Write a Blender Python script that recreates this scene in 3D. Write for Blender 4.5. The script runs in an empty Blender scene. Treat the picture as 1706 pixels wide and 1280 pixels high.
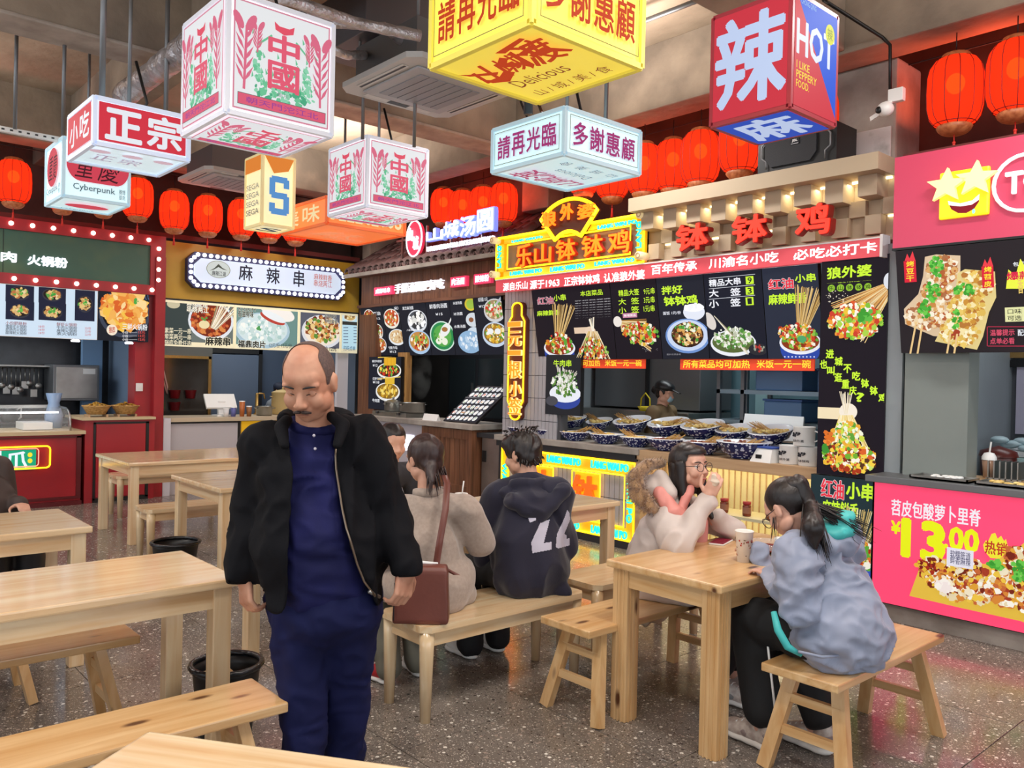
import bpy, bmesh, math, random
import numpy as np
from math import pi, sin, cos, radians, sqrt, atan2
from mathutils import Vector, Matrix, Euler, noise
# ---------------------------------------------------------------- camera, world, exposure
F_PX, CX, CY = 1375.0, 853.0, 640.0
CAM_H = 1.6
SC = bpy.context.scene
COL = SC.collection
cam_data = bpy.data.cameras.new('camera')
cam = bpy.data.objects.new('camera', cam_data); COL.objects.link(cam); SC.camera = cam
cam.rotation_mode = 'XYZ'
CAM_M = Matrix.Rotation(radians(48.35), 3, 'Z') @ Matrix.Rotation(pi/2 + radians(-0.5), 3, 'X') @ Matrix.Rotation(radians(1.25), 3, 'Z')
cam.matrix_world = Matrix.Translation((0, 0, CAM_H)) @ CAM_M.to_4x4()
cam_data.sensor_width = 36.0; cam_data.lens = F_PX / 1706.0 * 36.0
cam_data.clip_start = 0.05; cam_data.clip_end = 200
SC.view_settings.view_transform = 'Standard'; SC.view_settings.look = 'None'
SC.view_settings.gamma = 1.0; SC.view_settings.exposure = 0.0; SC.view_settings.use_curve_mapping = False
world = bpy.data.worlds.new('world'); SC.world = world; world.use_nodes = True
wn = world.node_tree.nodes; wn['Background'].inputs[0].default_value = (0.86, 0.93, 1.0, 1); wn['Background'].inputs[1].default_value = 2.5

def area_light(name, loc, rot, sx, sy, power, col):
    l = bpy.data.lights.new(name, 'AREA'); l.shape = 'RECTANGLE'; l.size = sx; l.size_y = sy; l.energy = power; l.color = col
    o = bpy.data.objects.new(name, l); COL.objects.link(o); o.location = loc; o.rotation_euler = rot; return o
# added fill lights over the seating; the upward ones brighten the ceiling
for k, (lx, ly) in enumerate([(-1.1, 0.8), (-3.4, -0.4), (-6.3, -0.4), (-8.8, 0.3), (-8.8, 4.9), (-4.6, 4.9), (-1.2, 4.7), (-1.0, 2.6)]):
    area_light('hall_fill', (lx, ly, 3.86), (0, 0, 0), 1.3, 0.25, 46, (1.0, 0.96, 0.92))
    area_light('ceiling_fill', (lx, ly, 3.88), (pi, 0, 0), 1.3, 0.25, 42, (1.0, 0.91, 0.82))

# ---------------------------------------------------------------- helpers
def srgb(h):
    if isinstance(h, str):
        h = h.lstrip('#'); c = [int(h[i:i+2], 16)/255 for i in (0, 2, 4)]
    else: c = list(h)
    return tuple(x/12.92 if x <= 0.04045 else ((x+0.055)/1.055)**2.4 for x in c)
def ray(px, py):
    return CAM_M @ Vector(((px-CX)/F_PX, -(py-CY)/F_PX, -1.0))
def on_plane(px, py, o, n):
    d = ray(px, py); c = Vector((0, 0, CAM_H)); n = Vector(n)
    return c + d * ((Vector(o)-c).dot(n) / d.dot(n))
def PX(px, py, v): return on_plane(px, py, (v, 0, 0), (1, 0, 0))
def PY(px, py, v): return on_plane(px, py, (0, v, 0), (0, 1, 0))
def PD(px, py, d): return Vector((0, 0, CAM_H)) + ray(px, py) * d
def proj(p):
    q = CAM_M.transposed() @ (Vector(p) - Vector((0, 0, CAM_H))); return (CX - F_PX*q.x/q.z, CY + F_PX*q.y/q.z)

MATS = {}
def mat(name, col, rough=0.5, metal=0.0, emit=0.0, ecol=None, spec=0.5, bump=None, col2=None, nscale=4.0, ncontrast=(0.35, 0.65), alpha=1.0, trans=0.0, stretch=None, detail=4.0, coat=0.0, sheen=0.0):
    if name in MATS: return MATS[name]
    m = bpy.data.materials.new(name); m.use_nodes = True; nt = m.node_tree; b = nt.nodes['Principled BSDF']; L = nt.links
    c = srgb(col) + (1,)
    b.inputs['Base Color'].default_value = c; b.inputs['Roughness'].default_value = rough; b.inputs['Metallic'].default_value = metal
    b.inputs['Specular IOR Level'].default_value = spec; b.inputs['Alpha'].default_value = alpha
    b.inputs['Transmission Weight'].default_value = trans; b.inputs['Coat Weight'].default_value = coat; b.inputs['Sheen Weight'].default_value = sheen
    if emit:
        b.inputs['Emission Color'].default_value = (srgb(ecol) + (1,)) if ecol else c
        b.inputs['Emission Strength'].default_value = emit
    if col2 or bump:
        tc = nt.nodes.new('ShaderNodeTexCoord'); mp = nt.nodes.new('ShaderNodeMapping'); L.new(tc.outputs['Object'], mp.inputs[0])
        if stretch: mp.inputs['Scale'].default_value = stretch
        if col2:
            n = nt.nodes.new('ShaderNodeTexNoise'); n.inputs['Scale'].default_value = nscale; n.inputs['Detail'].default_value = detail
            L.new(mp.outputs[0], n.inputs['Vector']); r = nt.nodes.new('ShaderNodeValToRGB')
            r.color_ramp.elements[0].position = ncontrast[0]; r.color_ramp.elements[1].position = ncontrast[1]
            r.color_ramp.elements[0].color = c; r.color_ramp.elements[1].color = srgb(col2) + (1,)
            L.new(n.outputs[0], r.inputs[0]); L.new(r.outputs[0], b.inputs['Base Color'])
        if bump:
            n2 = nt.nodes.new('ShaderNodeTexNoise'); n2.inputs['Scale'].default_value = bump[0]; n2.inputs['Detail'].default_value = 5
            L.new(mp.outputs[0], n2.inputs['Vector']); bp = nt.nodes.new('ShaderNodeBump'); bp.inputs['Strength'].default_value = bump[1]; bp.inputs['Distance'].default_value = bump[2] if len(bump) > 2 else 0.02
            L.new(n2.outputs[0], bp.inputs['Height']); L.new(bp.outputs[0], b.inputs['Normal'])
    MATS[name] = m; return m
def print_mat(name, strength, rough=0.35, base=1.0):
    """flat print: colours carried by the mesh; backlit boards give off their own colour"""
    if name in MATS: return MATS[name]
    m = bpy.data.materials.new(name); m.use_nodes = True; nt = m.node_tree; b = nt.nodes['Principled BSDF']
    a = nt.nodes.new('ShaderNodeAttribute'); a.attribute_name = 'Col'
    mx = nt.nodes.new('ShaderNodeMix'); mx.data_type = 'RGBA'; mx.inputs[0].default_value = 1.0 - base
    nt.links.new(a.outputs['Color'], mx.inputs[6]); mx.inputs[7].default_value = (0, 0, 0, 1)
    nt.links.new(mx.outputs[2], b.inputs['Base Color'])
    b.inputs['Roughness'].default_value = max(rough, .55); b.inputs['Specular IOR Level'].default_value = 0.12
    if strength:
        nt.links.new(a.outputs['Color'], b.inputs['Emission Color']); b.inputs['Emission Strength'].default_value = strength
    MATS[name] = m; return m
def wood(name, c1, c2, axis=0, rough=0.32, knots=True, coat=0.0):
    if name in MATS: return MATS[name]
    m = bpy.data.materials.new(name); m.use_nodes = True; nt = m.node_tree; b = nt.nodes['Principled BSDF']; L = nt.links
    tc = nt.nodes.new('ShaderNodeTexCoord'); mp = nt.nodes.new('ShaderNodeMapping'); L.new(tc.outputs['Object'], mp.inputs[0])
    s = [14.0, 14.0, 14.0]; s[axis] = 0.9; mp.inputs['Scale'].default_value = s
    oi = nt.nodes.new('ShaderNodeObjectInfo'); ad = nt.nodes.new('ShaderNodeVectorMath'); ad.operation = 'ADD'
    ml = nt.nodes.new('ShaderNodeVectorMath'); ml.operation = 'SCALE'; ml.inputs[0].default_value = (37, 19, 53); L.new(oi.outputs['Random'], ml.inputs['Scale'])
    L.new(mp.outputs[0], ad.inputs[0]); L.new(ml.outputs[0], ad.inputs[1])
    n = nt.nodes.new('ShaderNodeTexNoise'); n.inputs['Scale'].default_value = 1.6; n.inputs['Detail'].default_value = 6; n.inputs['Distortion'].default_value = 0.6
    L.new(ad.outputs[0], n.inputs['Vector']); r = nt.nodes.new('ShaderNodeValToRGB')
    r.color_ramp.elements[0].position = 0.3; r.color_ramp.elements[1].position = 0.72
    r.color_ramp.elements[0].color = srgb(c1)+(1,); r.color_ramp.elements[1].color = srgb(c2)+(1,)
    L.new(n.outputs[0], r.inputs[0]); out = r.outputs[0]
    if knots:
        mp2 = nt.nodes.new('ShaderNodeMapping'); s2 = [9.0, 9.0, 9.0]; s2[axis] = 3.2; mp2.inputs['Scale'].default_value = s2
        L.new(tc.outputs['Object'], mp2.inputs[0]); ad2 = nt.nodes.new('ShaderNodeVectorMath'); ad2.operation = 'ADD'
        L.new(mp2.outputs[0], ad2.inputs[0]); L.new(ml.outputs[0], ad2.inputs[1])
        v = nt.nodes.new('ShaderNodeTexVoronoi'); v.inputs['Scale'].default_value = 1.0; L.new(ad2.outputs[0], v.inputs['Vector'])
        r2 = nt.nodes.new('ShaderNodeValToRGB'); r2.color_ramp.elements[0].position = 0.08; r2.color_ramp.elements[1].position = 0.17
        r2.color_ramp.elements[0].color = (1, 1, 1, 1); r2.color_ramp.elements[1].color = (0, 0, 0, 1); L.new(v.outputs['Distance'], r2.inputs[0])
        mx = nt.nodes.new('ShaderNodeMix'); mx.data_type = 'RGBA'; L.new(r2.outputs[0], mx.inputs[0]); L.new(out, mx.inputs[6])
        mx.inputs[7].default_value = srgb('#5a3216')+(1,); out = mx.outputs[2]
    L.new(out, b.inputs['Base Color']); b.inputs['Roughness'].default_value = rough; b.inputs['Coat Weight'].default_value = coat; b.inputs['Coat Roughness'].default_value = 0.12
    bp = nt.nodes.new('ShaderNodeBump'); bp.inputs['Strength'].default_value = 0.12; bp.inputs['Distance'].default_value = 0.004
    L.new(n.outputs[0], bp.inputs['Height']); L.new(bp.outputs[0], b.inputs['Normal'])
    MATS[name] = m; return m

class MB:
    """collects shapes for ONE mesh; coordinates are in the frame of the object it becomes"""
    def __init__(s): s.v = []; s.f = []; s.c = []; s.smooth = []
    def add(s, vs, fs, col=None, smooth=False):
        n = len(s.v); s.v.extend([tuple(p) for p in vs])
        for f in fs: s.f.append(tuple(n+i for i in f)); s.c.append(col); s.smooth.append(smooth)
        return s
    def box(s, x0, y0, z0, x1, y1, z1, col=None, bev=0.0):
        if x0 > x1: x0, x1 = x1, x0
        if y0 > y1: y0, y1 = y1, y0
        if z0 > z1: z0, z1 = z1, z0
        if bev <= 0:
            vs = [(x0,y0,z0),(x1,y0,z0),(x1,y1,z0),(x0,y1,z0),(x0,y0,z1),(x1,y0,z1),(x1,y1,z1),(x0,y1,z1)]
            return s.add(vs, [(0,3,2,1),(4,5,6,7),(0,1,5,4),(1,2,6,5),(2,3,7,6),(3,0,4,7)], col)
        b = min(bev, (x1-x0)*.49, (y1-y0)*.49, (z1-z0)*.49)
        bm = bmesh.new(); bmesh.ops.create_cube(bm, size=1.0)
        for v in bm.verts: v.co = Vector(((x0+x1)/2+v.co.x*(x1-x0), (y0+y1)/2+v.co.y*(y1-y0), (z0+z1)/2+v.co.z*(z1-z0)))
        bmesh.ops.bevel(bm, geom=list(bm.edges), offset=b, segments=2, profile=0.6, affect='EDGES')
        bm.verts.ensure_lookup_table(); s.add([v.co[:] for v in bm.verts], [[v.index for v in f.verts] for f in bm.faces], col); bm.free(); return s
    def bar(s, p0, p1, w, h, col=None, up=(0, 0, 1), w2=None, h2=None):
        p0 = Vector(p0); p1 = Vector(p1); d = (p1-p0).normalized(); a = Vector(up).cross(d)
        if a.length < 1e-4: a = Vector((1, 0, 0)).cross(d)
        a.normalize(); b = d.cross(a); w2 = w2 or w; h2 = h2 or h; vs = []
        for p, ww, hh in ((p0, w, h), (p1, w2, h2)):
            for i, j in ((-1,-1),(1,-1),(1,1),(-1,1)): vs.append(p + a*(i*ww/2) + b*(j*hh/2))
        return s.add(vs, [(3,2,1,0),(4,5,6,7),(0,1,5,4),(1,2,6,5),(2,3,7,6),(3,0,4,7)], col)
    def tube(s, pts, r, n=8, col=None, closed=False, caps=True):
        pts = [Vector(p) for p in pts]; rr = r if isinstance(r, (list, tuple)) else [r]*len(pts); m = len(pts); vs = []; pa = None
        for i, p in enumerate(pts):
            if closed: d = pts[(i+1) % m] - pts[i-1]
            else: d = pts[min(i+1, m-1)] - pts[max(i-1, 0)]
            if d.length < 1e-9: d = Vector((0, 0, 1))
            d.normalize()
            if pa is None:
                a = Vector((0, 0, 1)).cross(d)
                if a.length < 1e-3: a = Vector((1, 0, 0)).cross(d)
            else: a = pa - d*pa.dot(d)
            a.normalize(); pa = a; b = d.cross(a)
            for k in range(n): t = 2*pi*k/n; vs.append(p + (a*cos(t)+b*sin(t))*rr[i])
        fs = []
        for i in range(m if closed else m-1):
            j = (i+1) % m
            for k in range(n): k2 = (k+1) % n; fs.append((i*n+k, i*n+k2, j*n+k2, j*n+k))
        if caps and not closed: fs.append(tuple(range(n-1, -1, -1))); fs.append(tuple((m-1)*n+k for k in range(n)))
        return s.add(vs, fs, col, True)
    def lathe(s, prof, n=24, c=(0, 0, 0), col=None, smooth=True):
        vs = []; fs = []; m = len(prof)
        for r, z in prof:
            for k in range(n): t = 2*pi*k/n; vs.append((c[0]+r*cos(t), c[1]+r*sin(t), c[2]+z))
        for i in range(m-1):
            for k in range(n): k2 = (k+1) % n; fs.append((i*n+k, i*n+k2, (i+1)*n+k2, (i+1)*n+k))
        return s.add(vs, fs, col, smooth)
    def ball(s, c, r, n=12, m=8, col=None, rot=None):
        if not isinstance(r, (tuple, list)): r = (r, r, r)
        vs = [Vector((0, 0, r[2]))]; fs = []
        for i in range(1, m):
            a = pi*i/m
            for k in range(n): t = 2*pi*k/n; vs.append(Vector((r[0]*sin(a)*cos(t), r[1]*sin(a)*sin(t), r[2]*cos(a))))
        vs.append(Vector((0, 0, -r[2]))); q = len(vs)-1
        for k in range(n): fs.append((0, 1+k, 1+(k+1) % n)); fs.append((q, 1+(m-2)*n+(k+1) % n, 1+(m-2)*n+k))
        for i in range(m-2):
            for k in range(n): k2 = (k+1) % n; fs.append((1+i*n+k, 1+(i+1)*n+k, 1+(i+1)*n+k2, 1+i*n+k2))
        c = Vector(c)
        vs = [c + (rot @ v if rot is not None else v) for v in vs]
        return s.add(vs, fs, col, True)
    def prism(s, poly, fn, t, col=None):
        """poly 2D -> fn(x, y, depth) 3D, extruded by t"""
        n = len(poly); vs = [fn(x, y, 0) for x, y in poly] + [fn(x, y, t) for x, y in poly]
        fs = [tuple(range(n)), tuple(range(2*n-1, n-1, -1))] + [(i, n+i, n+(i+1) % n, (i+1) % n) for i in range(n)]
        return s.add(vs, fs, col)
    def build(s, name, m, parent=None, loc=None, origin=None, kind=None, label=None):
        """loc: object location when the shapes are already local; origin: subtract this point from world shapes"""
        o_ = Vector(origin) if origin is not None else Vector((0, 0, 0))
        me = bpy.data.meshes.new(name); me.from_pydata([tuple(Vector(p)-o_) for p in s.v] if origin is not None else s.v, [], s.f)
        me.polygons.foreach_set('use_smooth', s.smooth)
        if any(c is not None for c in s.c):
            at = me.color_attributes.new('Col', 'FLOAT_COLOR', 'CORNER'); buf = []
            for f, c in zip(s.f, s.c): buf.extend((tuple(c)+(1.0,) if c else (1, 1, 1, 1)) * len(f))
            at.data.foreach_set('color', buf)
        me.materials.append(m); me.update()
        o = bpy.data.objects.new(name, me); COL.objects.link(o)
        if parent is not None: o.parent = parent
        if loc is not None: o.location = loc
        elif origin is not None and parent is None: o.location = o_
        if kind: o['kind'] = kind
        if label: o['label'] = label
        return o
def thing(name, label, cat, loc=(0, 0, 0), rz=0.0, group=None):
    o = bpy.data.objects.new(name, None); COL.objects.link(o); o.empty_display_size = 0.1
    o.location = loc; o.rotation_euler = (0, 0, rz); o['label'] = label; o['category'] = cat
    if group: o['group'] = group
    return o
def tag(o, label, cat, group=None, kind=None):
    o['label'] = label; o['category'] = cat
    if group: o['group'] = group
    if kind: o['kind'] = kind
    return o
CHILDREN = {}
def copy_tree(o, loc=None, rz=None, label=None, group=None, parent=None):
    c = o.copy(); COL.objects.link(c)
    if parent is not None: c.parent = parent
    if loc is not None: c.location = loc
    if rz is not None: c.rotation_euler = (0, 0, rz)
    if label: c['label'] = label
    if group: c['group'] = group
    for ch in list(o.children): copy_tree(ch, parent=c)
    return c
def struct(name, mb, m, origin=None):
    o = mb.build(name, m, origin=origin); o['kind'] = 'structure'; return o

# ---- lettering: outlines from the built-in font, cached
TXT = {}
def glyphs(s, bold=0.0, extr=0.0):
    k = (s, bold, extr)
    if k in TXT: return TXT[k]
    cu = bpy.data.curves.new('lettering', 'FONT'); cu.body = s; cu.size = 1.0; cu.offset = bold; cu.extrude = extr; cu.resolution_u = 2
    o = bpy.data.objects.new('lettering', cu); COL.objects.link(o); bpy.context.view_layer.update()
    me = o.evaluated_get(bpy.context.evaluated_depsgraph_get()).to_mesh()
    v = np.array([x.co[:] for x in me.vertices]) if len(me.vertices) else np.zeros((1, 3)); f = [tuple(p.vertices) for p in me.polygons]
    o.evaluated_get(bpy.context.evaluated_depsgraph_get()).to_mesh_clear()
    bpy.data.objects.remove(o); bpy.data.curves.remove(cu)
    lo = v.min(0); hi = v.max(0); TXT[k] = (v, f, lo, hi); return TXT[k]

def BN(b): return 1 if b <= 0 else (5 if b < .035 else 8)
def BO(q, b):
    n = BN(b); return (0, 0) if n == 1 else (b*.62*cos(2*pi*q/n+.4), b*.62*sin(2*pi*q/n+.4))
class Board:
    """a flat board with its own plane; positions can be read off in picture or board units"""
    def __init__(s, o, u, v):
        s.o = Vector(o); s.u = Vector(u).normalized(); s.v = Vector(v); s.v = (s.v - s.u*s.v.dot(s.u)).normalized(); s.n = s.u.cross(s.v)
        s.mb = MB(); s.k = 0; s.rnd = random.Random(7)
    def uv(s, px, py):
        p = on_plane(px, py, s.o, s.n) - s.o; return p.dot(s.u), p.dot(s.v)
    def P(s, a, b, d=0.0): return s.o + s.u*a + s.v*b + s.n*d
    def lay(s): s.k += 1; return 0.0004 + s.k*4e-5
    def poly(s, pts, col):
        d = s.lay(); s.mb.add([s.P(a, b, d) for a, b in pts], [tuple(range(len(pts)))], srgb(col))
    def rect(s, a0, b0, a1, b1, col): s.poly([(a0, b0), (a1, b0), (a1, b1), (a0, b1)], col)
    def prect(s, x0, y0, x1, y1, col):
        a0, b0 = s.uv(x0, y1); a1, b1 = s.uv(x1, y0); s.rect(a0, b0, a1, b1, col)
    def ppoly(s, pts, col): s.poly([s.uv(*p) for p in pts], col)
    def disc(s, a, b, ra, rb, col, n=28, rot=0.0):
        s.poly([(a+ra*cos(2*pi*k/n)*cos(rot)-rb*sin(2*pi*k/n)*sin(rot), b+ra*cos(2*pi*k/n)*sin(rot)+rb*sin(2*pi*k/n)*cos(rot)) for k in range(n)], col)
    def pscale(s, x, y):
        a = s.uv(x-4, y)[0]; b = s.uv(x+4, y)[0]; c = s.uv(x, y-4)[1]; d = s.uv(x, y+4)[1]; return abs(b-a)/8, abs(c-d)/8
    def pdisc(s, x, y, rx, ry, col, rot=0.0):
        a, b = s.uv(x, y); sx, sy = s.pscale(x, y); s.disc(a, b, rx*sx, ry*sy, col, rot=rot)
    def text(s, t, a0, b0, a1, b1, col, bold=0.0, outline=None, skew=0.0, ow=0.03):
        if outline: s.text(t, a0, b0, a1, b1, outline, bold+ow, skew=skew)
        v, f, lo0, hi0 = glyphs(t)
        sx = (a1-a0)/max(hi0[0]-lo0[0], 1e-6); sy = (b1-b0)/max(hi0[1]-lo0[1], 1e-6); d = s.lay()
        c_ = srgb(col)
        for q in range(BN(bold)):      # heavier strokes: the outline laid down several times round a small circle
            ox, oy = BO(q, bold); ox *= min(abs(sx), abs(sy)); s.mb.add([s.P(a0+(x-lo0[0])*sx+ox + skew*(y-lo0[1])*sy, b0+(y-lo0[1])*sy+oy*min(abs(sx), abs(sy)), d+q*3e-6) for x, y, z in v], f, c_)
    def ptext(s, t, x0, y0, x1, y1, col, bold=0.0, outline=None, skew=0.0, ow=0.03):
        a0, b0 = s.uv(x0, y1); a1, b1 = s.uv(x1, y0); s.text(t, a0, b0, a1, b1, col, bold, outline, skew, ow)
    def vtext(s, t, x0, y0, x1, y1, col, bold=0.0, outline=None):
        n = len(t); h = (y1-y0)/n
        for i, ch in enumerate(t): s.ptext(ch, x0, y0+i*h+h*.08, x1, y0+(i+1)*h-h*.08, col, bold, outline)
    def blobs(s, a, b, ra, rb, cols, n, size, shape=None, elong=1.0):
        R = s.rnd
        for i in range(n):
            t = R.random()*2*pi; q = sqrt(R.random())*0.96; x = a+ra*q*cos(t); y = b+rb*q*sin(t)
            if shape and not shape(x, y): continue
            z = size*(0.5+R.random()); an = R.random()*pi; m = R.choice((5, 6, 7)); pts = []
            for k in range(m):
                w = 2*pi*k/m; rr = z*(0.7+0.5*R.random()); xx = rr*cos(w)*elong; yy = rr*sin(w)
                pts.append((x+xx*cos(an)-yy*sin(an), y+xx*sin(an)+yy*cos(an)))
            s.poly(pts, R.choice(cols))
    def pblobs(s, x, y, rx, ry, cols, n, size, elong=1.0):
        a, b = s.uv(x, y); sx, sy = s.pscale(x, y); s.blobs(a, b, rx*sx, ry*sy, cols, n, size*sy, elong=elong)
    def line(s, a0, b0, a1, b1, w, col):
        dx, dy = a1-a0, b1-b0; l = math.hypot(dx, dy) or 1; nx, ny = -dy/l*w/2, dx/l*w/2
        s.poly([(a0+nx, b0+ny), (a0-nx, b0-ny), (a1-nx, b1-ny), (a1+nx, b1+ny)], col)
    def pline(s, x0, y0, x1, y1, w, col):
        a0, b0 = s.uv(x0, y0); a1, b1 = s.uv(x1, y1); s.line(a0, b0, a1, b1, w*s.pscale(x0, y0)[1], col)
    def bowl(s, x, y, rx, ry, rim, inner, food, n=60, size=2.5, pattern=None, rot=0.0):
        """a printed picture of a filled bowl or plate"""
        s.pdisc(x, y+ry*.12, rx, ry, pattern or rim); s.pdisc(x, y, rx, ry*.97, rim); s.pdisc(x, y, rx*.9, ry*.86, inner)
        s.pblobs(x, y, rx*.8, ry*.76, food, n, size)
    def skewers(s, x0, y0, x1, y1, spread, n, col=('#c9a25e', '#e0c084', '#8c6a34'), w=1.3):
        """a printed fan of sticks from (x0,y0) to points around (x1,y1)"""
        R = s.rnd
        for i in range(n):
            t = (i/(n-1)-.5)*2 if n > 1 else 0
            s.pline(x0+t*spread[0]*.25, y0+t*spread[1]*.25, x1+t*spread[0]+R.uniform(-3, 3), y1+t*spread[1]+R.uniform(-3, 3), w, R.choice(col))
    def clip(b, a0, a1, z0, z1):
        """nothing printed may hang over the panel edge"""
        mb = MB()
        for fc, cc in zip(b.mb.f, b.mb.c):
            P2 = [((p-b.o).dot(b.u), (p-b.o).dot(b.v), (p-b.o).dot(b.n)) for p in (Vector(b.mb.v[i]) for i in fc)]
            for ax, lim, sg_ in ((0, a0, 1), (0, a1, -1), (1, z0, 1), (1, z1, -1)):
                out_ = []
                for i in range(len(P2)):
                    p, q = P2[i], P2[(i+1) % len(P2)]; dp = (p[ax]-lim)*sg_; dq = (q[ax]-lim)*sg_
                    if dp >= 0: out_.append(p)
                    if dp*dq < 0: s_ = dp/(dp-dq); out_.append(tuple(p[k]+(q[k]-p[k])*s_ for k in range(3)))
                P2 = out_
                if len(P2) < 3: break
            if len(P2) >= 3: mb.add([b.P(*p) for p in P2], [tuple(range(len(P2)))], cc)
        b.mb = mb
    def build(s, name, m, parent=None, origin=None): return s.mb.build(name, m, parent, origin=origin)

def panel_on(board, a0, b0, a1, b1, depth, front=0.0):
    """the solid body behind a board's print"""
    mb = MB(); vs = [board.P(a, b, d) for d in (front, front-depth) for a, b in ((a0, b0), (a1, b0), (a1, b1), (a0, b1))]
    mb.add(vs, [(0,1,2,3),(7,6,5,4),(0,4,5,1),(1,5,6,2),(2,6,7,3),(3,7,4,0)]); return mb
def solid_text(board, t, a0, b0, a1, b1, bold, depth, front, m, name, parent, origin, col=None):
    """raised letters standing off a board; one part for every character"""
    chars = [c for c in t if c != ' ']; v0, f0, lo0, hi0 = glyphs(t, 0.0)
    v, f, lo, hi = glyphs(t, 0.0, 0.5)
    sx = (a1-a0)/(hi0[0]-lo0[0]); sy = (b1-b0)/(hi0[1]-lo0[1]); mb = MB()
    for q in range(BN(bold)):
        ox, oy = BO(q, bold); e_ = min(abs(sx), abs(sy)); mb.add([board.P(a0+(x-lo0[0])*sx+ox*e_, b0+(y-lo0[1])*sy+oy*e_, front+(z+.5)*depth+q*4e-5) for x, y, z in v], f, col)
    return mb.build(name, m, parent, origin=origin)
def px_solid(board, t, x0, y0, x1, y1, bold, depth, front, m, name, parent, origin):
    a0, b0 = board.uv(x0, y1); a1, b1 = board.uv(x1, y0)
    return solid_text(board, t, a0, b0, a1, b1, bold, depth, front, m, name, parent, origin)
def at_xy(o): return Vector(o.location)
# ---------------------------------------------------------------- materials
M_conc = mat('concrete_raw', '#a09180', 0.9, col2='#7c7064', nscale=2.2, bump=(6, .5, .03), detail=8)
M_conc2 = mat('concrete_pale', '#aaa39a', 0.85, col2='#847c74', nscale=3.0, bump=(9, .4, .02), detail=8)
M_wallgrey = mat('wall_grey', '#8f979c', 0.6, col2='#868e92', nscale=1.5)
M_dark = mat('dark_paint', '#26272b', 0.5)
M_black = mat('black_plastic', '#121214', 0.4)
M_steel = mat('brushed_steel', '#a9a8a4', 0.33, 0.9, col2='#8f8e8a', nscale=3)
M_steeld = mat('dull_steel', '#7b7d80', 0.45, 0.7)
M_white = mat('white_plastic', '#e8e8e6', 0.4)
M_red = mat('red_laminate', '#a3222a', 0.35, col2='#931d26', nscale=2)
M_redd = mat('dark_red_trim', '#5a1218', 0.4)
M_green = mat('green_board', '#3c6253', 0.45, col2='#6b7a4b', nscale=0.9, ncontrast=(.45, .75))
M_yellow = mat('yellow_paint', '#b89027', 0.5, col2='#ab8622', nscale=2)
M_beige = mat('beige_panel', '#b8a68c', 0.6)
M_pinkc = mat('pink_board', '#b43a55', 0.4, emit=0.28, ecol='#e0486a')
M_woodd = wood('stall_wood_dark', '#4e3022', '#7a4f37', 0, 0.55, knots=False)
M_wooddz = wood('stall_wood_dark_upright', '#54331f', '#84563a', 2, 0.55, knots=False)
M_woodl = wood('counter_wood', '#b08d68', '#c7a680', 0, 0.45, knots=False)
PINE = [wood('pine_%s' % 'xyz'[a], '#deba88', '#c4935a', a, 0.28, True, 0.35) for a in range(3)]
PINEL = [wood('pale_pine_%s' % 'xyz'[a], '#e9d3ad', '#d8b080', a, 0.2, False, 0.6) for a in range(3)]

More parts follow.
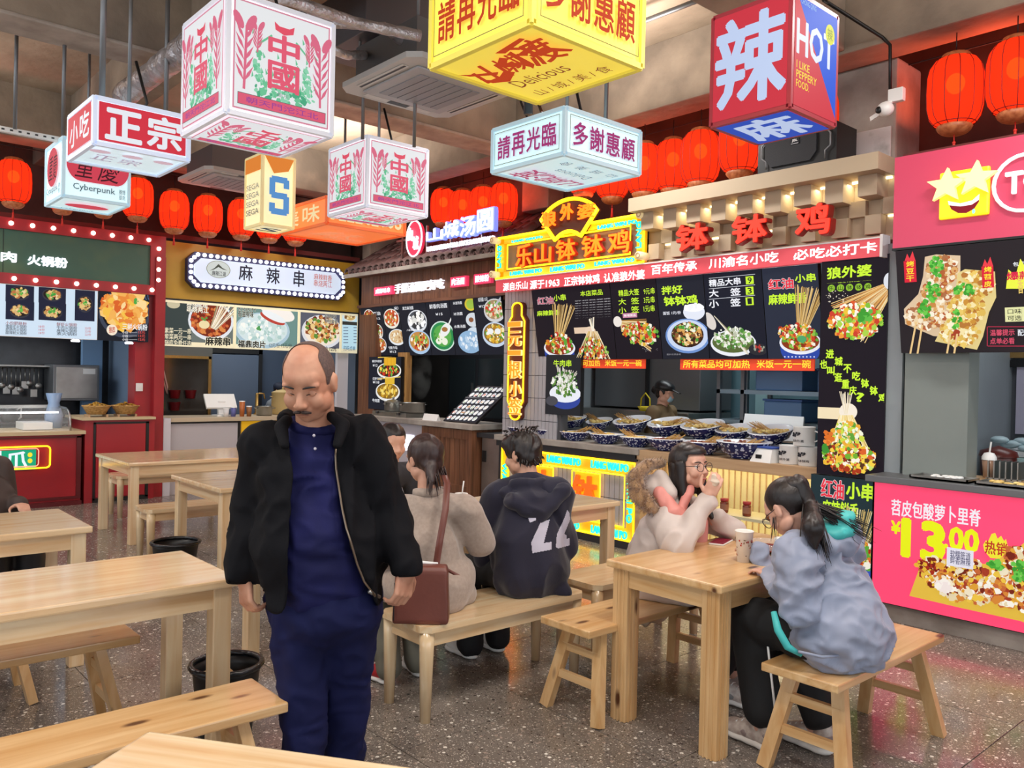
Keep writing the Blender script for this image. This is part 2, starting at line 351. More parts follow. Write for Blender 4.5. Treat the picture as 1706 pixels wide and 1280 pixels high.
# terrazzo
def terrazzo():
    m = bpy.data.materials.new('terrazzo'); m.use_nodes = True; nt = m.node_tree; b = nt.nodes['Principled BSDF']; L = nt.links
    g = nt.nodes.new('ShaderNodeNewGeometry'); cur = None
    base = nt.nodes.new('ShaderNodeTexNoise'); base.inputs['Scale'].default_value = 1.3; L.new(g.outputs['Position'], base.inputs['Vector'])
    r0 = nt.nodes.new('ShaderNodeValToRGB'); r0.color_ramp.elements[0].color = srgb('#675f59')+(1,); r0.color_ramp.elements[1].color = srgb('#82786f')+(1,)
    r0.color_ramp.elements[0].position = .35; r0.color_ramp.elements[1].position = .65
    L.new(base.outputs[0], r0.inputs[0]); cur = r0.outputs[0]
    for sc, th, cols in ((62, .30, ('#c9c1b6', '#8f8076', '#3a3431')), (28, .24, ('#e3ddd2', '#a08f84', '#4a423e')), (130, .34, ('#a59a90', '#544a45', '#beb4a8'))):
        v = nt.nodes.new('ShaderNodeTexVoronoi'); v.inputs['Scale'].default_value = sc; L.new(g.outputs['Position'], v.inputs['Vector'])
        sep = nt.nodes.new('ShaderNodeSeparateColor'); L.new(v.outputs['Color'], sep.inputs[0])
        rc = nt.nodes.new('ShaderNodeValToRGB'); rc.color_ramp.interpolation = 'CONSTANT'
        rc.color_ramp.elements[0].color = srgb(cols[0])+(1,); rc.color_ramp.elements[1].color = srgb(cols[1])+(1,); rc.color_ramp.elements[1].position = .35
        e = rc.color_ramp.elements.new(.75); e.color = srgb(cols[2])+(1,); L.new(sep.outputs[0], rc.inputs[0])
        lt = nt.nodes.new('ShaderNodeMath'); lt.operation = 'LESS_THAN'; lt.inputs[1].default_value = th; L.new(v.outputs['Distance'], lt.inputs[0])
        gt = nt.nodes.new('ShaderNodeMath'); gt.operation = 'GREATER_THAN'; gt.inputs[1].default_value = .35; L.new(sep.outputs[1], gt.inputs[0])
        mu = nt.nodes.new('ShaderNodeMath'); mu.operation = 'MULTIPLY'; L.new(lt.outputs[0], mu.inputs[0]); L.new(gt.outputs[0], mu.inputs[1])
        mx = nt.nodes.new('ShaderNodeMix'); mx.data_type = 'RGBA'; L.new(mu.outputs[0], mx.inputs[0]); L.new(cur, mx.inputs[6]); L.new(rc.outputs[0], mx.inputs[7]); cur = mx.outputs[2]
    L.new(cur, b.inputs['Base Color'])
    n = nt.nodes.new('ShaderNodeTexNoise'); n.inputs['Scale'].default_value = 2.5; n.inputs['Detail'].default_value = 6; L.new(g.outputs['Position'], n.inputs['Vector'])
    rr = nt.nodes.new('ShaderNodeMapRange'); rr.inputs[1].default_value = .3; rr.inputs[2].default_value = .7; rr.inputs[3].default_value = .10; rr.inputs[4].default_value = .26
    L.new(n.outputs[0], rr.inputs[0]); L.new(rr.outputs[0], b.inputs['Roughness'])
    b.inputs['Specular IOR Level'].default_value = 0.6
    return m
M_terr = terrazzo()
M_joint = mat('floor_joint', '#3d3733', 0.8)

# ---------------------------------------------------------------- floor: terrazzo tiles on a slab
fl = struct('floor', MB().box(-13.2, -7, -0.25, 6, 9, -0.004), M_joint)
TS = 0.8; tile_me = None
for i in range(17):
    for j in range(13):
        x = -12.9 + i*TS; y = -1.6 + j*TS
        if x*0.6646 + y*0.7472 > 8 or (-0.7472*x + 0.6646*y) < 0.4: continue
        if tile_me is None:
            o = MB().box(-TS/2+.002, -TS/2+.002, -0.02, TS/2-.002, TS/2-.002, 0.0, bev=.0015).build('floor_tile', M_terr, fl); tile_me = o.data
        else: o = bpy.data.objects.new('floor_tile', tile_me); COL.objects.link(o); o.parent = fl
        o.location = (x, y, 0)
# surrounding floor beyond what is tiled one by one
struct('floor_outer', MB().box(-13.2, -7, -0.02, 6, -2.0, -0.001).box(0.3, -2, -.02, 6, 9, -.001), M_terr)

# ---------------------------------------------------------------- ceiling and beams
struct('ceiling', MB().box(-13.2, -7, 4.55, 6, 9, 4.75), mat('ceiling_concrete', '#a39280', 0.95, col2='#8a7b6a', nscale=1.6, bump=(3.5, .6, .04), detail=8))
def beam(n, x0, y0, z0, x1, y1, z1, m=M_conc): return struct(n, MB().box(x0, y0, z0, x1, y1, z1, bev=.015), m)
beam('beam', -12.9, 5.72, 3.98, 6, 6.05, 4.56)               # along the right-hand row of stalls
beam('beam', -12.9, 2.35, 4.12, 6, 2.62, 4.56)
beam('beam', -12.9, -1.1, 4.1, 6, -.8, 4.56)
beam('beam', -6.78, -7, 3.98, -6.45, 5.72, 4.56)             # across
beam('beam', -10.3, -7, 4.0, -9.95, 5.72, 4.56)
beam('beam', -3.2, -7, 4.0, -2.9, 5.72, 4.56)
beam('beam', 0.4, -7, 4.0, 0.7, 5.72, 4.56)
M_pale = mat('formwork_band', '#b5aaa0', 0.85, col2='#958a80', nscale=5, bump=(8, .3, .01))
beam('trim_1', -6.8, -3, 3.955, -6.43, 2.3, 3.985, M_pale)
beam('trim_2', -6.8, 3.0, 3.955, -6.43, 5.7, 3.985, M_pale)
# columns
def column(n, x0, y0, x1, y1, m=M_conc2, z1=4.0): return struct(n, MB().box(x0, y0, 0, x1, y1, z1, bev=.02), m)
column('column', -3.18, 6.08, -2.68, 6.5)
beam('column', -7.45, 6.72, 3.6, -6.99, 6.98, 4.56)
beam('column', -10.74, 6.5, 3.2, -10.52, 7.0, 4.56)
# plaster patches on the column by the camera
struct('trim_3', MB().box(-3.13, 6.065, 2.6, -2.71, 6.08, 3.5, bev=.006), mat('plaster_white', '#c9c7c6', .85, col2='#a5a3a0', nscale=4, ncontrast=(.5, .62), bump=(14, .4, .01)))
# outer walls
M_back = mat('back_wall', '#56524e', .85, col2='#474340', nscale=1.4)
struct('wall_right', MB().box(-13.2, 8.3, 0, 6, 8.5, 4.6), M_back)
struct('wall_left', MB().box(-13.2, -7, 0, -13.0, 8.5, 4.6), M_back)
struct('wall_upper_right', MB().box(-12.9, 7.0, 3.3, 6, 7.15, 4.56), mat('upper_wall', '#5f4c44', .9, col2='#473833', nscale=2))
struct('wall_upper_left', MB().box(-11.9, -7, 3.0, -11.75, 6.9, 4.56), MATS['upper_wall'])
# glazed front of the hall behind the photographer: mullions between big panes of daylight
gl = mat('mullion_grey', '#4c4f54', .4, .3)
for k, x in enumerate((-12.9, -9.6, -6.4, -3.2, 0, 3.2, 5.9)): struct('window_%d' % (k+1), MB().box(x-.08, -7.0, 0, x+.08, -6.85, 4.55), gl)
for k, y in enumerate((-4.6, -2.2, .2, 2.6, 5.0, 7.4)): struct('window_%d' % (k+8), MB().box(5.85, y-.08, 0, 6.0, y+.08, 4.55), gl)
struct('window_14', MB().box(-13, -7, 0, 6, -6.9, .9).box(5.9, -7, 0, 6, 9, .9), M_back)

# ---------------------------------------------------------------- stall shells (partitions, roofs, kitchens)
M_roof = mat('stall_roof', '#5a1f1a', .7)
struct('wall_stall_roof_right', MB().box(-6.9, 6.13, 3.12, -2.5, 7.0, 3.16).box(-2.46, 5.7, 3.13, 3.0, 7.0, 3.17), M_roof)
struct('wall_stall_roof_left', MB().box(-11.75, -2.5, 3.26, -10.72, 6.45, 3.32), M_roof)
struct('wall_partition_1', MB().box(-12.6, 3.5, 0, -10.75, 3.58, 3.2), mat('blue_wall', '#6f8299', .6))
struct('wall_partition_2', MB().box(-7.06, 6.42, 0, -6.98, 8.3, 3.2), M_wallgrey)
struct('wall_partition_3', MB().box(-2.62, 6.2, 0, -2.5, 8.3, 3.2), M_wallgrey)
struct('wall_partition_4', MB().box(-12.6, 6.47, 0, -10.5, 6.52, 3.2), mat('slate_wall', '#5f6b7c', .6))
struct('wall_partition_5', MB().box(-2.46, 5.82, 0.95, -2.05, 6.0, 2.0), mat('sage_wall', '#7f8783', .6, col2='#777f7c', nscale=1))
# ================================================================ LEFT ROW (facing +X), plane x = -10.7
def LB(x=-10.7): return Board((x, 0, 0), (0, 1, 0), (0, 0, 1))
M_bulb = mat('bulb_warm', '#fff2dc', .3, emit=4.0)
M_bulbw = mat('bulb_white', '#f4f6ff', .3, emit=3.0)
P_lit = print_mat('backlit_print', 0.95, base=0.15)
P_litw = print_mat('backlit_print_white', 0.8, base=0.3)
P_flat = print_mat('plain_print', 0.0)
P_menu = print_mat('menu_print', 0.85, base=0.25)
M_whiteglow = mat('white_letter_glow', '#f2f4ff', .4, emit=1.0)
bulb_me = None
def bulbs(parent, pts, m, r=.022):
    o0 = None
    for p in pts:
        if o0 is None: o0 = MB().ball((0, 0, 0), (r, r, r), 10, 6).build('bulb', m, parent); o = o0
        else: o = bpy.data.objects.new('bulb', o0.data); COL.objects.link(o); o.parent = parent
        o.location = Vector(p) - Vector(parent.location)
# -- red stall
red = thing('food_stall', 'red stall front with green fascia, warm bulbs all round and red corner post', 'stall', (-10.7, 2.0, 0))
O = red.location.copy()
MB().box(-10.72, -2.5, 2.52, -10.66, 3.62, 2.64).box(-10.72, -2.5, 3.13, -10.66, 3.62, 3.26).box(-10.72, 3.44, 2.64, -10.66, 3.62, 3.13).box(-10.74, 3.5, 0, -10.64, 3.62, 3.0).box(-11.0, 3.3, .9, -10.74, 3.5, 2.52).build('frame', M_red, red, origin=O)
MB().box(-10.72, -2.5, 2.64, -10.69, 3.44, 3.13).build('fascia', M_green, red, origin=O)
MB().box(-10.692, 1.86, 2.64, -10.687, 1.866, 3.13).build('seam', M_black, red, origin=O)
bp = [(-10.64, 1.17+.2115*k-.3, 3.195) for k in range(14) if 1.17+.2115*k-.3 < 3.5] + [(-10.64, 3.53, z) for z in (3.1, 2.97, 2.84, 2.71)] + [(-10.64, .9+.213*k, 2.58) for k in range(13) if .9+.213*k < 3.5]
bulbs(red, bp, M_bulb, .026)
lb = LB(-10.69)
px_solid(lb, '羊肉', -32, 421, 27, 432, .05, .02, .0, M_whiteglow, 'lettering', red, O)
px_solid(lb, '火锅粉', 46, 431, 112, 441, .05, .02, .0, M_whiteglow, 'lettering', red, O)

# backlit menu of the red stall: white price board and black food picture
mn = thing('menu_board', 'white backlit price board with five dish photographs over the red stall', 'menu board', (-10.66, 2.4, 2.3)); O = mn.location.copy()
b = LB(-10.655); a0, b0 = b.uv(-160, 557); a1, b1 = b.uv(163, 470)
a0 = .6; a1 = b.uv(163, 500)[0]; zb, zt = 1.93, 2.515
panel_on(b, a0, zb, a1, zt, .05).build('panel', M_white, mn, origin=O)
b.rect(a0+.005, zb+.005, a1-.005, zt-.005, '#cfe3f5')
FOOD_NOOD = ('#d8b27a', '#c99a5c', '#e7cfa0', '#b97545', '#5da04a', '#e0c27d')
for (x, y, w, h) in ((33, 488, 24, 14), (87, 491, 23, 13), (33, 518, 24, 14), (87, 520, 23, 13), (141, 506, 17, 28)):
    b.prect(x-w, y-h, x+w, y+h, '#23263b'); rx = min(w, 22)*.75
    b.bowl(x, y, rx, min(h*.78, rx*1.05), '#3a3a44', '#2a221e', FOOD_NOOD, 46, 2.6); b.pblobs(x+1, y, 4, 3, ('#3f9a40', '#69b84e'), 8, 1.6)
for r_ in range(4):
    b.ptext(('小份肥肠粉', '猪脑花火锅粉', '肥肠肉火锅粉', '酸辣粉火锅粉')[r_], 9, 537+r_*5+r_*.3, 44, 541+r_*5.3, '#8c3a3a' if r_ == 0 else '#3d4250', .01)
    b.ptext(('鲜虾火锅粉', '牛肉火锅粉', '麻辣火锅粉', '素火锅粉')[r_], 94, 539+r_*5.2, 128, 543+r_*5.2, '#8c3a3a' if r_ == 0 else '#3d4250', .01)
    if r_: b.ptext('18/份', 64, 537+r_*5.3, 74, 541+r_*5.3, '#c66a70', .01); b.ptext('22/份', 141, 540+r_*5.2, 151, 544+r_*5.2, '#c66a70', .01)
b.clip(a0+.005, a1-.005, zb+.005, zt-.005); b.build('print', P_menu, mn, O)
mn = thing('menu_board', 'black backlit board with one big plate of orange fried noodles over red stall', 'menu board', (-10.66, 3.1, 2.3)); O = mn.location.copy()
b = LB(-10.655); c0 = a1+.004; c1 = b.uv(248, 520)[0]
panel_on(b, c0, zb, c1, zt, .05).build('panel', M_black, mn, origin=O); b.rect(c0, zb, c1, zt, '#1d2029')
b.ptext('YOUSURU', 188, 484, 254, 496, '#4c5a7c', .02)
b.pdisc(208, 523, 43, 40, '#3f4657'); b.pdisc(208, 521, 38, 35, '#15151b'); b.pblobs(208, 516, 36, 31, ('#f0b25a', '#f5c979', '#e58b3c', '#f7d99a', '#d8652c', '#e9a04a', '#f2c14e'), 330, 5.2, 1.5)
b.pblobs(225, 503, 5, 4, ('#4fa648',), 6, 2); b.pdisc(186, 550, 9, 9, '#f3e4cf'); b.ptext('推荐', 181, 545, 191, 555, '#c1452d', .03)
b.ptext('三拼火锅粉', 203, 541, 245, 549, '#eef2f6', .03)
for k in range(3): b.ptext('小份', 203, 552+k*6, 213, 556+k*6, '#e8eaee', .02); b.pline(214, 554+k*6, 228, 554+k*6, .7, '#b9bcc4'); b.ptext('12元', 230, 552+k*6, 241, 556+k*6, '#d8554d', .02)
b.clip(c0, c1, zb, zt); b.build('print', P_menu, mn, O)

# cold display case with glass hood, on a red counter
cs = thing('display_counter', 'red counter with curved glass cold display on top, left of basket counter', 'counter', (-10.6, 1.6, 0)); O = cs.location.copy()
MB().box(-11.3, -2.0, 0.05, -10.56, 2.66, .82).build('body', M_red, cs, origin=O)
MB().box(-10.565, -2.0, .1, -10.545, -1.95, .8).box(-10.565, -2, .78, -10.545, 2.66, .80).box(-10.565, 2.61, .1, -10.545, 2.66, .8).box(-10.565, -2, .07, -10.545, 2.66, .1).build('door_frame', M_redd, cs, origin=O)
MB().box(-11.35, -2.0, .82, -10.52, 2.7, .86).build('worktop', mat('counter_cream', '#c9b48e', .5), cs, origin=O)
MB().box(-10.6, -2, 0, -10.5, 2.66, .05).build('plinth', M_redd, cs, origin=O)
# curved glass hood
mb = MB(); prof = [(-10.58, .86), (-10.585, .94), (-10.62, 1.03), (-10.69, 1.09), (-10.8, 1.115), (-11.2, 1.12)]
vs = []; fs = []
for x, z in prof: vs += [(x, -1.9, z), (x, 2.55, z)]
for i in range(len(prof)-1): fs.append((2*i, 2*i+1, 2*i+3, 2*i+2))
mb.add(vs, fs, None, True)
M_glass = mat('clear_glass', '#eef4f4', .03, spec=.5, alpha=.18)
mb.build('glass_hood', M_glass, cs, origin=O)
MB().tube([(x, 2.55, z) for x, z in prof], .012, 6).box(-11.2, -1.9, 1.1, -11.16, 2.56, 1.14).build('hood_frame', M_steel, cs, origin=O)
MB().tube([(-10.72, -1.9, 1.07), (-10.72, 2.45, 1.07)], .012, 6).build('lamp_tube', mat('tube_white', '#ffffff', .3, emit=6), cs, origin=O)
MB().box(-11.15, 2.1, .87, -10.75, 2.4, .95).build('tray', M_white, cs, origin=O)
MB().box(-10.62, 1.55, .87, -10.6, 1.8, .93).build('price_card', M_black, cs, origin=O)
for k in range(7):
    y = -.2+k*.26
    MB().lathe([(.0, 0), (.05, 0), (.09, .05), (.095, .052), (.05, .01)], 14, (-10.85, y, .87)).build('dish', M_white, cs, origin=O)
# neon box on the counter front
nb = thing('neon_sign', 'green neon tablet sign in a yellow outline on the red counter front', 'sign', (-10.55, 1.7, .5)); O = nb.location.copy()
b = LB(-10.53)
def rr(b, x0, y0, x1, y1, r, m, R, name, parent, O, front=.02, col=None):
    a0, b0 = b.uv(x0, y1); a1, b1 = b.uv(x1, y0); pts = []
    for cx, cy, s in ((a1-r, b1-r, 0), (a0+r, b1-r, 1), (a0+r, b0+r, 2), (a1-r, b0+r, 3)):
        for k in range(5): t = pi/2*(s+k/4); pts.append(b.P(cx+r*cos(t), cy+r*sin(t), front))
    return MB().tube(pts, R, 6, closed=True).build(name, m, parent, origin=O)
M_ny = mat('neon_yellow', '#ffd21e', .3, emit=3.2, ecol='#ffc414')
M_no = mat('neon_orange', '#ff7a1e', .3, emit=2.6, ecol='#ff5a10')
M_nc = mat('neon_cyan', '#1fe0c2', .3, emit=1.5, ecol='#12d8b4')
M_nr = mat('neon_red', '#ff3a24', .3, emit=1.6, ecol='#ff2a14')
rr(b, -120, 743, 83, 789, .04, M_ny, .009, 'neon_tube', nb, O)
b.rect(b.uv(-110, 782)[0], b.uv(40, 783)[1], b.uv(60, 765)[0], b.uv(60, 749)[1], '#1fa57a')
b.ptext('凤', -28, 752, 6, 781, '#e8f6ff', .04); b.ptext('爪', 10, 753, 45, 780, '#e8f6ff', .05)
b.pdisc(50, 758, 4, 4, '#f4e23a'); b.pdisc(50, 768, 4, 4, '#f4e23a')
b.build('print', P_lit, nb, O)
rr(b, -112, 747, 64, 785, .03, mat('neon_pink', '#ff8a7a', .3, emit=1.4), .006, 'neon_tube', nb, O, .012)

# second red cabinet with door and baskets on top
cb = thing('counter_cabinet', 'taller red cabinet with recessed door and cream worktop beside red post', 'counter', (-10.6, 3.1, 0)); O = cb.location.copy()
MB().box(-11.3, 2.7, .0, -10.56, 3.49, .98).build('body', M_red, cb, origin=O)
MB().box(-11.3, 2.66, .98, -10.52, 3.49, 1.01).build('worktop', MATS['counter_cream'], cb, origin=O)
MB().box(-10.57, 2.82, .06, -10.545, 3.38, .93, bev=.004).build('door', M_red, cb, origin=O)
MB().box(-10.562, 2.79, .03, -10.55, 2.815, .95).box(-10.562, 3.385, .03, -10.55, 3.42, .95).box(-10.562, 2.79, .932, -10.55, 3.42, .955).box(-10.562, 2.79, .0, -10.55, 3.42, .05).build('shadow_gap', M_black, cb, origin=O)
M_bask = mat('basket_cane', '#c9a468', .7, col2='#a37d45', nscale=40, bump=(60, .6, .01))
M_pickle = mat('pickled_food', '#c99a2e', .5, col2='#8f6a1a', nscale=45, bump=(50, .8, .02))
for k, (y, lb_) in enumerate(((2.87, 'cane basket heaped with yellow snacks, beside the cold display'), (3.2, 'cane basket heaped with yellow snacks, beside the red post'))):
    t = thing('basket', lb_, 'basket', (-10.75, y, 1.01), 0, 'baskets on the red counter')
    mb = MB().lathe([(0, .03), (.1, .03), (.15, .12), (.16, .13), (.145, .12), (.1, .06), (0, .05)], 24); mb.build('bowl', M_bask, t)
    MB().tube([(.155*cos(q*pi/10), .155*sin(q*pi/10), .13) for q in range(20)], .009, 6, closed=True).build('rim', M_bask, t)
    MB().bar((-.09, -.1, .015), (.09, -.1, .015), .02, .03).bar((-.09, .1, .015), (.09, .1, .015), .02, .03).build('stand', M_woodl, t)
    mb = MB(); R = random.Random(k)
    for q in range(60):
        an = R.random()*6.28; r_ = .125*sqrt(R.random()); mb.ball((r_*cos(an), r_*sin(an), .13+.045*(1-r_/.125)), (.018, .012, .01), 6, 4, rot=Matrix.Rotation(R.random()*3, 3, 'Z'))
    o = mb.build('snacks', M_pickle, t); o['kind'] = 'stuff'

# kitchen of the red stall
struct('wall_kitchen_1', MB().box(-12.62, -2.5, 0, -12.55, 3.5, 3.2), mat('black_tile', '#202226', .25, col2='#2b2d32', nscale=6))
kt = thing('wall_rack', 'steel rail of hanging ladles and spatulas against the dark kitchen wall', 'rack', (-12.3, 1.9, PX(30, 612, -12.3).z)); O = kt.location.copy()
zr = O.z; MB().tube([(-12.3, .5, zr), (-12.3, 2.75, zr)], .012, 6).box(-12.5, .5, zr+.01, -12.2, 2.75, zr+.03).build('rail', M_steel, kt, origin=O)
ORD = ['first', 'second', 'third', 'fourth', 'fifth', 'sixth', 'seventh', 'eighth', 'ninth']
R = random.Random(3)
def utensil(y, z, L, kind, kk, m=M_steel):
    t = thing('utensil', '', 'utensil', (-12.27, y, z), 0, 'utensils hanging in the red stall')
    MB().tube([(0, 0, 0), (0, 0, -L)], .008, 6).build('handle', m, t)
    if kind == 0: MB().ball((0, 0, -L-.035), (.02, .045, .04), 10, 6).build('ladle', m, t)
    else: MB().box(-.004, -.04, -L-.1, .004, .04, -L, bev=.003).build('blade', m, t)
    t['label'] = 'long-handled steel %s on the rail in the red stall, %s from the steel cabinet' % (('ladle', 'spatula')[kind], ORD[8-kk]); return t
for k in range(9): utensil(PX(4+7.6*k, 612, -12.27).y, zr-.01, R.uniform(.16, .3), k % 2, k)
hd = thing('oven_hood', 'big stainless steel box cabinet on the dark wall in the red stall', 'cabinet', (-12.3, 3.0, 1.3)); O = hd.location.copy(); ya, yb, za, zb_ = PX(89, 610, -12).y, PX(166, 612, -12).y, PX(128, 668, -12).z, PX(128, 608, -12).z
MB().box(-12.5, ya, za, -12.0, yb, zb_, bev=.01).build('body', M_steeld, hd, origin=O); MB().box(-12.0, ya+.03, za+.03, -11.985, yb-.03, zb_-.03, bev=.004).build('door', M_steel, hd, origin=O)
MB().box(-11.985, ya+.35, zb_-.12, -11.98, ya+.5, zb_-.05).build('notice', M_white, hd, origin=O)
ck = thing('kitchen_bench', 'dark kitchen worktop behind the red counters with pots on it', 'counter', (-12.2, 1.5, 0)); O = ck.location.copy()
MB().box(-12.5, -2.4, 0, -12.0, 3.45, .86).build('body', M_dark, ck, origin=O); MB().box(-12.5, -2.4, .86, -11.98, 3.45, .9).build('worktop', M_steeld, ck, origin=O)
def pot(x, y, z, r, h, label, m=M_steel, lid=False, hx=True, group=None):
    t = thing('pot', label, 'pot', (x, y, z), 0, group)
    MB().lathe([(0, .004), (r*.92, .004), (r, .02), (r, h), (r+.008, h+.003), (r-.006, h), (r-.006, .02), (0, .015)], 24).build('body', m, t)
    if hx: MB().tube([(0, r, h*.8), (0, r+.04, h*.82), (.03, r+.04, h*.82), (.03, r, h*.8)], .006, 6).tube([(0, -r, h*.8), (0, -r-.04, h*.82), (.03, -r-.04, h*.82), (.03, -r, h*.8)], .006, 6).build('handle', m, t)
    if lid: MB().lathe([(r, h), (r*.6, h+.03), (0, h+.045)], 24).ball((0, 0, h+.06), .018, 8, 6).build('lid', m, t)
    return t
pot(-12.2, 1.9, .9, .12, .2, 'steel stock pot with lid on the dark worktop of the red stall', lid=True)
pot(-12.2, 1.2, .9, .14, .14, 'black frying pot without lid on the dark worktop of the red stall', M_black)
t = thing('kettle', 'black kettle with white handle by the steel cabinet in red stall', 'kettle', (-11.8, 2.15, .9)); MB().lathe([(0, 0), (.09, 0), (.1, .06), (.07, .16), (.03, .19), (0, .19)], 20).build('body', M_black, t)
MB().tube([(0, .08, .15), (0, .13, .18), (0, .13, .06), (0, .09, .03)], .012, 6).build('handle', M_white, t); MB().tube([(0, -.08, .1), (0, -.14, .16)], [.02, .01], 8).build('spout', M_black, t)
struct('trim_6', MB().box(-12.4, 3.1, .0, -12.3, 3.35, 3.1), mat('blue_post', '#7c9ec2', .5))
for y in (2.62, 3.22):
    t = thing('spot_lamp', 'small round white spot lamp under the red stall menu board, %s' % ('by its middle' if y < 3 else 'by the red post'), 'lamp', (-10.72, y, 1.9)); MB().lathe([(0, 0), (.045, 0), (.05, .015), (.03, .03), (0, .03)], 16).build('lamp_head', M_bulbw, t)
t = thing('cloth_sack', 'blue plastic sack standing behind the cold display, beside the baskets', 'bag', (-11.15, 2.5, .86)); MB().lathe([(0, 0), (.09, 0), (.1, .15), (.06, .3), (.09, .42), (.085, .42), (0, .3)], 14).build('bag_body', mat('blue_film', '#8ba3c4', .3), t)
t = thing('wall_switch', 'white switch box on the red corner post', 'switch', (-10.73, 3.35, 1.37)); MB().box(0, -.04, -.05, .02, .04, .05, bev=.004).build('plate', M_white, t); MB().box(.02, -.015, -.02, .026, .015, .02).build('rocker', M_white, t)
area_light('kitchen_light', (-11.8, 1.5, 2.9), (0, 0, 0), 1.6, .4, 26, (.9, .95, 1))

# -- yellow stall
ye = thing('food_stall', 'mustard yellow fascia of the stall between the red stall and the tiled awning', 'stall', (-10.7, 5.0, 0)); O = ye.location.copy()
MB().box(-10.75, 3.63, 2.5, -10.69, 6.45, 3.22).build('fascia', M_yellow, ye, origin=O)
MB().box(-10.75, 6.43, 0, -10.68, 6.46, 3.24).box(-10.75, 3.62, 2.48, -10.68, 6.45, 2.5).build('trim_strip', M_black, ye, origin=O)
MB().box(-10.8, 3.63, 0, -10.66, 3.72, .98).build('post', mat('white_post', '#cfccd2', .5), ye, origin=O); MB().box(-10.8, 6.12, .98, -10.74, 6.3, 2.5).build('post', MATS['white_post'], ye, origin=O)
sg = thing('light_box_sign', 'pale light box with round white bulbs all round on yellow fascia', 'sign', (-10.6, 5.0, 2.85)); O = sg.location.copy()
b = LB(-10.58); y0, z0, y1, z1, c = 3.9, 2.68, 6.1, 3.08, .09
oct_ = [(y0+c, z0), (y1-c, z0), (y1, z0+c), (y1, z1-c), (y1-c, z1), (y0+c, z1), (y0, z1-c), (y0, z0+c)]
def grow(p, g): cx, cz = (y0+y1)/2, (z0+z1)/2; return [(a+(g if a > cx else -g), q+(g if q > cz else -g)) for a, q in p]
MB().prism(grow(oct_, .03), lambda a, q, d: (-10.69+d, a, q), .1).build('case', mat('navy_case', '#1d1f4a', .4), sg, origin=O)
MB().prism(grow(oct_, -.045), lambda a, q, d: (-10.6+d, a, q), .025).build('lit_face', mat('pale_face', '#b8c6d8', .4, emit=.55, ecol='#c6d6ea'), sg, origin=O)
b = LB(-10.573)
b.pdisc(364, 449, 20, 14.5, '#8e9377'); b.pdisc(364, 449, 19, 13.6, '#c9d2cf'); b.ppoly([(349, 451), (357, 447), (364, 440), (371, 447), (379, 451), (371, 449), (364, 445), (357, 449)], '#4a4f45')
b.ptext('麻辣江湖', 353, 453, 376, 459, '#33373c', .02)
for ch, x0, y0_, x1, y1_ in (('麻', 398, 443, 421, 466), ('辣', 444, 448, 466, 472), ('串', 489, 452, 507, 477)): b.ptext(ch, x0, y0_, x1, y1_, '#2c2c38', .02)
b.ptext('麻辣鲜香', 523, 459, 553, 466, '#c06a58', .01); b.ptext('串烧两江', 523, 469, 553, 477, '#c06a58', .01)
b.build('print', P_litw, sg, O)
pts = []
n = 24
for k in range(n+1): y = y0+c+(y1-y0-2*c)*k/n; pts += [(-10.57, y, z1-.005), (-10.57, y, z0+.005)]
for k in range(4): z = z0+c+(z1-z0-2*c)*k/3; pts += [(-10.57, y0+.005, z), (-10.57, y1-.005, z)]
for a, q in ((y0+c/2, z0+c/2), (y1-c/2, z0+c/2), (y0+c/2, z1-c/2), (y1-c/2, z1-c/2)): pts.append((-10.57, a, q))
bulbs(sg, pts, M_bulbw, .026)

# menu of the yellow stall
def ymenu(label, x0, x1, fn, bg):
    b = LB(-10.655); t = thing('menu_board', label, 'menu board', (-10.66, b.uv((x0+x1)/2, 530)[0], 2.2)); O = t.location.copy()
    a0 = b.uv(x0, 530)[0]; a1 = b.uv(x1, 540)[0]; zb, zt = 1.895, 2.475
    panel_on(b, a0, zb, a1, zt, .05).build('panel', mat('cream_frame', '#d9d3b4', .5, emit=.5), t, origin=O)
    b.rect(a0+.025, zb+.06, a1-.012, zt-.03, bg); fn(b); b.clip(a0+.025, a1-.012, zb+.02, zt-.03); b.build('print', P_menu, t, O)
CREAM = '#efe6c8'
def m1(b):
    b.prect(273, 500, 320, 577, '#3b4544'); b.pdisc(289, 507, 11, 7, '#c8bfa0'); b.pdisc(352, 535, 38, 33, '#dfe4ea'); b.pdisc(352, 534, 34, 28, '#7a2d1c'); b.pblobs(350, 536, 31, 25, ('#b5452a', '#c96a3a', '#8d2d1a', '#d98a4a', '#71301f'), 120, 3.4)
    b.pdisc(340, 541, 9, 7, '#e9d9a8'); b.pblobs(340, 531, 6, 3, ('#5f9a48',), 6, 2)
    b.skewers(355, 548, 381, 506, (18, 8), 22, ('#efe3c9', '#c7b492', '#8b7658', '#f5efe0'), 1.5)
    b.ptext('麻辣江湖', 311, 502, 345, 510, '#f4eedb', .04, '#3b3b35', ow=.05); b.ptext('串烧两江', 311, 512, 347, 520, '#f4eedb', .04, '#3b3b35', ow=.05)
    b.ptext('麻辣串', 342, 563, 383, 575, '#22241f', .05, CREAM, ow=.09)
    for k in range(3): b.ptext(('素菜一元一串', '荤菜两元一串', '锅底免费任选'), 274, 548, 318, 555, CREAM) if False else b.ptext(('素菜一元一串', '荤菜两元一串', '锅底免费任选')[k], 274, 548+k*10, 318, 555+k*10, '#efe6c8', .02)
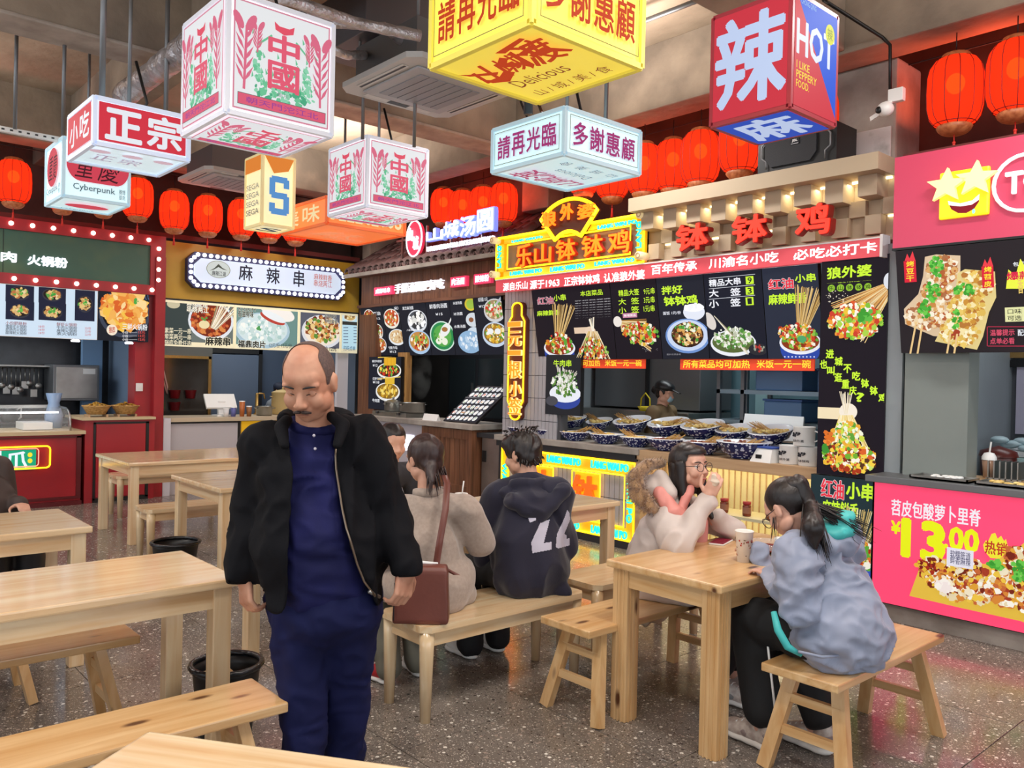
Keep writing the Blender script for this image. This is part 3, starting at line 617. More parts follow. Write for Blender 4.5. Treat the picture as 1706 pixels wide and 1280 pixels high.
def m2(b):
    b.pdisc(438, 551, 46, 30, '#a9c4d2'); b.pdisc(438, 549, 42, 26, '#cfe0e2'); b.pblobs(438, 549, 38, 22, ('#e6f0ee', '#c4d9d6', '#f3f6ef', '#aacac6'), 120, 3.6)
    b.pdisc(462, 520, 30, 13, '#f2ede6', rot=-.3); b.pdisc(454, 531, 22, 7, '#b7463a', rot=-.35); b.pdisc(456, 528, 21, 6, '#e9eef0', rot=-.35); b.pblobs(432, 548, 6, 4, ('#4d9c55',), 6, 2)
    b.ptext('好肉好料', 396, 508, 426, 517, '#26342f', .04, '#f2efe0', ow=.06); b.ptext('有滋有味', 396, 519, 422, 528, '#26342f', .04, '#f2efe0', ow=.06)
    b.ptext('福鼎肉片', 396, 569, 442, 580, '#22241f', .05, '#e8e8dc', ow=.08); b.ptext('12元/份 15元/份', 448, 573, 486, 579, '#3a3d38', .01)
def m3(b):
    b.pdisc(537, 553, 34, 28, '#d9dbe0'); b.pdisc(537, 552, 30, 24, '#efe3d3'); b.pblobs(537, 548, 28, 22, ('#c98a4a', '#8e4a2a', '#e8c98a', '#f0ddb5', '#6d2f22', '#5f8f3c', '#d9a357'), 190, 3.2)
    b.ptext('炒锅鲜拌', 541, 525, 560, 531, '#2b2b2b', .03, '#ecebe0', ow=.05); b.ptext('拌拌鲜香', 541, 533, 562, 539, '#2b2b2b', .03, '#ecebe0', ow=.05); b.ptext('干拌馄饨 12元', 520, 578, 560, 584, '#2b2b2b', .02)
ymenu('backlit picture board of chilli skewers in a bowl, beside the red post', 271, 390, m1, '#6b7470')
ymenu('backlit picture board of white meat soup with a red spoon', 391, 497, m2, '#6d8f8a')
ymenu('backlit picture board of mixed fried dumplings, above the bald man', 498, 567, m3, '#5b5e6a')
def m4(b):
    b.pdisc(583, 528, 11, 8, '#dfe4dc'); b.pdisc(583, 528, 9, 6, '#c9a867'); b.pblobs(583, 528, 8, 5, ('#7a5a3a', '#e8d9a8'), 12, 2)
    b.prect(570, 537, 596, 541, '#3a3a35')
    for k in range(6): b.pline(572, 546+k*5, 580, 546+k*5, 1.2, '#53607a'); b.pline(589, 546+k*5, 594, 546+k*5, 1.2, '#53607a')
    b.ptext('扫码点单', 572, 577, 592, 584, '#3a6a8a', .02)
ymenu('narrow pale blue price list at the end of the yellow stall menu', 568, 596, m4, '#b9dcea')
# counter
yc = thing('serving_counter', 'white panelled counter of the yellow stall with pale wooden worktop', 'counter', (-10.6, 5.0, 0)); O = yc.location.copy()
for a_, c_ in ((3.73, 4.62), (5.3, 6.4)): MB().box(-11.3, a_, 0, -10.78, c_, .93).build('body', mat('white_laminate', '#b9b2b4', .45), yc, origin=O)
MB().box(-10.78, 3.73, 0, -10.72, 4.62, .93).build('front_panel', MATS['white_laminate'], yc, origin=O)
MB().box(-11.35, 3.7, .93, -10.68, 6.42, .98).build('worktop', mat('pale_top', '#c3b195', .45), yc, origin=O)
MB().box(-10.73, 4.62, .0, -10.715, 4.66, .93).box(-10.73, 3.72, .905, -10.71, 4.64, .93).build('shadow_gap', M_black, yc, origin=O)
b = LB(-10.71); MB().box(-11.3, 4.66, 0, -10.712, 5.3, .93).build('yellow_panel', M_yellow, yc, origin=O)
b.rect(4.67, .02, 5.29, .92, '#d8a520'); b.disc(4.98, .74, .25, .16, '#e9ecd9'); b.disc(4.98, .74, .225, .14, '#cfdccf')
b.poly([(4.8, .72), (4.9, .77), (4.98, .83), (5.06, .77), (5.16, .72), (5.06, .75), (4.98, .79), (4.9, .75)], '#4a5045'); b.text('麻辣江湖', 4.86, .64, 5.1, .69, '#2e332e', .03)
b.disc(4.98, .25, .24, .2, '#dde6ea'); b.blobs(4.98, .25, .19, .15, ('#b5452a', '#d98a4a', '#e8c98a', '#71301f'), 60, .03)
b.build('print', print_mat('yellow_print', 0.25), yc, O)
# kitchen behind it
struct('wall_kitchen_2', MB().box(-12.62, 3.58, 0, -12.55, 6.42, 3.2), mat('slate_blue_wall', '#56657c', .55, col2='#4c5a70', nscale=.7))
fr = thing('glass_door_fridge', 'upright fridge with gold framed glass door in the yellow stall', 'fridge', (-12.2, 4.1, 0)); O = fr.location.copy()
MB().box(-12.5, 3.65, 0, -11.95, 4.75, 1.95).build('body', M_steeld, fr, origin=O)
M_gold = mat('gold_trim', '#c09a5e', .25, .8)
for y0_, y1_ in ((3.66, 3.85), (3.9, 4.72)):
    MB().box(-11.95, y0_, .75, -11.91, y0_+.04, 1.8).box(-11.95, y1_-.04, .75, -11.91, y1_, 1.8).box(-11.95, y0_, 1.76, -11.91, y1_, 1.8).box(-11.95, y0_, .75, -11.91, y1_, .79).build('door_frame', M_gold, fr, origin=O)
    MB().box(-11.945, y0_+.04, .79, -11.935, y1_-.04, 1.76).build('door_glass', mat('smoked_glass', '#4a4440', .08, alpha=.85), fr, origin=O)
MB().tube([(-11.9, 4.0, 1.7), (-11.86, 4.02, 1.6), (-11.86, 4.08, 1.35), (-11.9, 4.1, 1.25), (-11.87, 4.04, 1.4), (-11.87, 3.98, 1.62)], .012, 6, closed=True).build('handle', mat('pink_handle', '#d8a69a', .4), fr, origin=O)
for k in range(3): 
    t = thing('plastic_tub', 'red plastic tub seen inside the glass fridge, %s' % ('top left', 'top right', 'bottom')[k], 'tub', (-11.9, 4.2+.22*(k % 2), 1.02+(.17 if k < 2 else 0)))
    t.location.x = -11.93; MB().lathe([(0, 0), (.06, 0), (.08, .12), (.085, .12), (0, .1)], 16).build('tub', M_red, t).location.x = .03
ps = thing('checkout_screen', 'white slanted checkout screen on the yellow stall counter', 'screen', (-10.95, 4.5, .98)); MB().bar((-.02, 0, .02), (-.05, 0, .2), .1, .05).box(-.12, -.1, 0, .08, .1, .02, bev=.005).build('stand', M_white, ps)
MB().add([(.02, -.22, .12), (.02, .2, .12), (-.1, .2, .3), (-.1, -.22, .3), (-.0, -.22, .1), (-.0, .2, .1), (-.12, .2, .28), (-.12, -.22, .28)], [(0,1,2,3),(7,6,5,4),(0,4,5,1),(1,5,6,2),(2,6,7,3),(3,7,4,0)]).build('screen', M_white, ps)
for nm, y, c_, h in (('cup', 4.72, '#b5652f', .2), ('jar', 4.6, '#5c5f9a', .12), ('cup', 4.82, '#8a5a30', .13), ('jar', 4.5, '#dadada', .1)):
    t = thing(nm, '%s %s standing on the yellow stall counter' % ({'#b5652f': 'tall orange', '#5c5f9a': 'blue lidded', '#8a5a30': 'short brown', '#dadada': 'small white'}[c_], nm), nm, (-10.82, y, .98)); mm = mat('c_'+c_, c_, .4)
    MB().lathe([(0, 0), (.03, 0), (.038, h), (.033, h), (0, h*.9)], 16).build('body', mm, t); MB().lathe([(.04, h), (.04, h+.012), (0, h+.014)], 16).build('lid', M_white, t)
pot(-10.95, 5.1, .98, .11, .13, 'steel pot of ladles on the yellow stall counter, behind the orange cup')
pot(-11.2, 5.5, .98, .16, .32, 'large straw coloured steamer pot behind the bald man', mat('straw', '#cdb27a', .6), lid=True)
t = thing('juice_press', 'small brass tap standing on the yellow stall counter', 'tap', (-11.3, 5.15, .98)); MB().lathe([(0, 0), (.05, 0), (.03, .03), (.022, .3), (0, .31)], 14).build('column', M_gold, t); MB().tube([(0, .02, .3), (0, .1, .3), (0, .12, .22)], .012, 6).build('spout', M_gold, t)
M_slate = MATS['slate_blue_wall']
t = thing('hatch_door', 'slate blue door with dark rail at the back of the yellow stall', 'door', (-12.5, 5.3, 0)); MB().box(0, -.4, 0, .03, .4, 1.85, bev=.006).build('leaf', mat('slate_door', '#66758c', .5), t); MB().box(0, -.46, 0, .04, -.4, 1.95).box(0, .4, 0, .04, .46, 1.95).box(0, -.46, 1.87, .04, .46, 1.95).build('door_frame', M_dark, t)
area_light('kitchen_light', (-11.7, 5.0, 2.9), (0, 0, 0), .4, 1.6, 22, (.92, .96, 1))
# ================================================================ RIGHT ROW (facing -Y)
def RB(y): return Board((0, y, 0), (1, 0, 0), (0, 0, 1))
def TB(y, z0=1.79, z1=2.52, out=.13):
    """a board leaning forward: its top edge stands out from its bottom edge"""
    return Board((0, y+out, z0), (1, 0, 0), (0, -out, z1-z0))
M_tile = mat('roof_tile_clay', '#574a47', .7, col2='#7a5a56', nscale=9, bump=(20, .4, .01))
# ---------- dumpling stall with tiled awning
ds = thing('food_stall', 'dark timber front of the stall under the clay tiled awning', 'stall', (-8.8, 6.3, 0)); O = ds.location.copy()
mb = MB(); x = -10.4
MB().box(-10.4, 6.32, 2.5, -6.95, 6.42, 3.1).build('fascia', M_woodd, ds, origin=O)
R = random.Random(5)
first = None
while x < -6.96:
    w = min(.12+R.random()*.06, -6.95-x)
    MB().box(x+.002, 6.3-R.random()*.006, 2.57, x+w-.002, 6.32, 3.0).build('plank', M_wooddz, ds, origin=O); x += w
MB().box(-10.42, 6.24, 2.54, -6.95, 6.32, 2.58).box(-10.42, 6.2, 2.98, -6.95, 6.3, 3.02).build('rail', M_woodd, ds, origin=O)
for x0 in (-10.45, -10.3, -10.15): MB().box(x0, 6.3, 0, x0+.145, 6.4, 2.56).build('plank', M_wooddz, ds, origin=O)
MB().box(-9.52, 6.36, 1.0, -9.3, 6.44, 1.9).build('post', wood('post_light', '#b98d52', '#8f6334', 2, .5, True), ds, origin=O)
MB().box(-10.0, 6.36, 0, -9.5, 6.42, 1.05).build('post', M_wooddz, ds, origin=O)
# awning of clay tiles, every tile a piece
aw = thing('tiled_awning', 'sloping awning of dark reddish clay tiles over the timber fascia', 'awning', (-8.6, 6.2, 3.0)); O = aw.location.copy()
MB().add([(-10.5, 6.08, 3.0), (-6.95, 6.08, 3.0), (-6.95, 6.95, 3.56), (-10.1, 6.95, 3.56), (-10.5, 6.08, 2.97), (-6.95, 6.08, 2.97), (-6.95, 6.95, 3.53), (-10.1, 6.95, 3.53)],
         [(0,1,2,3),(7,6,5,4),(0,4,5,1),(1,5,6,2),(2,6,7,3),(3,7,4,0)]).build('deck', M_woodd, aw, origin=O)
MB().box(-10.5, 6.05, 2.96, -6.95, 6.08, 3.01).build('gutter', M_conc2, aw, origin=O)
def tile_mesh(r, L, th, flip):
    mb = MB(); vs = []; n = 5
    for y in (0, L):
        for rr_ in (r, r-th):
            for k in range(n+1): t = pi*k/n; vs.append((rr_*cos(t), y*1.0, rr_*sin(t)*.85*(1 if not flip else -1) + y*.62))
    m = n+1; fs = []
    for k in range(n): fs += [(k, k+1, 2*m+k+1, 2*m+k), (m+k, 3*m+k, 3*m+k+1, m+k+1), (k, m+k, m+k+1, k+1), (2*m+k, 2*m+k+1, 3*m+k+1, 3*m+k)]
    return mb.add(vs, fs, None, True)
tm = None
for row in range(4):
    for k in range(23):
        x = -10.42+k*.152+row*.04
        if x > -7.0: continue
        if tm is None: o = tile_mesh(.08, .27, .014, False).build('roof_tile', M_tile, aw); tm = o.data
        else: o = bpy.data.objects.new('roof_tile', tm); COL.objects.link(o); o.parent = aw
        o.location = Vector((x+R.uniform(-.01, .01), 6.06+row*.2, 3.03+row*.127)) - O; o.rotation_euler = (R.uniform(-.05, .05), 0, R.uniform(-.08, .08))
tm2 = None
for row in range(4):
    for k in range(22):
        x = -10.34+k*.152+row*.04
        if x > -7.02: continue
        if tm2 is None: o = tile_mesh(.075, .27, .014, True).build('roof_tile', M_tile, aw); tm2 = o.data
        else: o = bpy.data.objects.new('roof_tile', tm2); COL.objects.link(o); o.parent = aw
        o.location = Vector((x, 6.07+row*.2, 3.06+row*.127)) - O; o.rotation_euler = (R.uniform(-.05, .05), 0, R.uniform(-.05, .05))
# fascia lettering
b = RB(6.29)
for (t_, x0, y0, x1, y1, lab) in (('成都味串', 623, 476, 653, 493, 'beside the yellow stall'), ('肉汤圆', 750, 459, 777, 479, 'middle of the three'), ('酸辣粉', 789, 454, 818, 474, 'next to the yellow neon sign')):
    t = thing('light_box_sign', 'small pink light box on dark timber fascia, %s' % lab, 'sign', PY((x0+x1)/2, (y0+y1)/2, 6.27)); O = t.location.copy()
    bb = RB(6.25); a0, b0 = bb.uv(x0, y1); a1, b1 = bb.uv(x1, y0); panel_on(bb, a0, b0, a1, b1, .05).build('case', mat('pink_lit', '#d8365a', .4, emit=.8, ecol='#e83a62'), t, origin=O)
    px_solid(bb, t_, x0+3, y0+3, x1-3, y1-3, .012, .006, .001, M_whiteglow, 'lettering', t, O)
t = thing('fascia_lettering', 'white glowing characters in a row on the dark timber fascia', 'sign', PY(700, 475, 6.29)); px_solid(b, '手搓汤圆更好吃', 660, 464, 742, 490, .008, .03, .005, M_whiteglow, 'lettering', t, t.location)
# roof sign
rs = thing('roof_sign', 'blue white glowing characters standing above the tiled awning', 'sign', PY(770, 400, 6.15)); O = rs.location.copy(); b = RB(6.12)
M_bluew = mat('letter_side_blue', '#9fb4ff', .4, emit=.9, ecol='#6f86ff')
for ch, x0, y0, x1, y1 in (('山', 712, 378, 741, 404), ('城', 741, 366, 768, 398), ('汤', 768, 358, 796, 396), ('圆', 797, 346, 825, 388)):
    px_solid(b, ch, x0, y0, x1, y1, .07, .06, -.04, M_bluew, 'letter', rs, O)
    px_solid(b, ch, x0+1, y0+1, x1-1, y1-1, .02, .01, .022, M_whiteglow, 'letter_face', rs, O)
px_solid(b, 'MOUNTAIN CITY RICE DUMPLINGS', 714, 401, 825, 412, .02, .03, 0, M_whiteglow, 'lettering', rs, O)
b2 = RB(6.12); cx, cz = b2.uv(692, 398); ra = .17
MB().prism([(cx+ra*.95*cos(q*pi/14), cz+ra*1.3*sin(q*pi/14)) for q in range(28)], lambda x, z, d: (x, 6.1+d, z), .06).build('round_plate', mat('round_red', '#c42a44', .4, emit=.8, ecol='#e0304e'), rs, origin=O)
MB().tube([(cx+ra*cos(q*pi/14), 6.1, cz+ra*1.35*sin(q*pi/14)) for q in range(28)], .012, 6, closed=True).build('round_frame', M_whiteglow, rs, origin=O)
solid_text(b2, '山', cx-.12, cz-.03, cx-.01, cz+.14, .03, .02, .03, M_whiteglow, 'lettering', rs, O); solid_text(b2, '城', cx+.01, cz-.15, cx+.12, cz+.02, .03, .02, .03, M_whiteglow, 'lettering', rs, O)
mb = MB()
for xx in (-9.15, -8.6, -8.1, -7.5): mb.box(xx-.012, 6.14, 3.05, xx+.012, 6.165, 3.5)
mb.box(-9.3, 6.15, 3.36, -7.3, 6.17, 3.385); mb.build('bracket', M_steel, rs, origin=O)

# menus of the dumpling stall, six tall panels leaning forward
BOWLF = ('#e6c06a', '#d65a2e', '#f0e2c0', '#6fae4a', '#b23a24', '#f4efe4', '#d99a4a')
DARKN = '#20222c'
def rmenu(label, x0, x1, fn, ypl, z0, z1, out, x0b=None, name='menu_board', bg=DARKN, cat='menu board', m=None):
    b = TB(ypl, z0, z1, out) if out else RB(ypl); h = (Vector((0, -out, z1-z0))).length
    if not out: b = Board((0, ypl, z0), (1, 0, 0), (0, 0, 1))
    xm = (x0+x1)/2; ym = 540; a0 = b.uv(x0, ym)[0]; a1 = b.uv(x1, ym)[0]; t = thing(name, label, cat, b.P((a0+a1)/2, h/2)); O = t.location.copy()
    panel_on(b, a0+.003, 0, a1-.003, h, .05).build('panel', M_black, t, origin=O); b.rect(a0+.004, .002, a1-.004, h-.002, bg); fn(b)
    b.clip(a0+.004, a1-.004, .002, h-.002)
    b.build('print', m or P_menu, t, O); return t
def words(b, t, x0, y0, x1, y1, col='#e9ecf2'): b.ptext(t, x0, y0, x1, y1, col, .03)
def d1(b):
    words(b, '红油', 621, 519, 633, 526); words(b, '¥12', 623, 529, 633, 533); words(b, '酸辣', 612, 547, 622, 553); words(b, '肥肠', 618, 576, 628, 582)
    b.bowl(615, 528, 9, 13, '#e8e4dc', '#a2401f', BOWLF, 30, 2.2); b.bowl(629, 552, 9, 13, '#e8e4dc', '#6d3a22', BOWLF, 30, 2.2); b.bowl(634, 574, 10, 12, '#dfe2e8', '#b46a3a', BOWLF, 30, 2.2)
def d2(b):
    b.bowl(652, 530, 13, 16, '#e9e6da', '#c3552d', BOWLF, 50, 2.6); b.bowl(662, 561, 14, 13, '#e4eaf0', '#d9b98a', ('#f0ead8', '#d8c39a', '#e7d2a8', '#b98a5a'), 50, 2.4)
    words(b, '米粉', 657, 510, 669, 517); words(b, '¥15', 658, 521, 667, 525); words(b, '馄饨', 648, 577, 662, 582); words(b, '¥13', 650, 584, 660, 588)
def d3(b):
    words(b, '黑芝麻汤圆', 671, 510, 688, 517); b.bowl(695, 534, 16, 18, '#d8dde4', '#4b4f57', ('#f2f2ee', '#ffffff', '#dadcd8', '#3a3a3c'), 44, 4); words(b, '八宝汤圆', 678, 548, 690, 552)
    b.bowl(699, 569, 18, 19, '#a9c6e4', '#c08a4a', ('#f0d06a', '#c8402c', '#f2ede0', '#5b3322', '#e59a3a', '#7fb04c'), 80, 3)
def d4(b):
    b.ptext('鲜香肉汤圆', 716, 505, 744, 515, '#e9ecf2', .03); words(b, '¥15', 726, 521, 737, 526); b.pdisc(737, 560, 21, 25, '#cfe6dc'); b.pdisc(737, 560, 19, 23, '#2e8a4f'); b.pdisc(737, 560, 15, 18, '#5aa94e')
    for dx, dy in ((-6, 8), (4, 9), (-1, -1)): b.pdisc(737+dx, 560+dy, 5, 6, '#e9efdc')
    b.pblobs(737, 560, 14, 16, ('#3c8a35', '#9dc46a'), 14, 2); b.pdisc(742, 550, 10, 9, '#e8ebea', rot=.5); b.pdisc(741, 549, 5, 4, '#a5723c'); b.pline(745, 546, 753, 528, 3, '#e8ebea')
def d5(b):
    words(b, '米酒汤圆', 755, 502, 769, 508); words(b, '冰汤圆', 756, 520, 770, 526); words(b, '水果汤圆', 757, 541, 775, 547)
    b.pdisc(784, 507, 10, 11, '#d6c23c'); b.pdisc(784, 507, 7, 8, '#9ec04a'); b.pdisc(788, 533, 12, 12, '#cfd8e0'); b.pdisc(785, 533, 4, 4, '#8e5a3c'); b.pdisc(790, 556, 12, 11, '#cddbe8'); b.pdisc(783, 570, 20, 19, '#8fb4d6'); b.pblobs(783, 569, 16, 14, ('#bcd4ea', '#a3c4e2', '#e6eef6'), 44, 3)
def d6(b):
    words(b, '咸汤圆 15元', 797, 495, 812, 503); words(b, '¥12', 798, 508, 808, 513); b.bowl(824, 516, 18, 19, '#d0d2d4', '#a98d6a', ('#f2efe6', '#e6d5b2', '#d6402e', '#6aa048', '#c49a5e'), 80, 2.8); b.pline(826, 508, 838, 492, 4, '#b9bcc2')
    b.bowl(825, 556, 21, 20, '#c5d6ea', '#8a6a3a', ('#e8c24a', '#f2e6b0', '#d8a52e', '#5b9a3c', '#b8862a', '#f8f4e8'), 90, 3); b.pdisc(818, 552, 5, 5, '#eef2f2'); b.pdisc(830, 552, 5, 5, '#eef2f2')
segs = [603, 641, 668, 713, 753, 793, 840]
labs = ['dark menu panel with three small noodle bowls, next to timber post', 'dark menu panel with two bowls, second under the tiled awning', 'dark menu panel with white and colourful dumpling bowls', 'dark menu panel with one green bowl of dumplings and white spoon', 'dark menu panel with yellow and pale blue desserts', 'dark menu panel with two round soup bowls, next to vertical neon sign']
for k, fn in enumerate((d1, d2, d3, d4, d5, d6)): rmenu(labs[k], segs[k], segs[k+1], fn, 6.28, 1.86, 2.56, .13)
def dn(b):
    words(b, '番茄鸡蛋面', 620, 600, 636, 604); words(b, '¥12', 621, 607, 629, 611); words(b, '红烧牛肉面', 621, 629, 636, 633); words(b, '¥18', 621, 635, 632, 639)
    b.bowl(648, 617, 20, 13, '#e8e8e6', '#3a2a1c', ('#4f9a3c', '#d23a24', '#f0d65a', '#6db04a', '#b42a1c'), 60, 2.4); b.prect(640, 596, 660, 609, '#e8b530'); 
    for k in range(8): b.pline(641+k*2.4, 595, 641+k*2.4, 610, 1, '#c98a1e')
    b.pline(630, 596, 668, 593, 1.4, '#e8c860'); b.bowl(646, 652, 20, 15, '#e8e8e6', '#8a6a2a', ('#e8c24a', '#f2dc7a', '#c99a2a', '#a3741e'), 70, 2.6); b.prect(642, 629, 658, 640, '#e0b83a'); b.pline(630, 632, 668, 628, 1.4, '#e8c860')
    words(b, '牛肉面', 621, 665, 633, 670); words(b, '抄手面', 641, 665, 655, 670)
rmenu('upright dark screen with two noodle plates beside the pale wood post', 616, 670, dn, 6.3, 1.1, 1.84, 0)
# counter: white front, planks, worktop
dc = thing('serving_counter', 'brown plank and white fronted counter with grey top under dark dumpling menu', 'counter', (-8.2, 6.1, 0)); O = dc.location.copy()
MB().box(-9.9, 5.98, .0, -8.35, 6.5, .98).build('white_front', mat('counter_lilac', '#b7b3bb', .5), dc, origin=O)
MB().box(-9.95, 5.9, .98, -7.3, 6.55, 1.04, bev=.006).build('worktop', M_conc2, dc, origin=O)
for k in range(10): MB().box(-8.34+k*.092, 5.965, .3 if k % 9 else 0, -8.34+k*.092+.086, 6.0, .92 if k % 9 else .97).build('plank', M_wooddz, dc, origin=O)
MB().box(-8.35, 5.95, .86, -7.4, 5.965, .97).box(-8.35, 5.95, .22, -7.4, 5.965, .32).box(-8.35, 5.95, .0, -7.4, 5.965, .05).build('rail', M_wooddz, dc, origin=O)
MB().box(-7.42, 5.93, 0, -7.34, 6.5, .98).box(-8.35, 6.0, 0, -7.4, 6.5, .97).build('end_panel', M_wooddz, dc, origin=O)
b = RB(5.975); px_solid(b, '汤圆', 655, 725, 690, 748, .03, .01, 0, M_whiteglow, 'lettering', dc, O)
t = thing('utility_cabinet', 'plain grey metal cabinet between plank counter and neon counter', 'cabinet', (-7.1, 6.25, 0)); MB().box(-.2, -.2, 0, .17, .2, .9, bev=.008).build('body', M_steel, t); MB().box(-.24, -.25, .9, .19, .25, .95).build('worktop', M_dark, t); MB().box(-.18, -.21, .62, -.12, -.2, .75).build('lock_plate', M_black, t)
# cooker and pans with steam
t = thing('hob', 'steel gas hob on the grey counter under the noodle screen', 'hob', (-9.2, 6.2, 1.04)); MB().box(-.45, -.15, 0, .35, .2, .06, bev=.006).build('body', M_steel, t); MB().lathe([(.02, 0), (.02, .03), (0, .03)], 10, (-.3, -.17, .03)).lathe([(.02, 0), (.02, .03), (0, .03)], 10, (.2, -.17, .03)).build('knob', M_black, t)
pot(-9.4, 6.22, 1.1, .12, .12, 'small steel pan on the hob, nearer the noodle screen', M_steel, lid=True)
pot(-8.95, 6.22, 1.1, .17, .13, 'wide steel pan steaming on the hob', M_steel)
t = thing('napkin_holder', 'white card stand on the grey counter beside the steaming pan', 'stand', (-8.25, 6.02, 1.04)); MB().add([(-.15, -.03, 0), (.15, -.03, 0), (.15, .03, 0), (-.15, .03, 0), (-.15, 0, .08), (.15, 0, .08)], [(0,1,5,4),(2,3,4,5),(0,4,3),(1,2,5),(0,3,2,1)]).build('card', M_white, t)
# tilted picture board of dishes standing on the counter
b = Board((-8.05, 6.05, 1.05), (1, 0, 0), (.36, .32, .5)); b.v = Vector((.36, .32, .5)).normalized(); b.n = b.u.cross(b.v).normalized()
t = thing('dish_board', 'leaning black board of small dish pictures on grey counter', 'menu board', b.P(.3, .25)); O = t.location.copy()
panel_on(b, 0, 0, .62, .6, .03).build('panel', M_black, t, origin=O); b.rect(.01, .01, .61, .59, '#2a2c34'); R2 = random.Random(2)
for i in range(7):
    for j in range(6):
        x, y = .06+i*.083, .06+j*.092+(.02 if j > 3 else 0); b.disc(x, y, .034, .036, '#c9d0d8'); b.blobs(x, y, .024, .024, (R2.choice(('#c8553a', '#dfe6ea', '#7ba86a', '#b98a5a', '#e8e2d4')), '#e9e6de'), 8, .01)
b.rect(.01, .39, .61, .395, '#8f9398'); b.rect(.01, .19, .61, .195, '#8f9398'); b.build('print', print_mat('dish_print', .35), t, O)
# steam
st = bpy.data.materials.new('steam'); st.use_nodes = True; nt = st.node_tree; nt.nodes.clear(); out = nt.nodes.new('ShaderNodeOutputMaterial'); pv = nt.nodes.new('ShaderNodeVolumePrincipled'); pv.inputs['Color'].default_value = (.95, .95, .9, 1)
tcn = nt.nodes.new('ShaderNodeTexCoord'); nn = nt.nodes.new('ShaderNodeTexNoise'); nn.inputs['Scale'].default_value = 6; mr = nt.nodes.new('ShaderNodeMapRange'); mr.inputs[1].default_value = .4; mr.inputs[2].default_value = .8; mr.inputs[3].default_value = 0; mr.inputs[4].default_value = .7
nt.links.new(tcn.outputs['Object'], nn.inputs['Vector']); nt.links.new(nn.outputs[0], mr.inputs[0]); nt.links.new(mr.outputs[0], pv.inputs['Density']); nt.links.new(pv.outputs[0], out.inputs['Volume'])
o = MB().ball((0, 0, 0), (.16, .14, .35), 16, 12).build('steam', st, loc=(-8.95, 6.35, 1.62)); tag(o, 'pale steam rising from the wide pan on the hob', 'steam', kind='stuff')
# kitchen behind
struct('wall_kitchen_3', MB().box(-10.4, 8.2, 0, -7.06, 8.28, 3.2), mat('dark_kitchen', '#34383c', .5, col2='#2a2d31', nscale=1.2))
t = thing('kitchen_cabinet', 'dark steel glazed kitchen cabinet behind the steaming pans', 'cabinet', (-8.4, 7.9, 0)); MB().box(-1.6, -.3, 0, 1.2, .28, 1.95, bev=.01).build('body', M_dark, t)
for k in range(4): MB().box(-1.55+k*.68, -.32, 1.0, -.95+k*.68, -.3, 1.85, bev=.004).build('door', mat('dark_glass', '#2b3336', .15), t); MB().box(-1.0+k*.68, -.34, 1.3, -.985+k*.68, -.32, 1.5).build('handle', M_steel, t)
t = thing('wall_fan', 'pale extractor fan box high in the kitchen behind dumpling menu', 'fan', (-7.9, 7.4, 1.98)); MB().box(-.2, -.1, -.12, .2, .1, .12, bev=.01).build('case', M_steeld, t); MB().tube([(.08*cos(q*pi/8), -.11, .08*sin(q*pi/8)) for q in range(16)], .008, 6, closed=True).build('grille', M_dark, t)
area_light('kitchen_light', (-8.7, 7.1, 2.9), (0, 0, 0), 1.6, .4, 16, (.95, .97, 1))

# ---------- neon stall: tiled pier, scroll sign, vertical sign
M_wtile = mat('grey_white_tile', '#a9a8ae', .3)
M_grout = mat('tile_grout', '#4a4b50', .8)
pier = thing('tiled_pier', 'pier of narrow pale upright tiles behind the vertical neon sign', 'wall', (-6.55, 6.05, 0)); O = pier.location.copy()
MB().box(-6.9, 6.02, 0, -6.0, 6.12, 2.6).build('backing', M_grout, pier, origin=O)
def tiles(parent, x0, x1, y, z0, z1, w, h, m, O):
    me = None; nx = int((x1-x0)/w); nz = max(1, int(round((z1-z0)/h)))
    for i in range(nx):
        for j in range(nz):
            if me is None: o = MB().box(-w/2+.003, -.008, -h/2+.003, w/2-.003, .008, h/2-.003, bev=.002).build('tile', m, parent); me = o.data
            else: o = bpy.data.objects.new('tile', me); COL.objects.link(o); o.parent = parent
            o.location = Vector((x0+w*(i+.5), y, z0+h*(j+.5))) - O
tiles(pier, -6.9, -6.04, 6.012, .9, 2.58, .057, .24, M_wtile, O)
bn = thing('slogan_banner', 'red lit strip with white characters under the scroll and beige signs', 'banner', (-4.7, 5.86, 2.58)); O = bn.location.copy()
for x0, x1, t_list in ((-6.88, -4.83, (('源自乐山', 838, 468, 879, 485), ('源于1963', 883, 463, 932, 482), ('正宗钵钵鸡', 940, 456, 999, 477), ('认准狼外婆', 1006, 449, 1074, 471))), (-4.83, -2.64, (('百年传承', 1085, 434, 1161, 458), ('川渝名小吃', 1181, 419, 1297, 448), ('必吃必打卡', 1322, 402, 1461, 434)))):
    b = RB(5.85); a = mat('banner_face', '#b84048', .4, emit=.55, ecol='#e0505c')
    panel_on(b, x0, 2.515, x1, 2.645, .05).build('case', a, bn, origin=O)
    for w in t_list:
        b.ptext(w[0], *w[1:], '#ffffff', .045)
    b.build('print', print_mat('white_print_glow', 1.0), bn, O)
MB().box(-2.64, 5.78, 2.5, -2.62, 5.9, 2.66).box(-6.88, 5.84, 2.645, -2.64, 5.86, 2.655).build('edge_trim', M_white, bn, origin=O)
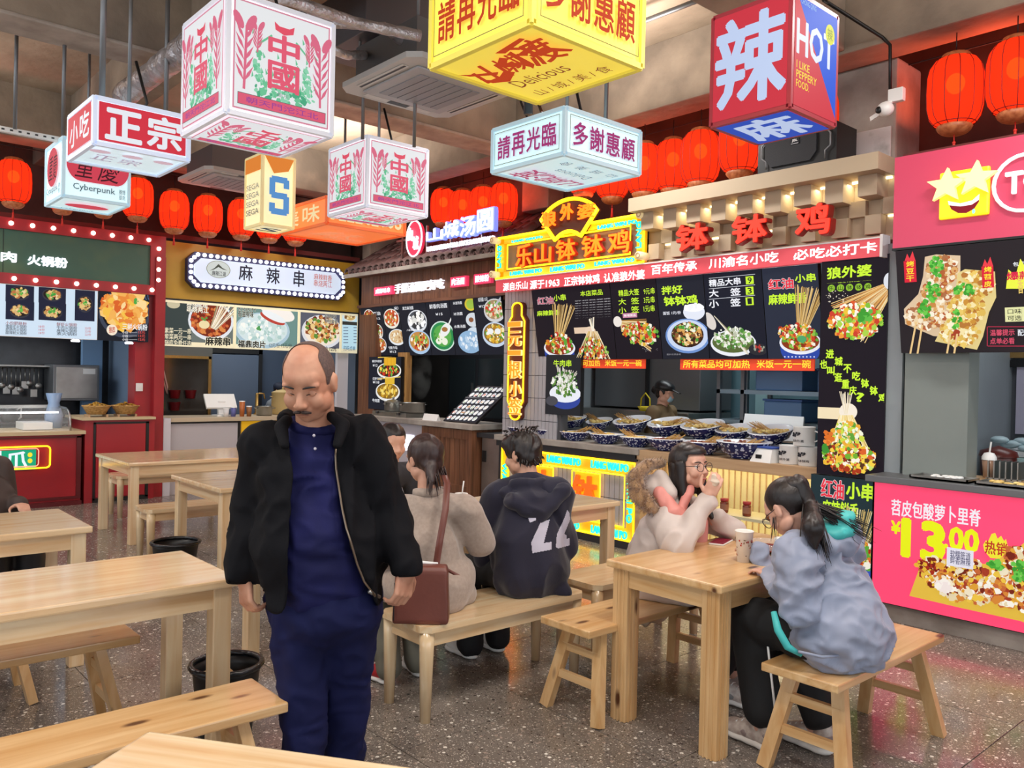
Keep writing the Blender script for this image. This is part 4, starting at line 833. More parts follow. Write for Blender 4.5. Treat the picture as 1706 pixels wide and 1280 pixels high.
# scroll sign
sc = thing('neon_scroll_sign', 'yellow neon scroll sign with orange characters and a fan on top', 'sign', (-5.85, 5.9, 2.9)); O = sc.location.copy()
MB().box(-6.84, 5.92, 2.68, -4.9, 5.97, 3.08).build('backboard', mat('warm_grey_slat', '#7d6355', .5, col2='#8f7566', nscale=3), sc, origin=O)
for z in (2.68, 3.04): MB().box(-6.88, 5.88, z, -4.84, 5.92, z+.06).build('yellow_band', mat('yellow_lit', '#e8b81c', .4, emit=.38, ecol='#ffb814'), sc, origin=O)
for x in (-6.88, -4.93): MB().box(x, 5.88, 2.68, x+.09, 5.92, 3.1).build('yellow_band', MATS['yellow_lit'], sc, origin=O)
def rect_tube(x0, z0, x1, z1, y, r, m, parent, O, name='neon_tube'): return MB().tube([(x0, y, z0), (x1, y, z0), (x1, y, z1), (x0, y, z1)], r, 6, closed=True).build(name, m, parent, origin=O)
rect_tube(-6.89, 2.665, -4.83, 3.105, 5.86, .014, M_ny, sc, O); rect_tube(-6.72, 2.76, -5.0, 3.02, 5.87, .009, M_ny, sc, O)
b = RB(5.86)
for ch, x0, y0, x1, y1 in (('乐', 861, 406, 887, 446), ('山', 892, 405, 920, 440), ('钵', 928, 397, 960, 435), ('钵', 971, 390, 1006, 429), ('鸡', 1015, 382, 1050, 424)):
    px_solid(b, ch, x0, y0, x1, y1, .06, .04, -.03, mat('red_letter_side', '#a3281a', .4, emit=.3, ecol='#d02a10'), 'letter', sc, O); px_solid(b, ch, x0, y0, x1, y1, .02, .01, .012, M_no, 'letter_tube', sc, O)
for x0, y0, x1, y1 in ((855, 393, 905, 405), (998, 366, 1062, 383), (852, 447, 904, 460), (919, 439, 975, 454), (993, 429, 1058, 444)): px_solid(b, 'LANG WAI PO', x0, y0, x1, y1, .03, .02, .005, M_nc, 'lettering', sc, O)
for (a, zc) in ((-6.83, 2.9), (-4.88, 2.92)):
    b3 = Board((a, 5.86, zc), (0, 0, 1), (-1, 0, 0)); solid_text(b3, 'LANG', -.12, -.025, .12, .03, .015, .02, .0, M_nc, 'lettering', sc, O)
for x, z in ((-6.88, 2.71), (-6.88, 3.08), (-4.83, 2.72), (-4.83, 3.09)):
    v = MB(); v.tube([(x, 5.78, z), (x, 5.9, z)], .038, 16).build('scroll_end', mat('scroll_cream', '#e8d9b0', .4, emit=.3, ecol='#ffe0a0'), sc, origin=O)
    MB().tube([(x+.022*cos(q*pi/6), 5.775, z+.022*sin(q*pi/6)) for q in range(12)], .004, 5, closed=True).build('scroll_ring', M_woodl, sc, origin=O)
# fan
cx, cz = b.uv(948, 430); pts = []
def fan(r0, r1, ang, y, d, m, name):
    n = 12; up = [(cx+r1*sin(a), cz+r1*cos(a)) for a in [(-ang+2*ang*k/n) for k in range(n+1)]]; dn_ = [(cx+r0*sin(a), cz+r0*cos(a)) for a in [(ang-2*ang*k/n) for k in range(n+1)]]
    return MB().prism(up+dn_, lambda x, z, q: (x, y+q, z), d).build(name, m, sc, origin=O), up+dn_
_, ring = fan(.26, .58, .74, 5.84, .05, mat('fan_brown', '#4a2416', .5), 'fan_panel')
MB().tube([(x, 5.835, z) for x, z in ring], .02, 6, closed=True).build('fan_tube', M_ny, sc, origin=O)
for ch, x0, y0, x1, y1 in (('狼', 908, 351, 931, 381), ('外', 939, 339, 960, 369), ('婆', 968, 338, 996, 367)): px_solid(b, ch, x0, y0, x1, y1, .03, .02, .035, M_no, 'letter', sc, O)
# vertical sign
vs_ = thing('vertical_neon_sign', 'tall narrow yellow neon outline sign on the tiled pier', 'sign', (-6.7, 5.95, 1.8)); O = vs_.location.copy(); b = RB(5.93)
cxl, z0 = b.uv(843, 700); cxr = b.uv(873, 600)[0]; zt = b.uv(858, 503)[1]
w = (cxr-cxl)/2; cx = (cxl+cxr)/2
def vshape(g):
    W = w+g; s = []; zl, zh = z0-g, zt+g
    for k in range(9): t = pi*k/8; s.append((cx+W*.62*cos(t), zh-.05+.05*sin(t) ))
    s += [(cx-W*.62, zh-.14), (cx-W, zh-.2), (cx-W, zl+.2), (cx-W*.62, zl+.14)]
    for k in range(9): t = pi+pi*k/8; s.append((cx+W*.62*cos(t), zl+.05+.05*sin(t)))
    s += [(cx+W*.62, zl+.14), (cx+W, zl+.2), (cx+W, zh-.2), (cx+W*.62, zh-.14)]; return s
MB().prism(vshape(.0), lambda x, z, d: (x, 5.95+d, z), .05).build('backboard', mat('sign_brown', '#5a2418', .5), vs_, origin=O)
MB().tube([(x, 5.935, z) for x, z in vshape(-.012)], .009, 6, closed=True).build('neon_tube', M_ny, vs_, origin=O)
chs = '一元一根小签'; ys = ((540, 548), (560, 583), (594, 602), (616, 642), (654, 676), (684, 703))
for ch, (y0, y1) in zip(chs, ((536, 545), (552, 577), (584, 592), (602, 630), (636, 660), (664, 690))):
    px_solid(b, ch, 848, y0, 869, y1, .045, .02, -.01, M_whiteglow if False else mat('letter_cream', '#ffe6b8', .4, emit=.9, ecol='#ffd080'), 'letter', vs_, O); px_solid(b, ch, 848, y0, 869, y1, .01, .008, .012, M_no, 'letter_tube', vs_, O)

# menus on the neon stall, leaning forward
LIME = '#c9f23a'; SK = ('#e0b23c', '#c8402c', '#f0d9a8', '#5fa53c', '#d97a2e', '#8fc04a', '#f4efe0', '#a9301e')
def skb(b, x, y, rx, ry, n=90):  # skewers in blue bowl
    b.pdisc(x, y+ry*.55, rx*.95, ry*.75, '#2f4aa8'); b.pdisc(x, y+ry*.25, rx, ry*.55, '#e8ecf6'); b.pdisc(x, y+ry*.2, rx*.9, ry*.45, '#8a3a1c')
    b.pblobs(x, y, rx*.85, ry*.62, SK, n, 3)
    for k in range(9): b.pdisc(x-rx*.7+k*rx*.175, y+ry*.9, 1.3, 1.3, '#cfd8f4')
def n1(b):
    b.ptext('红油', 896, 494, 921, 508, '#c9566a', .04, '#e9e4ee', ow=.05); b.ptext('小串', 923, 490, 942, 502, LIME, .04); b.ptext('麻辣鲜香', 895, 516, 932, 527, LIME, .05, skew=.1)
    b.skewers(930, 570, 940, 508, (18, 2), 30); skb(b, 932, 573, 26, 28, 110)
    b.ptext('本店菜品', 968, 482, 1004, 494, LIME, .03)
    for k in range(8): b.ptext(('肉丸·毛肚·郡肝·鸡胗·鸭肠', '藕片·土豆·木耳·海带·腐竹')[k % 2], 959, 498+k*4.2, 1018, 501+k*4.2, '#d9d9de', .01)
    b.prect(958, 545, 982, 556, '#e2c8ae'); b.pdisc(984, 552, 9, 8, '#e6cdb5'); b.skewers(988, 552, 990, 600, (30, 0), 26, ('#d9b878', '#f0e2c0', '#b98a4a')); b.skewers(989, 552, 986, 531, (5, 0), 9, ('#e8d9b8', '#f5efe0'))
    b.pblobs(990, 585, 25, 14, SK, 110, 2.6); b.pblobs(990, 570, 14, 10, SK, 40, 2.4)
def n2(b):
    for k, (t_, p_) in enumerate((('精品大签', '9元/串'), ('大  签', '3元/串'), ('小  签', '1元/串'))): b.ptext(t_, 1031, 481+k*14.5, 1064, 494+k*14.5, LIME, .03); b.ptext(p_, 1073, 479+k*14.5, 1090, 491+k*14.5, LIME, .02)
    b.prect(1038, 521, 1061, 530, '#c98aa8'); b.ptext('新增菜品', 1040, 523, 1059, 528, '#ffffff', .02)
    b.skewers(1034, 541, 1082, 560, (4, 26), 34, ('#d9b878', '#e9d2a0', '#a97a3a')); b.pdisc(1029, 536, 7, 9, '#e9e3dc'); b.pblobs(1068, 557, 30, 19, SK, 170, 3); b.pblobs(1050, 548, 14, 9, SK, 50, 2.5)
    b.pblobs(1085, 580, 14, 8, ('#8a8a90',), 16, .8)
def n3(b):
    b.ptext('拌好', 1103, 475, 1136, 491, LIME, .06); b.ptext('钵钵鸡', 1107, 491, 1161, 510, LIME, .06); b.ptext('面饭 1元/份', 1105, 518, 1134, 525, '#dfe3ee', .03)
    b.pdisc(1156, 520, 18, 14, '#dfe5f2'); b.pdisc(1156, 513, 17, 7, '#f4f6fa'); b.pblobs(1156, 512, 15, 6, ('#ffffff', '#eef0f2'), 16, 3)
    b.pdisc(1145, 560, 37, 29, '#6f92cf'); b.pdisc(1145, 559, 34, 26, '#c8d6f0'); b.pdisc(1145, 558, 27, 21, '#3a2418'); b.pblobs(1145, 556, 25, 19, ('#d9a35a', '#8a5a34', '#f0dcb0', '#4f9a3c', '#c88a4a', '#5a3420', '#e8c27a'), 130, 3)
    b.pblobs(1148, 546, 16, 8, ('#4fa03c', '#e9f0dc'), 22, 2.6); b.ptext('图片仅供参考', 1112, 589, 1135, 592, '#9a9aa2', 0)
def n4(b):
    for k, (t_, n_) in enumerate((('精品大串', '9'), ('大    签', '3'), ('小    签', '1'))):
        b.ptext(t_, 1182, 462+k*17.5, 1233, 478+k*17.5, '#e9ecf4', .05); b.prect(1243, 460+k*17.5, 1255, 474+k*17.5, LIME); b.ptext(n_, 1246, 462+k*17.5, 1252, 472+k*17.5, '#20242c', .03)
        b.pline(1181, 460+k*17.5+4, 1258, 456+k*17.5+1, .8, '#cfd3de')
    b.pdisc(1221, 572, 38, 22, '#e8ecf4'); b.pdisc(1221, 570, 35, 18, '#5a6a3a'); b.skewers(1193, 530, 1235, 575, (14, 16), 34, ('#cfc5a8', '#e9e4d4', '#8f8668')); b.pblobs(1221, 563, 33, 18, ('#e9ecdf', '#7fae5c', '#4f8a3c', '#d5d8c8', '#b9c0a8', '#f3f4ee'), 160, 3); b.pdisc(1184, 535, 8, 16, '#d9d2cc', rot=.5)
    b.pdisc(1264, 582, 16, 10, '#2d2d33'); b.pblobs(1264, 580, 12, 6, ('#b23a34', '#9aa08f'), 18, 2)
def n5(b):
    b.ptext('红油', 1281, 463, 1321, 483, '#e23a4a', .06, '#f4e6ea', ow=.05); b.ptext('小串', 1325, 455, 1358, 471, LIME, .05); b.ptext('麻辣鲜香', 1281, 487, 1343, 508, LIME, .06, skew=.05)
    b.skewers(1335, 556, 1352, 480, (26, 4), 36); skb(b, 1333, 562, 35, 36, 190); b.pdisc(1337, 565, 8, 6, '#4fa56a'); b.pblobs(1308, 552, 10, 12, SK, 30, 3)
NSL = 'black menu panel '
rmenu(NSL+'with skewer bowl, white hand and lime lettering, beside vertical neon sign', 891, 1022, n1, 5.88, 1.79, 2.51, .13, bg='#1f1a22')
rmenu(NSL+'with a price list above one fan of skewers', 1022, 1099, n2, 5.88, 1.79, 2.51, .13, bg='#1f1a22')
rmenu(NSL+'with blue plate of mixed chicken and rice bowl', 1099, 1178, n3, 5.88, 1.79, 2.51, .13, bg='#22242f')
rmenu(NSL+'with three yellow price tabs and plate of pale skewers', 1178, 1275, n4, 5.88, 1.79, 2.51, .13, bg='#1d1f2c')
rmenu(NSL+'with red lettering and tall skewers in blue bowl, beside the poster', 1275, 1369, n5, 5.88, 1.79, 2.51, .13, bg='#2b3040')
for k, (x0, x1, y0, y1, tx) in enumerate(((919, 1075, 597, 613, 'under the two left menu panels'), (1133, 1357, 597, 616, 'above the steel shelves'))):
    b = RB(6.03); a0, z0 = b.uv(x0, y1); a1, z1 = b.uv(x1, y0); t = thing('notice_strip', 'orange red notice strip with yellow characters, '+tx, 'banner', b.P((a0+a1)/2, (z0+z1)/2)); O = t.location.copy()
    panel_on(b, a0, z0, a1, z1, .012).build('strip', mat('orange_strip', '#d8401c', .5, emit=.35, ecol='#e8481c'), t, origin=O)
    m_ = (x0+x1)/2; b.ptext('所有菜品均可加热', x0+5, y0+3, x0+(x1-x0)*.52, y1-3, '#f8d23a', .03); b.ptext('米饭一元一碗', x0+(x1-x0)*.57, y0+3, x1-6, y1-3, '#f8d23a', .03); b.build('print', print_mat('strip_print', .6), t, O)
# white hanging picture behind
def dw(b):
    b.ptext('牛肉串', 922, 600, 952, 611, LIME, .03); b.pdisc(941, 666, 25, 16, '#33469a'); b.pdisc(941, 656, 26, 15, '#e6eaf4'); b.skewers(938, 655, 945, 616, (16, 6), 24, ('#e8e6dc', '#cfcab8')); b.pblobs(941, 640, 22, 22, ('#e6e8e0', '#5f8a3c', '#cfd2c4', '#3f6e2e', '#f2f2ee'), 120, 3)
    b.pdisc(920, 668, 10, 8, '#4a4a52')
rmenu('upright picture of white skewers in a blue bowl on the tiled pier', 911, 970, dw, 6.0, 1.22, 1.88, 0, bg='#26272c')
# beige facade with projecting boxes
bf = thing('beige_sign_facade', 'beige box facade with lit niches behind three red characters', 'facade', (-3.7, 5.95, 2.9)); O = bf.location.copy()
MB().box(-4.87, 5.98, 2.64, -2.62, 6.06, 3.2).build('backboard', M_beige, bf, origin=O)
MB().box(-4.87, 5.68, 3.1, -2.62, 6.06, 3.22).build('cornice', M_beige, bf, origin=O)
M_led = mat('led_strip', '#fff0c0', .3, emit=5)
MB().box(-4.85, 5.94, 3.085, -2.64, 5.96, 3.098).build('led_strip', M_led, bf, origin=O)
k = 0
for i in range(9):
    x = -4.82+i*.25
    MB().box(x, 5.8, 2.95-.02*(i % 2), x+.14, 5.98, 3.1, bev=.003).build('box_block', M_beige, bf, origin=O)
    MB().box(x+.125, 5.93, 2.83, x+.25, 5.98, 2.95, bev=.003).build('box_block', M_beige, bf, origin=O)
    MB().box(x+.01, 5.9, 2.69, x+.13, 5.98, 2.83, bev=.003).build('box_block', M_beige, bf, origin=O)
    if i % 2 == 0: MB().box(x+.15, 5.965, 2.815, x+.23, 5.979, 2.825).build('niche_lamp', M_led, bf, origin=O)
MB().box(-4.87, 5.93, 2.64, -2.62, 5.99, 2.68).build('lower_ledge', M_beige, bf, origin=O)
b = RB(5.76); M_rl = mat('red_letter', '#e0301e', .35, emit=.75, ecol='#ff3a22'); M_rls = mat('red_letter_edge', '#8a1510', .4)
for ch, x0, y0, x1, y1 in (('钵', 1128, 370, 1182, 420), ('钵', 1221, 355, 1280, 408), ('鸡', 1327, 337, 1385, 395)):
    px_solid(b, ch, x0, y0, x1, y1, .075, .07, -.06, M_rls, 'letter_body', bf, O); px_solid(b, ch, x0+1, y0+1, x1-1, y1-1, .05, .012, .012, M_rl, 'letter', bf, O)
# loudspeaker on the cornice
sp = thing('loudspeaker', 'large black loudspeaker lying on the beige cornice', 'speaker', (-3.25, 5.85, 3.22)); 
MB().prism([(-.32, 0), (.32, 0), (.32, .28), (.27, .31), (-.27, .31), (-.32, .28)], lambda x, z, d: (x, -.16+d, z), .3).build('case', M_black, sp)
MB().prism([(-.2, .03), (.12, .03), (.17, .09), (.17, .22), (.12, .28), (-.2, .28), (-.25, .22), (-.25, .09)], lambda x, z, d: (x, -.175+d, z), .02).build('grille', mat('speaker_grille', '#1c1e24', .7, bump=(120, .5, .004)), sp)
for s_ in (-1, 1): MB().tube([(s_*.24, -.175, .02), (s_*.24, -.175, .08), (s_*.28, -.175, .11), (s_*.28, -.175, .2), (s_*.24, -.175, .24), (s_*.24, -.175, .3)], .006, 6).build('trim_edge', M_steeld, sp)
b = Board((-3.25, 5.67, 3.22), (1, 0, 0), (0, 0, 1)); b.rect(-.035, .17, .035, .215, '#2a2c33'); b.text('JBL', -.022, .185, .022, .207, '#e8e8ea', .05); b.rect(-.03, .172, .03, .176, '#c8c8cc'); b.build('badge', P_flat, sp, Vector((-3.25, 5.85, 3.22)))
# tall poster
def ps1(b):
    b.ptext('狼外婆', 1378, 440, 1452, 465, LIME, .06); b.ptext('—— 源于1963年 ——', 1378, 468, 1452, 472, LIME, .0)
    for k, ch in enumerate('乐山钵钵鸡'): x, y = 1385+k*15.2, 480.5-k*.7; b.pdisc(x, y, 6, 6, '#8fbf34'); b.ptext(ch, x-4, y-4, x+4, y+4, '#1f2a18', .02)
    b.pdisc(1482, 468, 10, 14, '#dfe4ec'); b.skewers(1478, 482, 1412, 540, (26, 32), 44, ('#e8c88a', '#d9a35a', '#c98a44', '#f0e0b8'), 1.4)
    b.pblobs(1425, 535, 46, 30, ('#e8c23a', '#d85a2e', '#f4ead2', '#7fbf3c', '#e99a3a', '#a8d04a', '#f7f2e6', '#c8402c'), 330, 4.2); b.pblobs(1440, 527, 16, 12, ('#3f9a34', '#5fb84a'), 16, 5); b.pblobs(1395, 495, 20, 12, ('#d8d0c0',), 26, 1)
    b.ptext('进城不吃钵钵鸡', 0, 0, 1, 1, LIME) if False else None
    for k, ch in enumerate('进城不吃钵钵鸡'): x, y = 1378+k*14.6, 583+k*12.2; b.ptext(ch, x, y, x+13, y+14, LIME, .06)
    for k, ch in enumerate('也叫逛重庆?'): x, y = 1368+k*12.2, 600+k*11; b.ptext(ch, x, y, x+12, y+14, LIME, .06)
    b.prect(1364, 680, 1405, 697, '#ecdcb8'); b.pdisc(1415, 686, 15, 14, '#f0e6d6'); b.skewers(1412, 690, 1411, 655, (9, 0), 12, ('#f3ead6', '#e6d8bc')); b.skewers(1412, 692, 1415, 770, (42, 0), 50, ('#f0dca0', '#e8c870', '#fbf4d8', '#d9b860'), 1.6)
    b.pblobs(1417, 762, 46, 26, ('#e8b83a', '#d8622e', '#f6f0dc', '#6fae34', '#f2cf4a', '#a93a1e', '#c9e06a', '#5a3420'), 420, 4); b.pblobs(1415, 725, 26, 24, ('#eef0d8', '#c9d84a', '#e8a83a', '#5fa03a'), 90, 3.6); b.pblobs(1384, 730, 8, 12, ('#e88a3a', '#d9702a'), 14, 4); b.pblobs(1380, 750, 8, 9, ('#3f8f34',), 12, 4)
t = rmenu('tall black poster with lime lettering and two skewer bouquets, right of the menus', 1366, 1479, ps1, 5.86, .92, 2.53, 0, name='poster', bg='#1d1720', cat='poster')
def ps2(b):
    b.ptext('红油', 1368, 802, 1406, 828, '#e23a4a', .06, '#f4e6ea', ow=.05); b.ptext('小串', 1410, 808, 1456, 830, LIME, .06); b.ptext('麻辣鲜香', 1370, 840, 1430, 860, LIME, .06); b.skewers(1425, 935, 1440, 850, (34, 6), 30, ('#e8d9a8', '#c9b070', '#8f7a48')); b.pdisc(1430, 955, 34, 22, '#3a55b8'); b.pblobs(1428, 925, 34, 24, SK, 160, 5)
t = rmenu('lower dark poster with red lettering and skewers behind the girl in grey blue', 1357, 1462, ps2, 5.86, .12, .915, 0, name='poster', bg='#24343a', cat='poster')
MB().box(-2.62, 5.87, 0, -2.5, 5.9, 2.6).build('wall_edge_strip', M_wallgrey)['kind'] = 'structure'

# neon counter
area_light('cornice_strip', (-3.75, 5.9, 3.07), (0, 0, 0), 2.1, .06, 7, (1, .86, .55))
area_light('jar_shelf_light', (-4.05, 6.2, .83), (0, 0, 0), 1.6, .05, 3.5, (1, .85, .5))
area_light('jar_shelf_light', (-4.05, 6.2, .42), (0, 0, 0), 1.6, .05, 2.5, (1, .85, .5))
nc = thing('neon_counter', 'counter with yellow and cyan neon front below the blue bowls', 'counter', (-5.95, 6.1, 0)); O = nc.location.copy()
MB().box(-6.9, 6.03, 0, -4.95, 6.6, .85).build('body', M_grout, nc, origin=O)
tiles(nc, -6.85, -5.0, 6.022, .1, .8, .064, .35, M_wtile, O)
MB().box(-6.93, 5.95, .84, -4.93, 6.1, .9).build('dark_band', M_dark, nc, origin=O); MB().box(-6.95, 5.93, .9, -4.9, 6.7, .96, bev=.006).build('worktop', M_conc2, nc, origin=O); MB().box(-6.93, 5.97, 0, -4.93, 6.03, .07).build('plinth', M_dark, nc, origin=O); MB().box(-6.93, 5.99, 0, -6.88, 6.03, .85).build('side_strip', M_dark, nc, origin=O)
b = RB(5.99)
def cband(x0, z0, x1, z1):
    MB().box(x0, 6.0, z0, x1, 6.02, z1).build('yellow_band', MATS['yellow_lit'], nc, origin=O)
cband(-6.87, .7, -4.98, .82); cband(-6.87, .07, -4.98, .19); cband(-6.87, .19, -6.77, .7); cband(-5.08, .19, -4.98, .7)
rect_tube(-6.87, .08, -4.98, .815, 5.985, .011, M_ny, nc, O); rect_tube(-6.76, .2, -5.1, .69, 5.985, .008, M_ny, nc, O)
for x in (-6.74, -6.12, -5.5): solid_text(b, 'LANG WAI PO', x-.02, .725, x+.45, .8, .03, .02, .005, M_nc, 'lettering', nc, O)
for x in (-6.74, -6.12, -5.5): solid_text(b, 'LANG WAI PO', x, .09, x+.45, .165, .03, .02, .005, M_nc, 'lettering', nc, O)
for x in (-6.82, -5.03): solid_text(Board((x, 5.99, .45), (0, 0, -1), (1, 0, 0)), 'WAI PO', -.2, -.03, .2, .03, .02, .02, 0, M_nc, 'lettering', nc, O)
for x, ch in ((-6.25, '钵'), (-5.6, '钵')):
    MB().box(x-.16, 6.0, .24, x+.16, 6.015, .66).build('glow_panel', mat('glow_yellow', '#f0c020', .4, emit=.5, ecol='#ffc01a'), nc, origin=O)
    rect_tube(x-.19, .22, x+.19, .67, 5.985, .007, M_ny, nc, O); solid_text(b, ch, x-.15, .27, x+.15, .63, .06, .03, .0, mat('orange_letter', '#ff6a1e', .4, emit=1.1, ecol='#ff4a0c'), 'letter', nc, O)
# jar shelf counter
js = thing('jar_shelf_counter', 'beige wooden counter with lit shelves of chilli jars', 'counter', (-4.05, 6.1, 0)); O = js.location.copy()
MB().box(-4.95, 5.95, .86, -3.14, 7.1, .95, bev=.004).build('worktop', M_woodl, js, origin=O)
MB().box(-4.93, 6.35, 0, -3.14, 6.4, .86).build('back_panel', mat('shelf_back', '#d9cfa0', .6), js, origin=O)
MB().box(-4.95, 5.97, 0, -4.9, 6.4, .86).box(-3.2, 5.97, 0, -3.14, 6.4, .86).build('side_panel', M_woodl, js, origin=O)
for z in (.12, .45): MB().box(-4.9, 5.99, z, -3.2, 6.36, z+.025).build('shelf', mat('shelf_cream', '#c9c2a0', .5), js, origin=O)
for z in (.85, .44): MB().box(-4.88, 6.3, z-.012, -3.22, 6.32, z).build('led_strip', M_led, js, origin=O)
for k in range(27): MB().box(-4.88+k*.062, 6.335, .13, -4.875+k*.062, 6.35, .85).build('rib', M_woodl, js, origin=O)
# the long white band continues under the poster
M_chili = mat('chilli_oil', '#4a1a10', .2, col2='#7a2c14', nscale=40)
jar0 = None
def jar(x, z, lab):
    global jar0
    t = thing('jar', lab, 'jar', (x, 6.08, z), 0, 'chilli jars on lit shelves') if jar0 is None else copy_tree(jar0, (x, 6.08, z), label=lab)
    if jar0 is None:
        jar0 = t; MB().lathe([(0, 0), (.032, 0), (.036, .01), (.036, .085), (.028, .1), (0, .1)], 16).build('glass', M_chili, t); MB().lathe([(.033, .098), (.035, .1), (.035, .122), (0, .124)], 16).build('lid', M_red, t)
        MB().lathe([(.0368, .025), (.0368, .075)], 16).build('label', mat('jar_label', '#8a5a48', .5), t)
xs = [-4.72, -4.5, -4.28, -4.06, -3.84, -3.62, -3.42]
for k, x in enumerate(xs):
    jar(x, .475, 'chilli jar on upper lit shelf, %s from the neon counter' % ('first', 'second', 'third', 'fourth', 'fifth', 'sixth', 'seventh')[k]); jar(x, .145, 'chilli jar on lower lit shelf, %s from the neon counter' % ('first', 'second', 'third', 'fourth', 'fifth', 'sixth', 'seventh')[k])
# blue and white bowls with skewers on the counter
def bluebowl():
    m = bpy.data.materials.new('blue_white_glaze'); m.use_nodes = True; nt = m.node_tree; b = nt.nodes['Principled BSDF']; L = nt.links
    tc = nt.nodes.new('ShaderNodeTexCoord'); v = nt.nodes.new('ShaderNodeTexVoronoi'); v.inputs['Scale'].default_value = 7.5; L.new(tc.outputs['Object'], v.inputs['Vector'])
    r = nt.nodes.new('ShaderNodeValToRGB'); r.color_ramp.interpolation = 'CONSTANT'; e = r.color_ramp.elements; e[0].color = srgb('#2a3a86')+(1,); e[1].position = .12; e[1].color = srgb('#cdd3e6')+(1,); e2 = e.new(.36); e2.color = srgb('#20265e')+(1,); L.new(v.outputs['Distance'], r.inputs[0])
    L.new(r.outputs[0], b.inputs['Base Color']); b.inputs['Roughness'].default_value = .15; return m
M_blue = bluebowl(); M_rim = mat('bowl_rim_white', '#dfe3ea', .2); M_sk = mat('skewer_bamboo', '#d2a75e', .6, col2='#b98a42', nscale=30); M_skf = mat('skewered_food', '#cfa24e', .5, col2='#ecd487', nscale=25); M_skd = mat('skewered_meat', '#5a1f18', .5, col2='#a05a3a', nscale=25)
bowl0 = None
def bluebowl_at(x, y, z, r, lab, k, food=1, tilt=0):
    global bowl0
    if bowl0 is None:
        t = thing('serving_bowl', lab, 'bowl', (x, y, z), k*.7, 'blue and white bowls of skewers'); bowl0 = t
        MB().lathe([(0, .0), (.5, 0), (.5, .06), (.82, .22), (1.0, .52), (1.04, .6)], 32).build('body', M_blue, t); MB().lathe([(1.04, .6), (1.03, .64), (.98, .63), (.78, .3), (.4, .1), (0, .09)], 32).build('inside', M_rim, t)
    else: t = copy_tree(bowl0, (x, y, z), k*.7, lab)
    t.scale = (r, r, r); t.rotation_euler = (tilt, 0, k*.7 if not tilt else 0)
    R = random.Random(k); mb = MB()
    a = R.choice((.5, 2.6, .2, 2.9)) if food else 0
    for q in range(26):
        aa = a + R.uniform(-.25, .25); d = Vector((cos(aa), sin(aa)*.5-.3, .42)).normalized(); c = Vector((x+R.uniform(-.5, .5)*r*.6, y+R.uniform(-.5, .5)*r*.6, z+.42*r)); c -= d*.06
        mb.tube([c, c+d*R.uniform(.2, .27)], .0022, 4)
    if food:
        o = mb.build('skewer_sticks', M_sk, origin=(x, y, z+.4*r)); tag(o, 'bamboo skewers in the %s' % lab, 'skewers', 'skewers in the blue bowls', 'stuff')
        mb = MB()
        for q in range(70): aa = R.random()*6.28; rr_ = r*.84*sqrt(R.random()); mb.ball((x+rr_*cos(aa), y+rr_*sin(aa), z+r*(.5+R.uniform(-.03, .1))), (.024, .013, .01), 6, 4, rot=Matrix.Rotation(R.random()*3, 3, 'Z'))
        o = mb.build('skewered_food', M_skd if food == 2 else M_skf, origin=(x, y, z+.4*r)); tag(o, 'heaped food on the skewers in the %s' % lab, 'food', 'food in the blue bowls', 'stuff')
def onc(px_, py_, z): return on_plane(px_, py_, (0, 0, z), (0, 0, 1))
front = [(868, 718), (905, 722), (960, 729), (1015, 735), (1068, 741), (1120, 747), (1175, 752), (1245, 760)]
fl_ = ['blue bowl beside the tiled pier in the front row', 'second blue bowl from the tiled pier, front row', 'third blue bowl from the tiled pier, front row', 'fourth blue bowl from the tiled pier, front row', 'front row blue bowl behind the hood woman', 'front row blue bowl above her head', 'front row blue bowl above her glasses', 'widest front row blue bowl beside the weighing scale']
for k in range(8):
    x = PY((868, 915, 958, 1010, 1061, 1109, 1172, 1240)[k], 740, 6.13).x
    bluebowl_at(x, 6.13, .955, (.15, .15, .155, .165, .16, .17, .175, .225)[k], fl_[k], k, 1 if k < 5 else 2)
bl = ['small back row blue bowl beside the tiled pier', 'second back row blue bowl', 'third back row blue bowl', 'fourth back row blue bowl with the widest white inside', 'fifth back row blue bowl', 'back row blue bowl next to the white screen', 'back row blue bowl beside the white canisters']
struct_riser = MB().box(-6.5, 6.36, .95, -3.3, 6.68, 1.05, bev=.004).build('riser', M_steel); tag(struct_riser, 'low steel riser under the back row of blue bowls', 'riser')
for k in range(7): bluebowl_at(PY((956, 1000, 1055, 1116, 1173, 1226, 1286)[k], 706, 6.5).x, 6.5, 1.075, (.15, .14, .19, .2, .2, .17, .19)[k], bl[k], k+20, 1, .22)
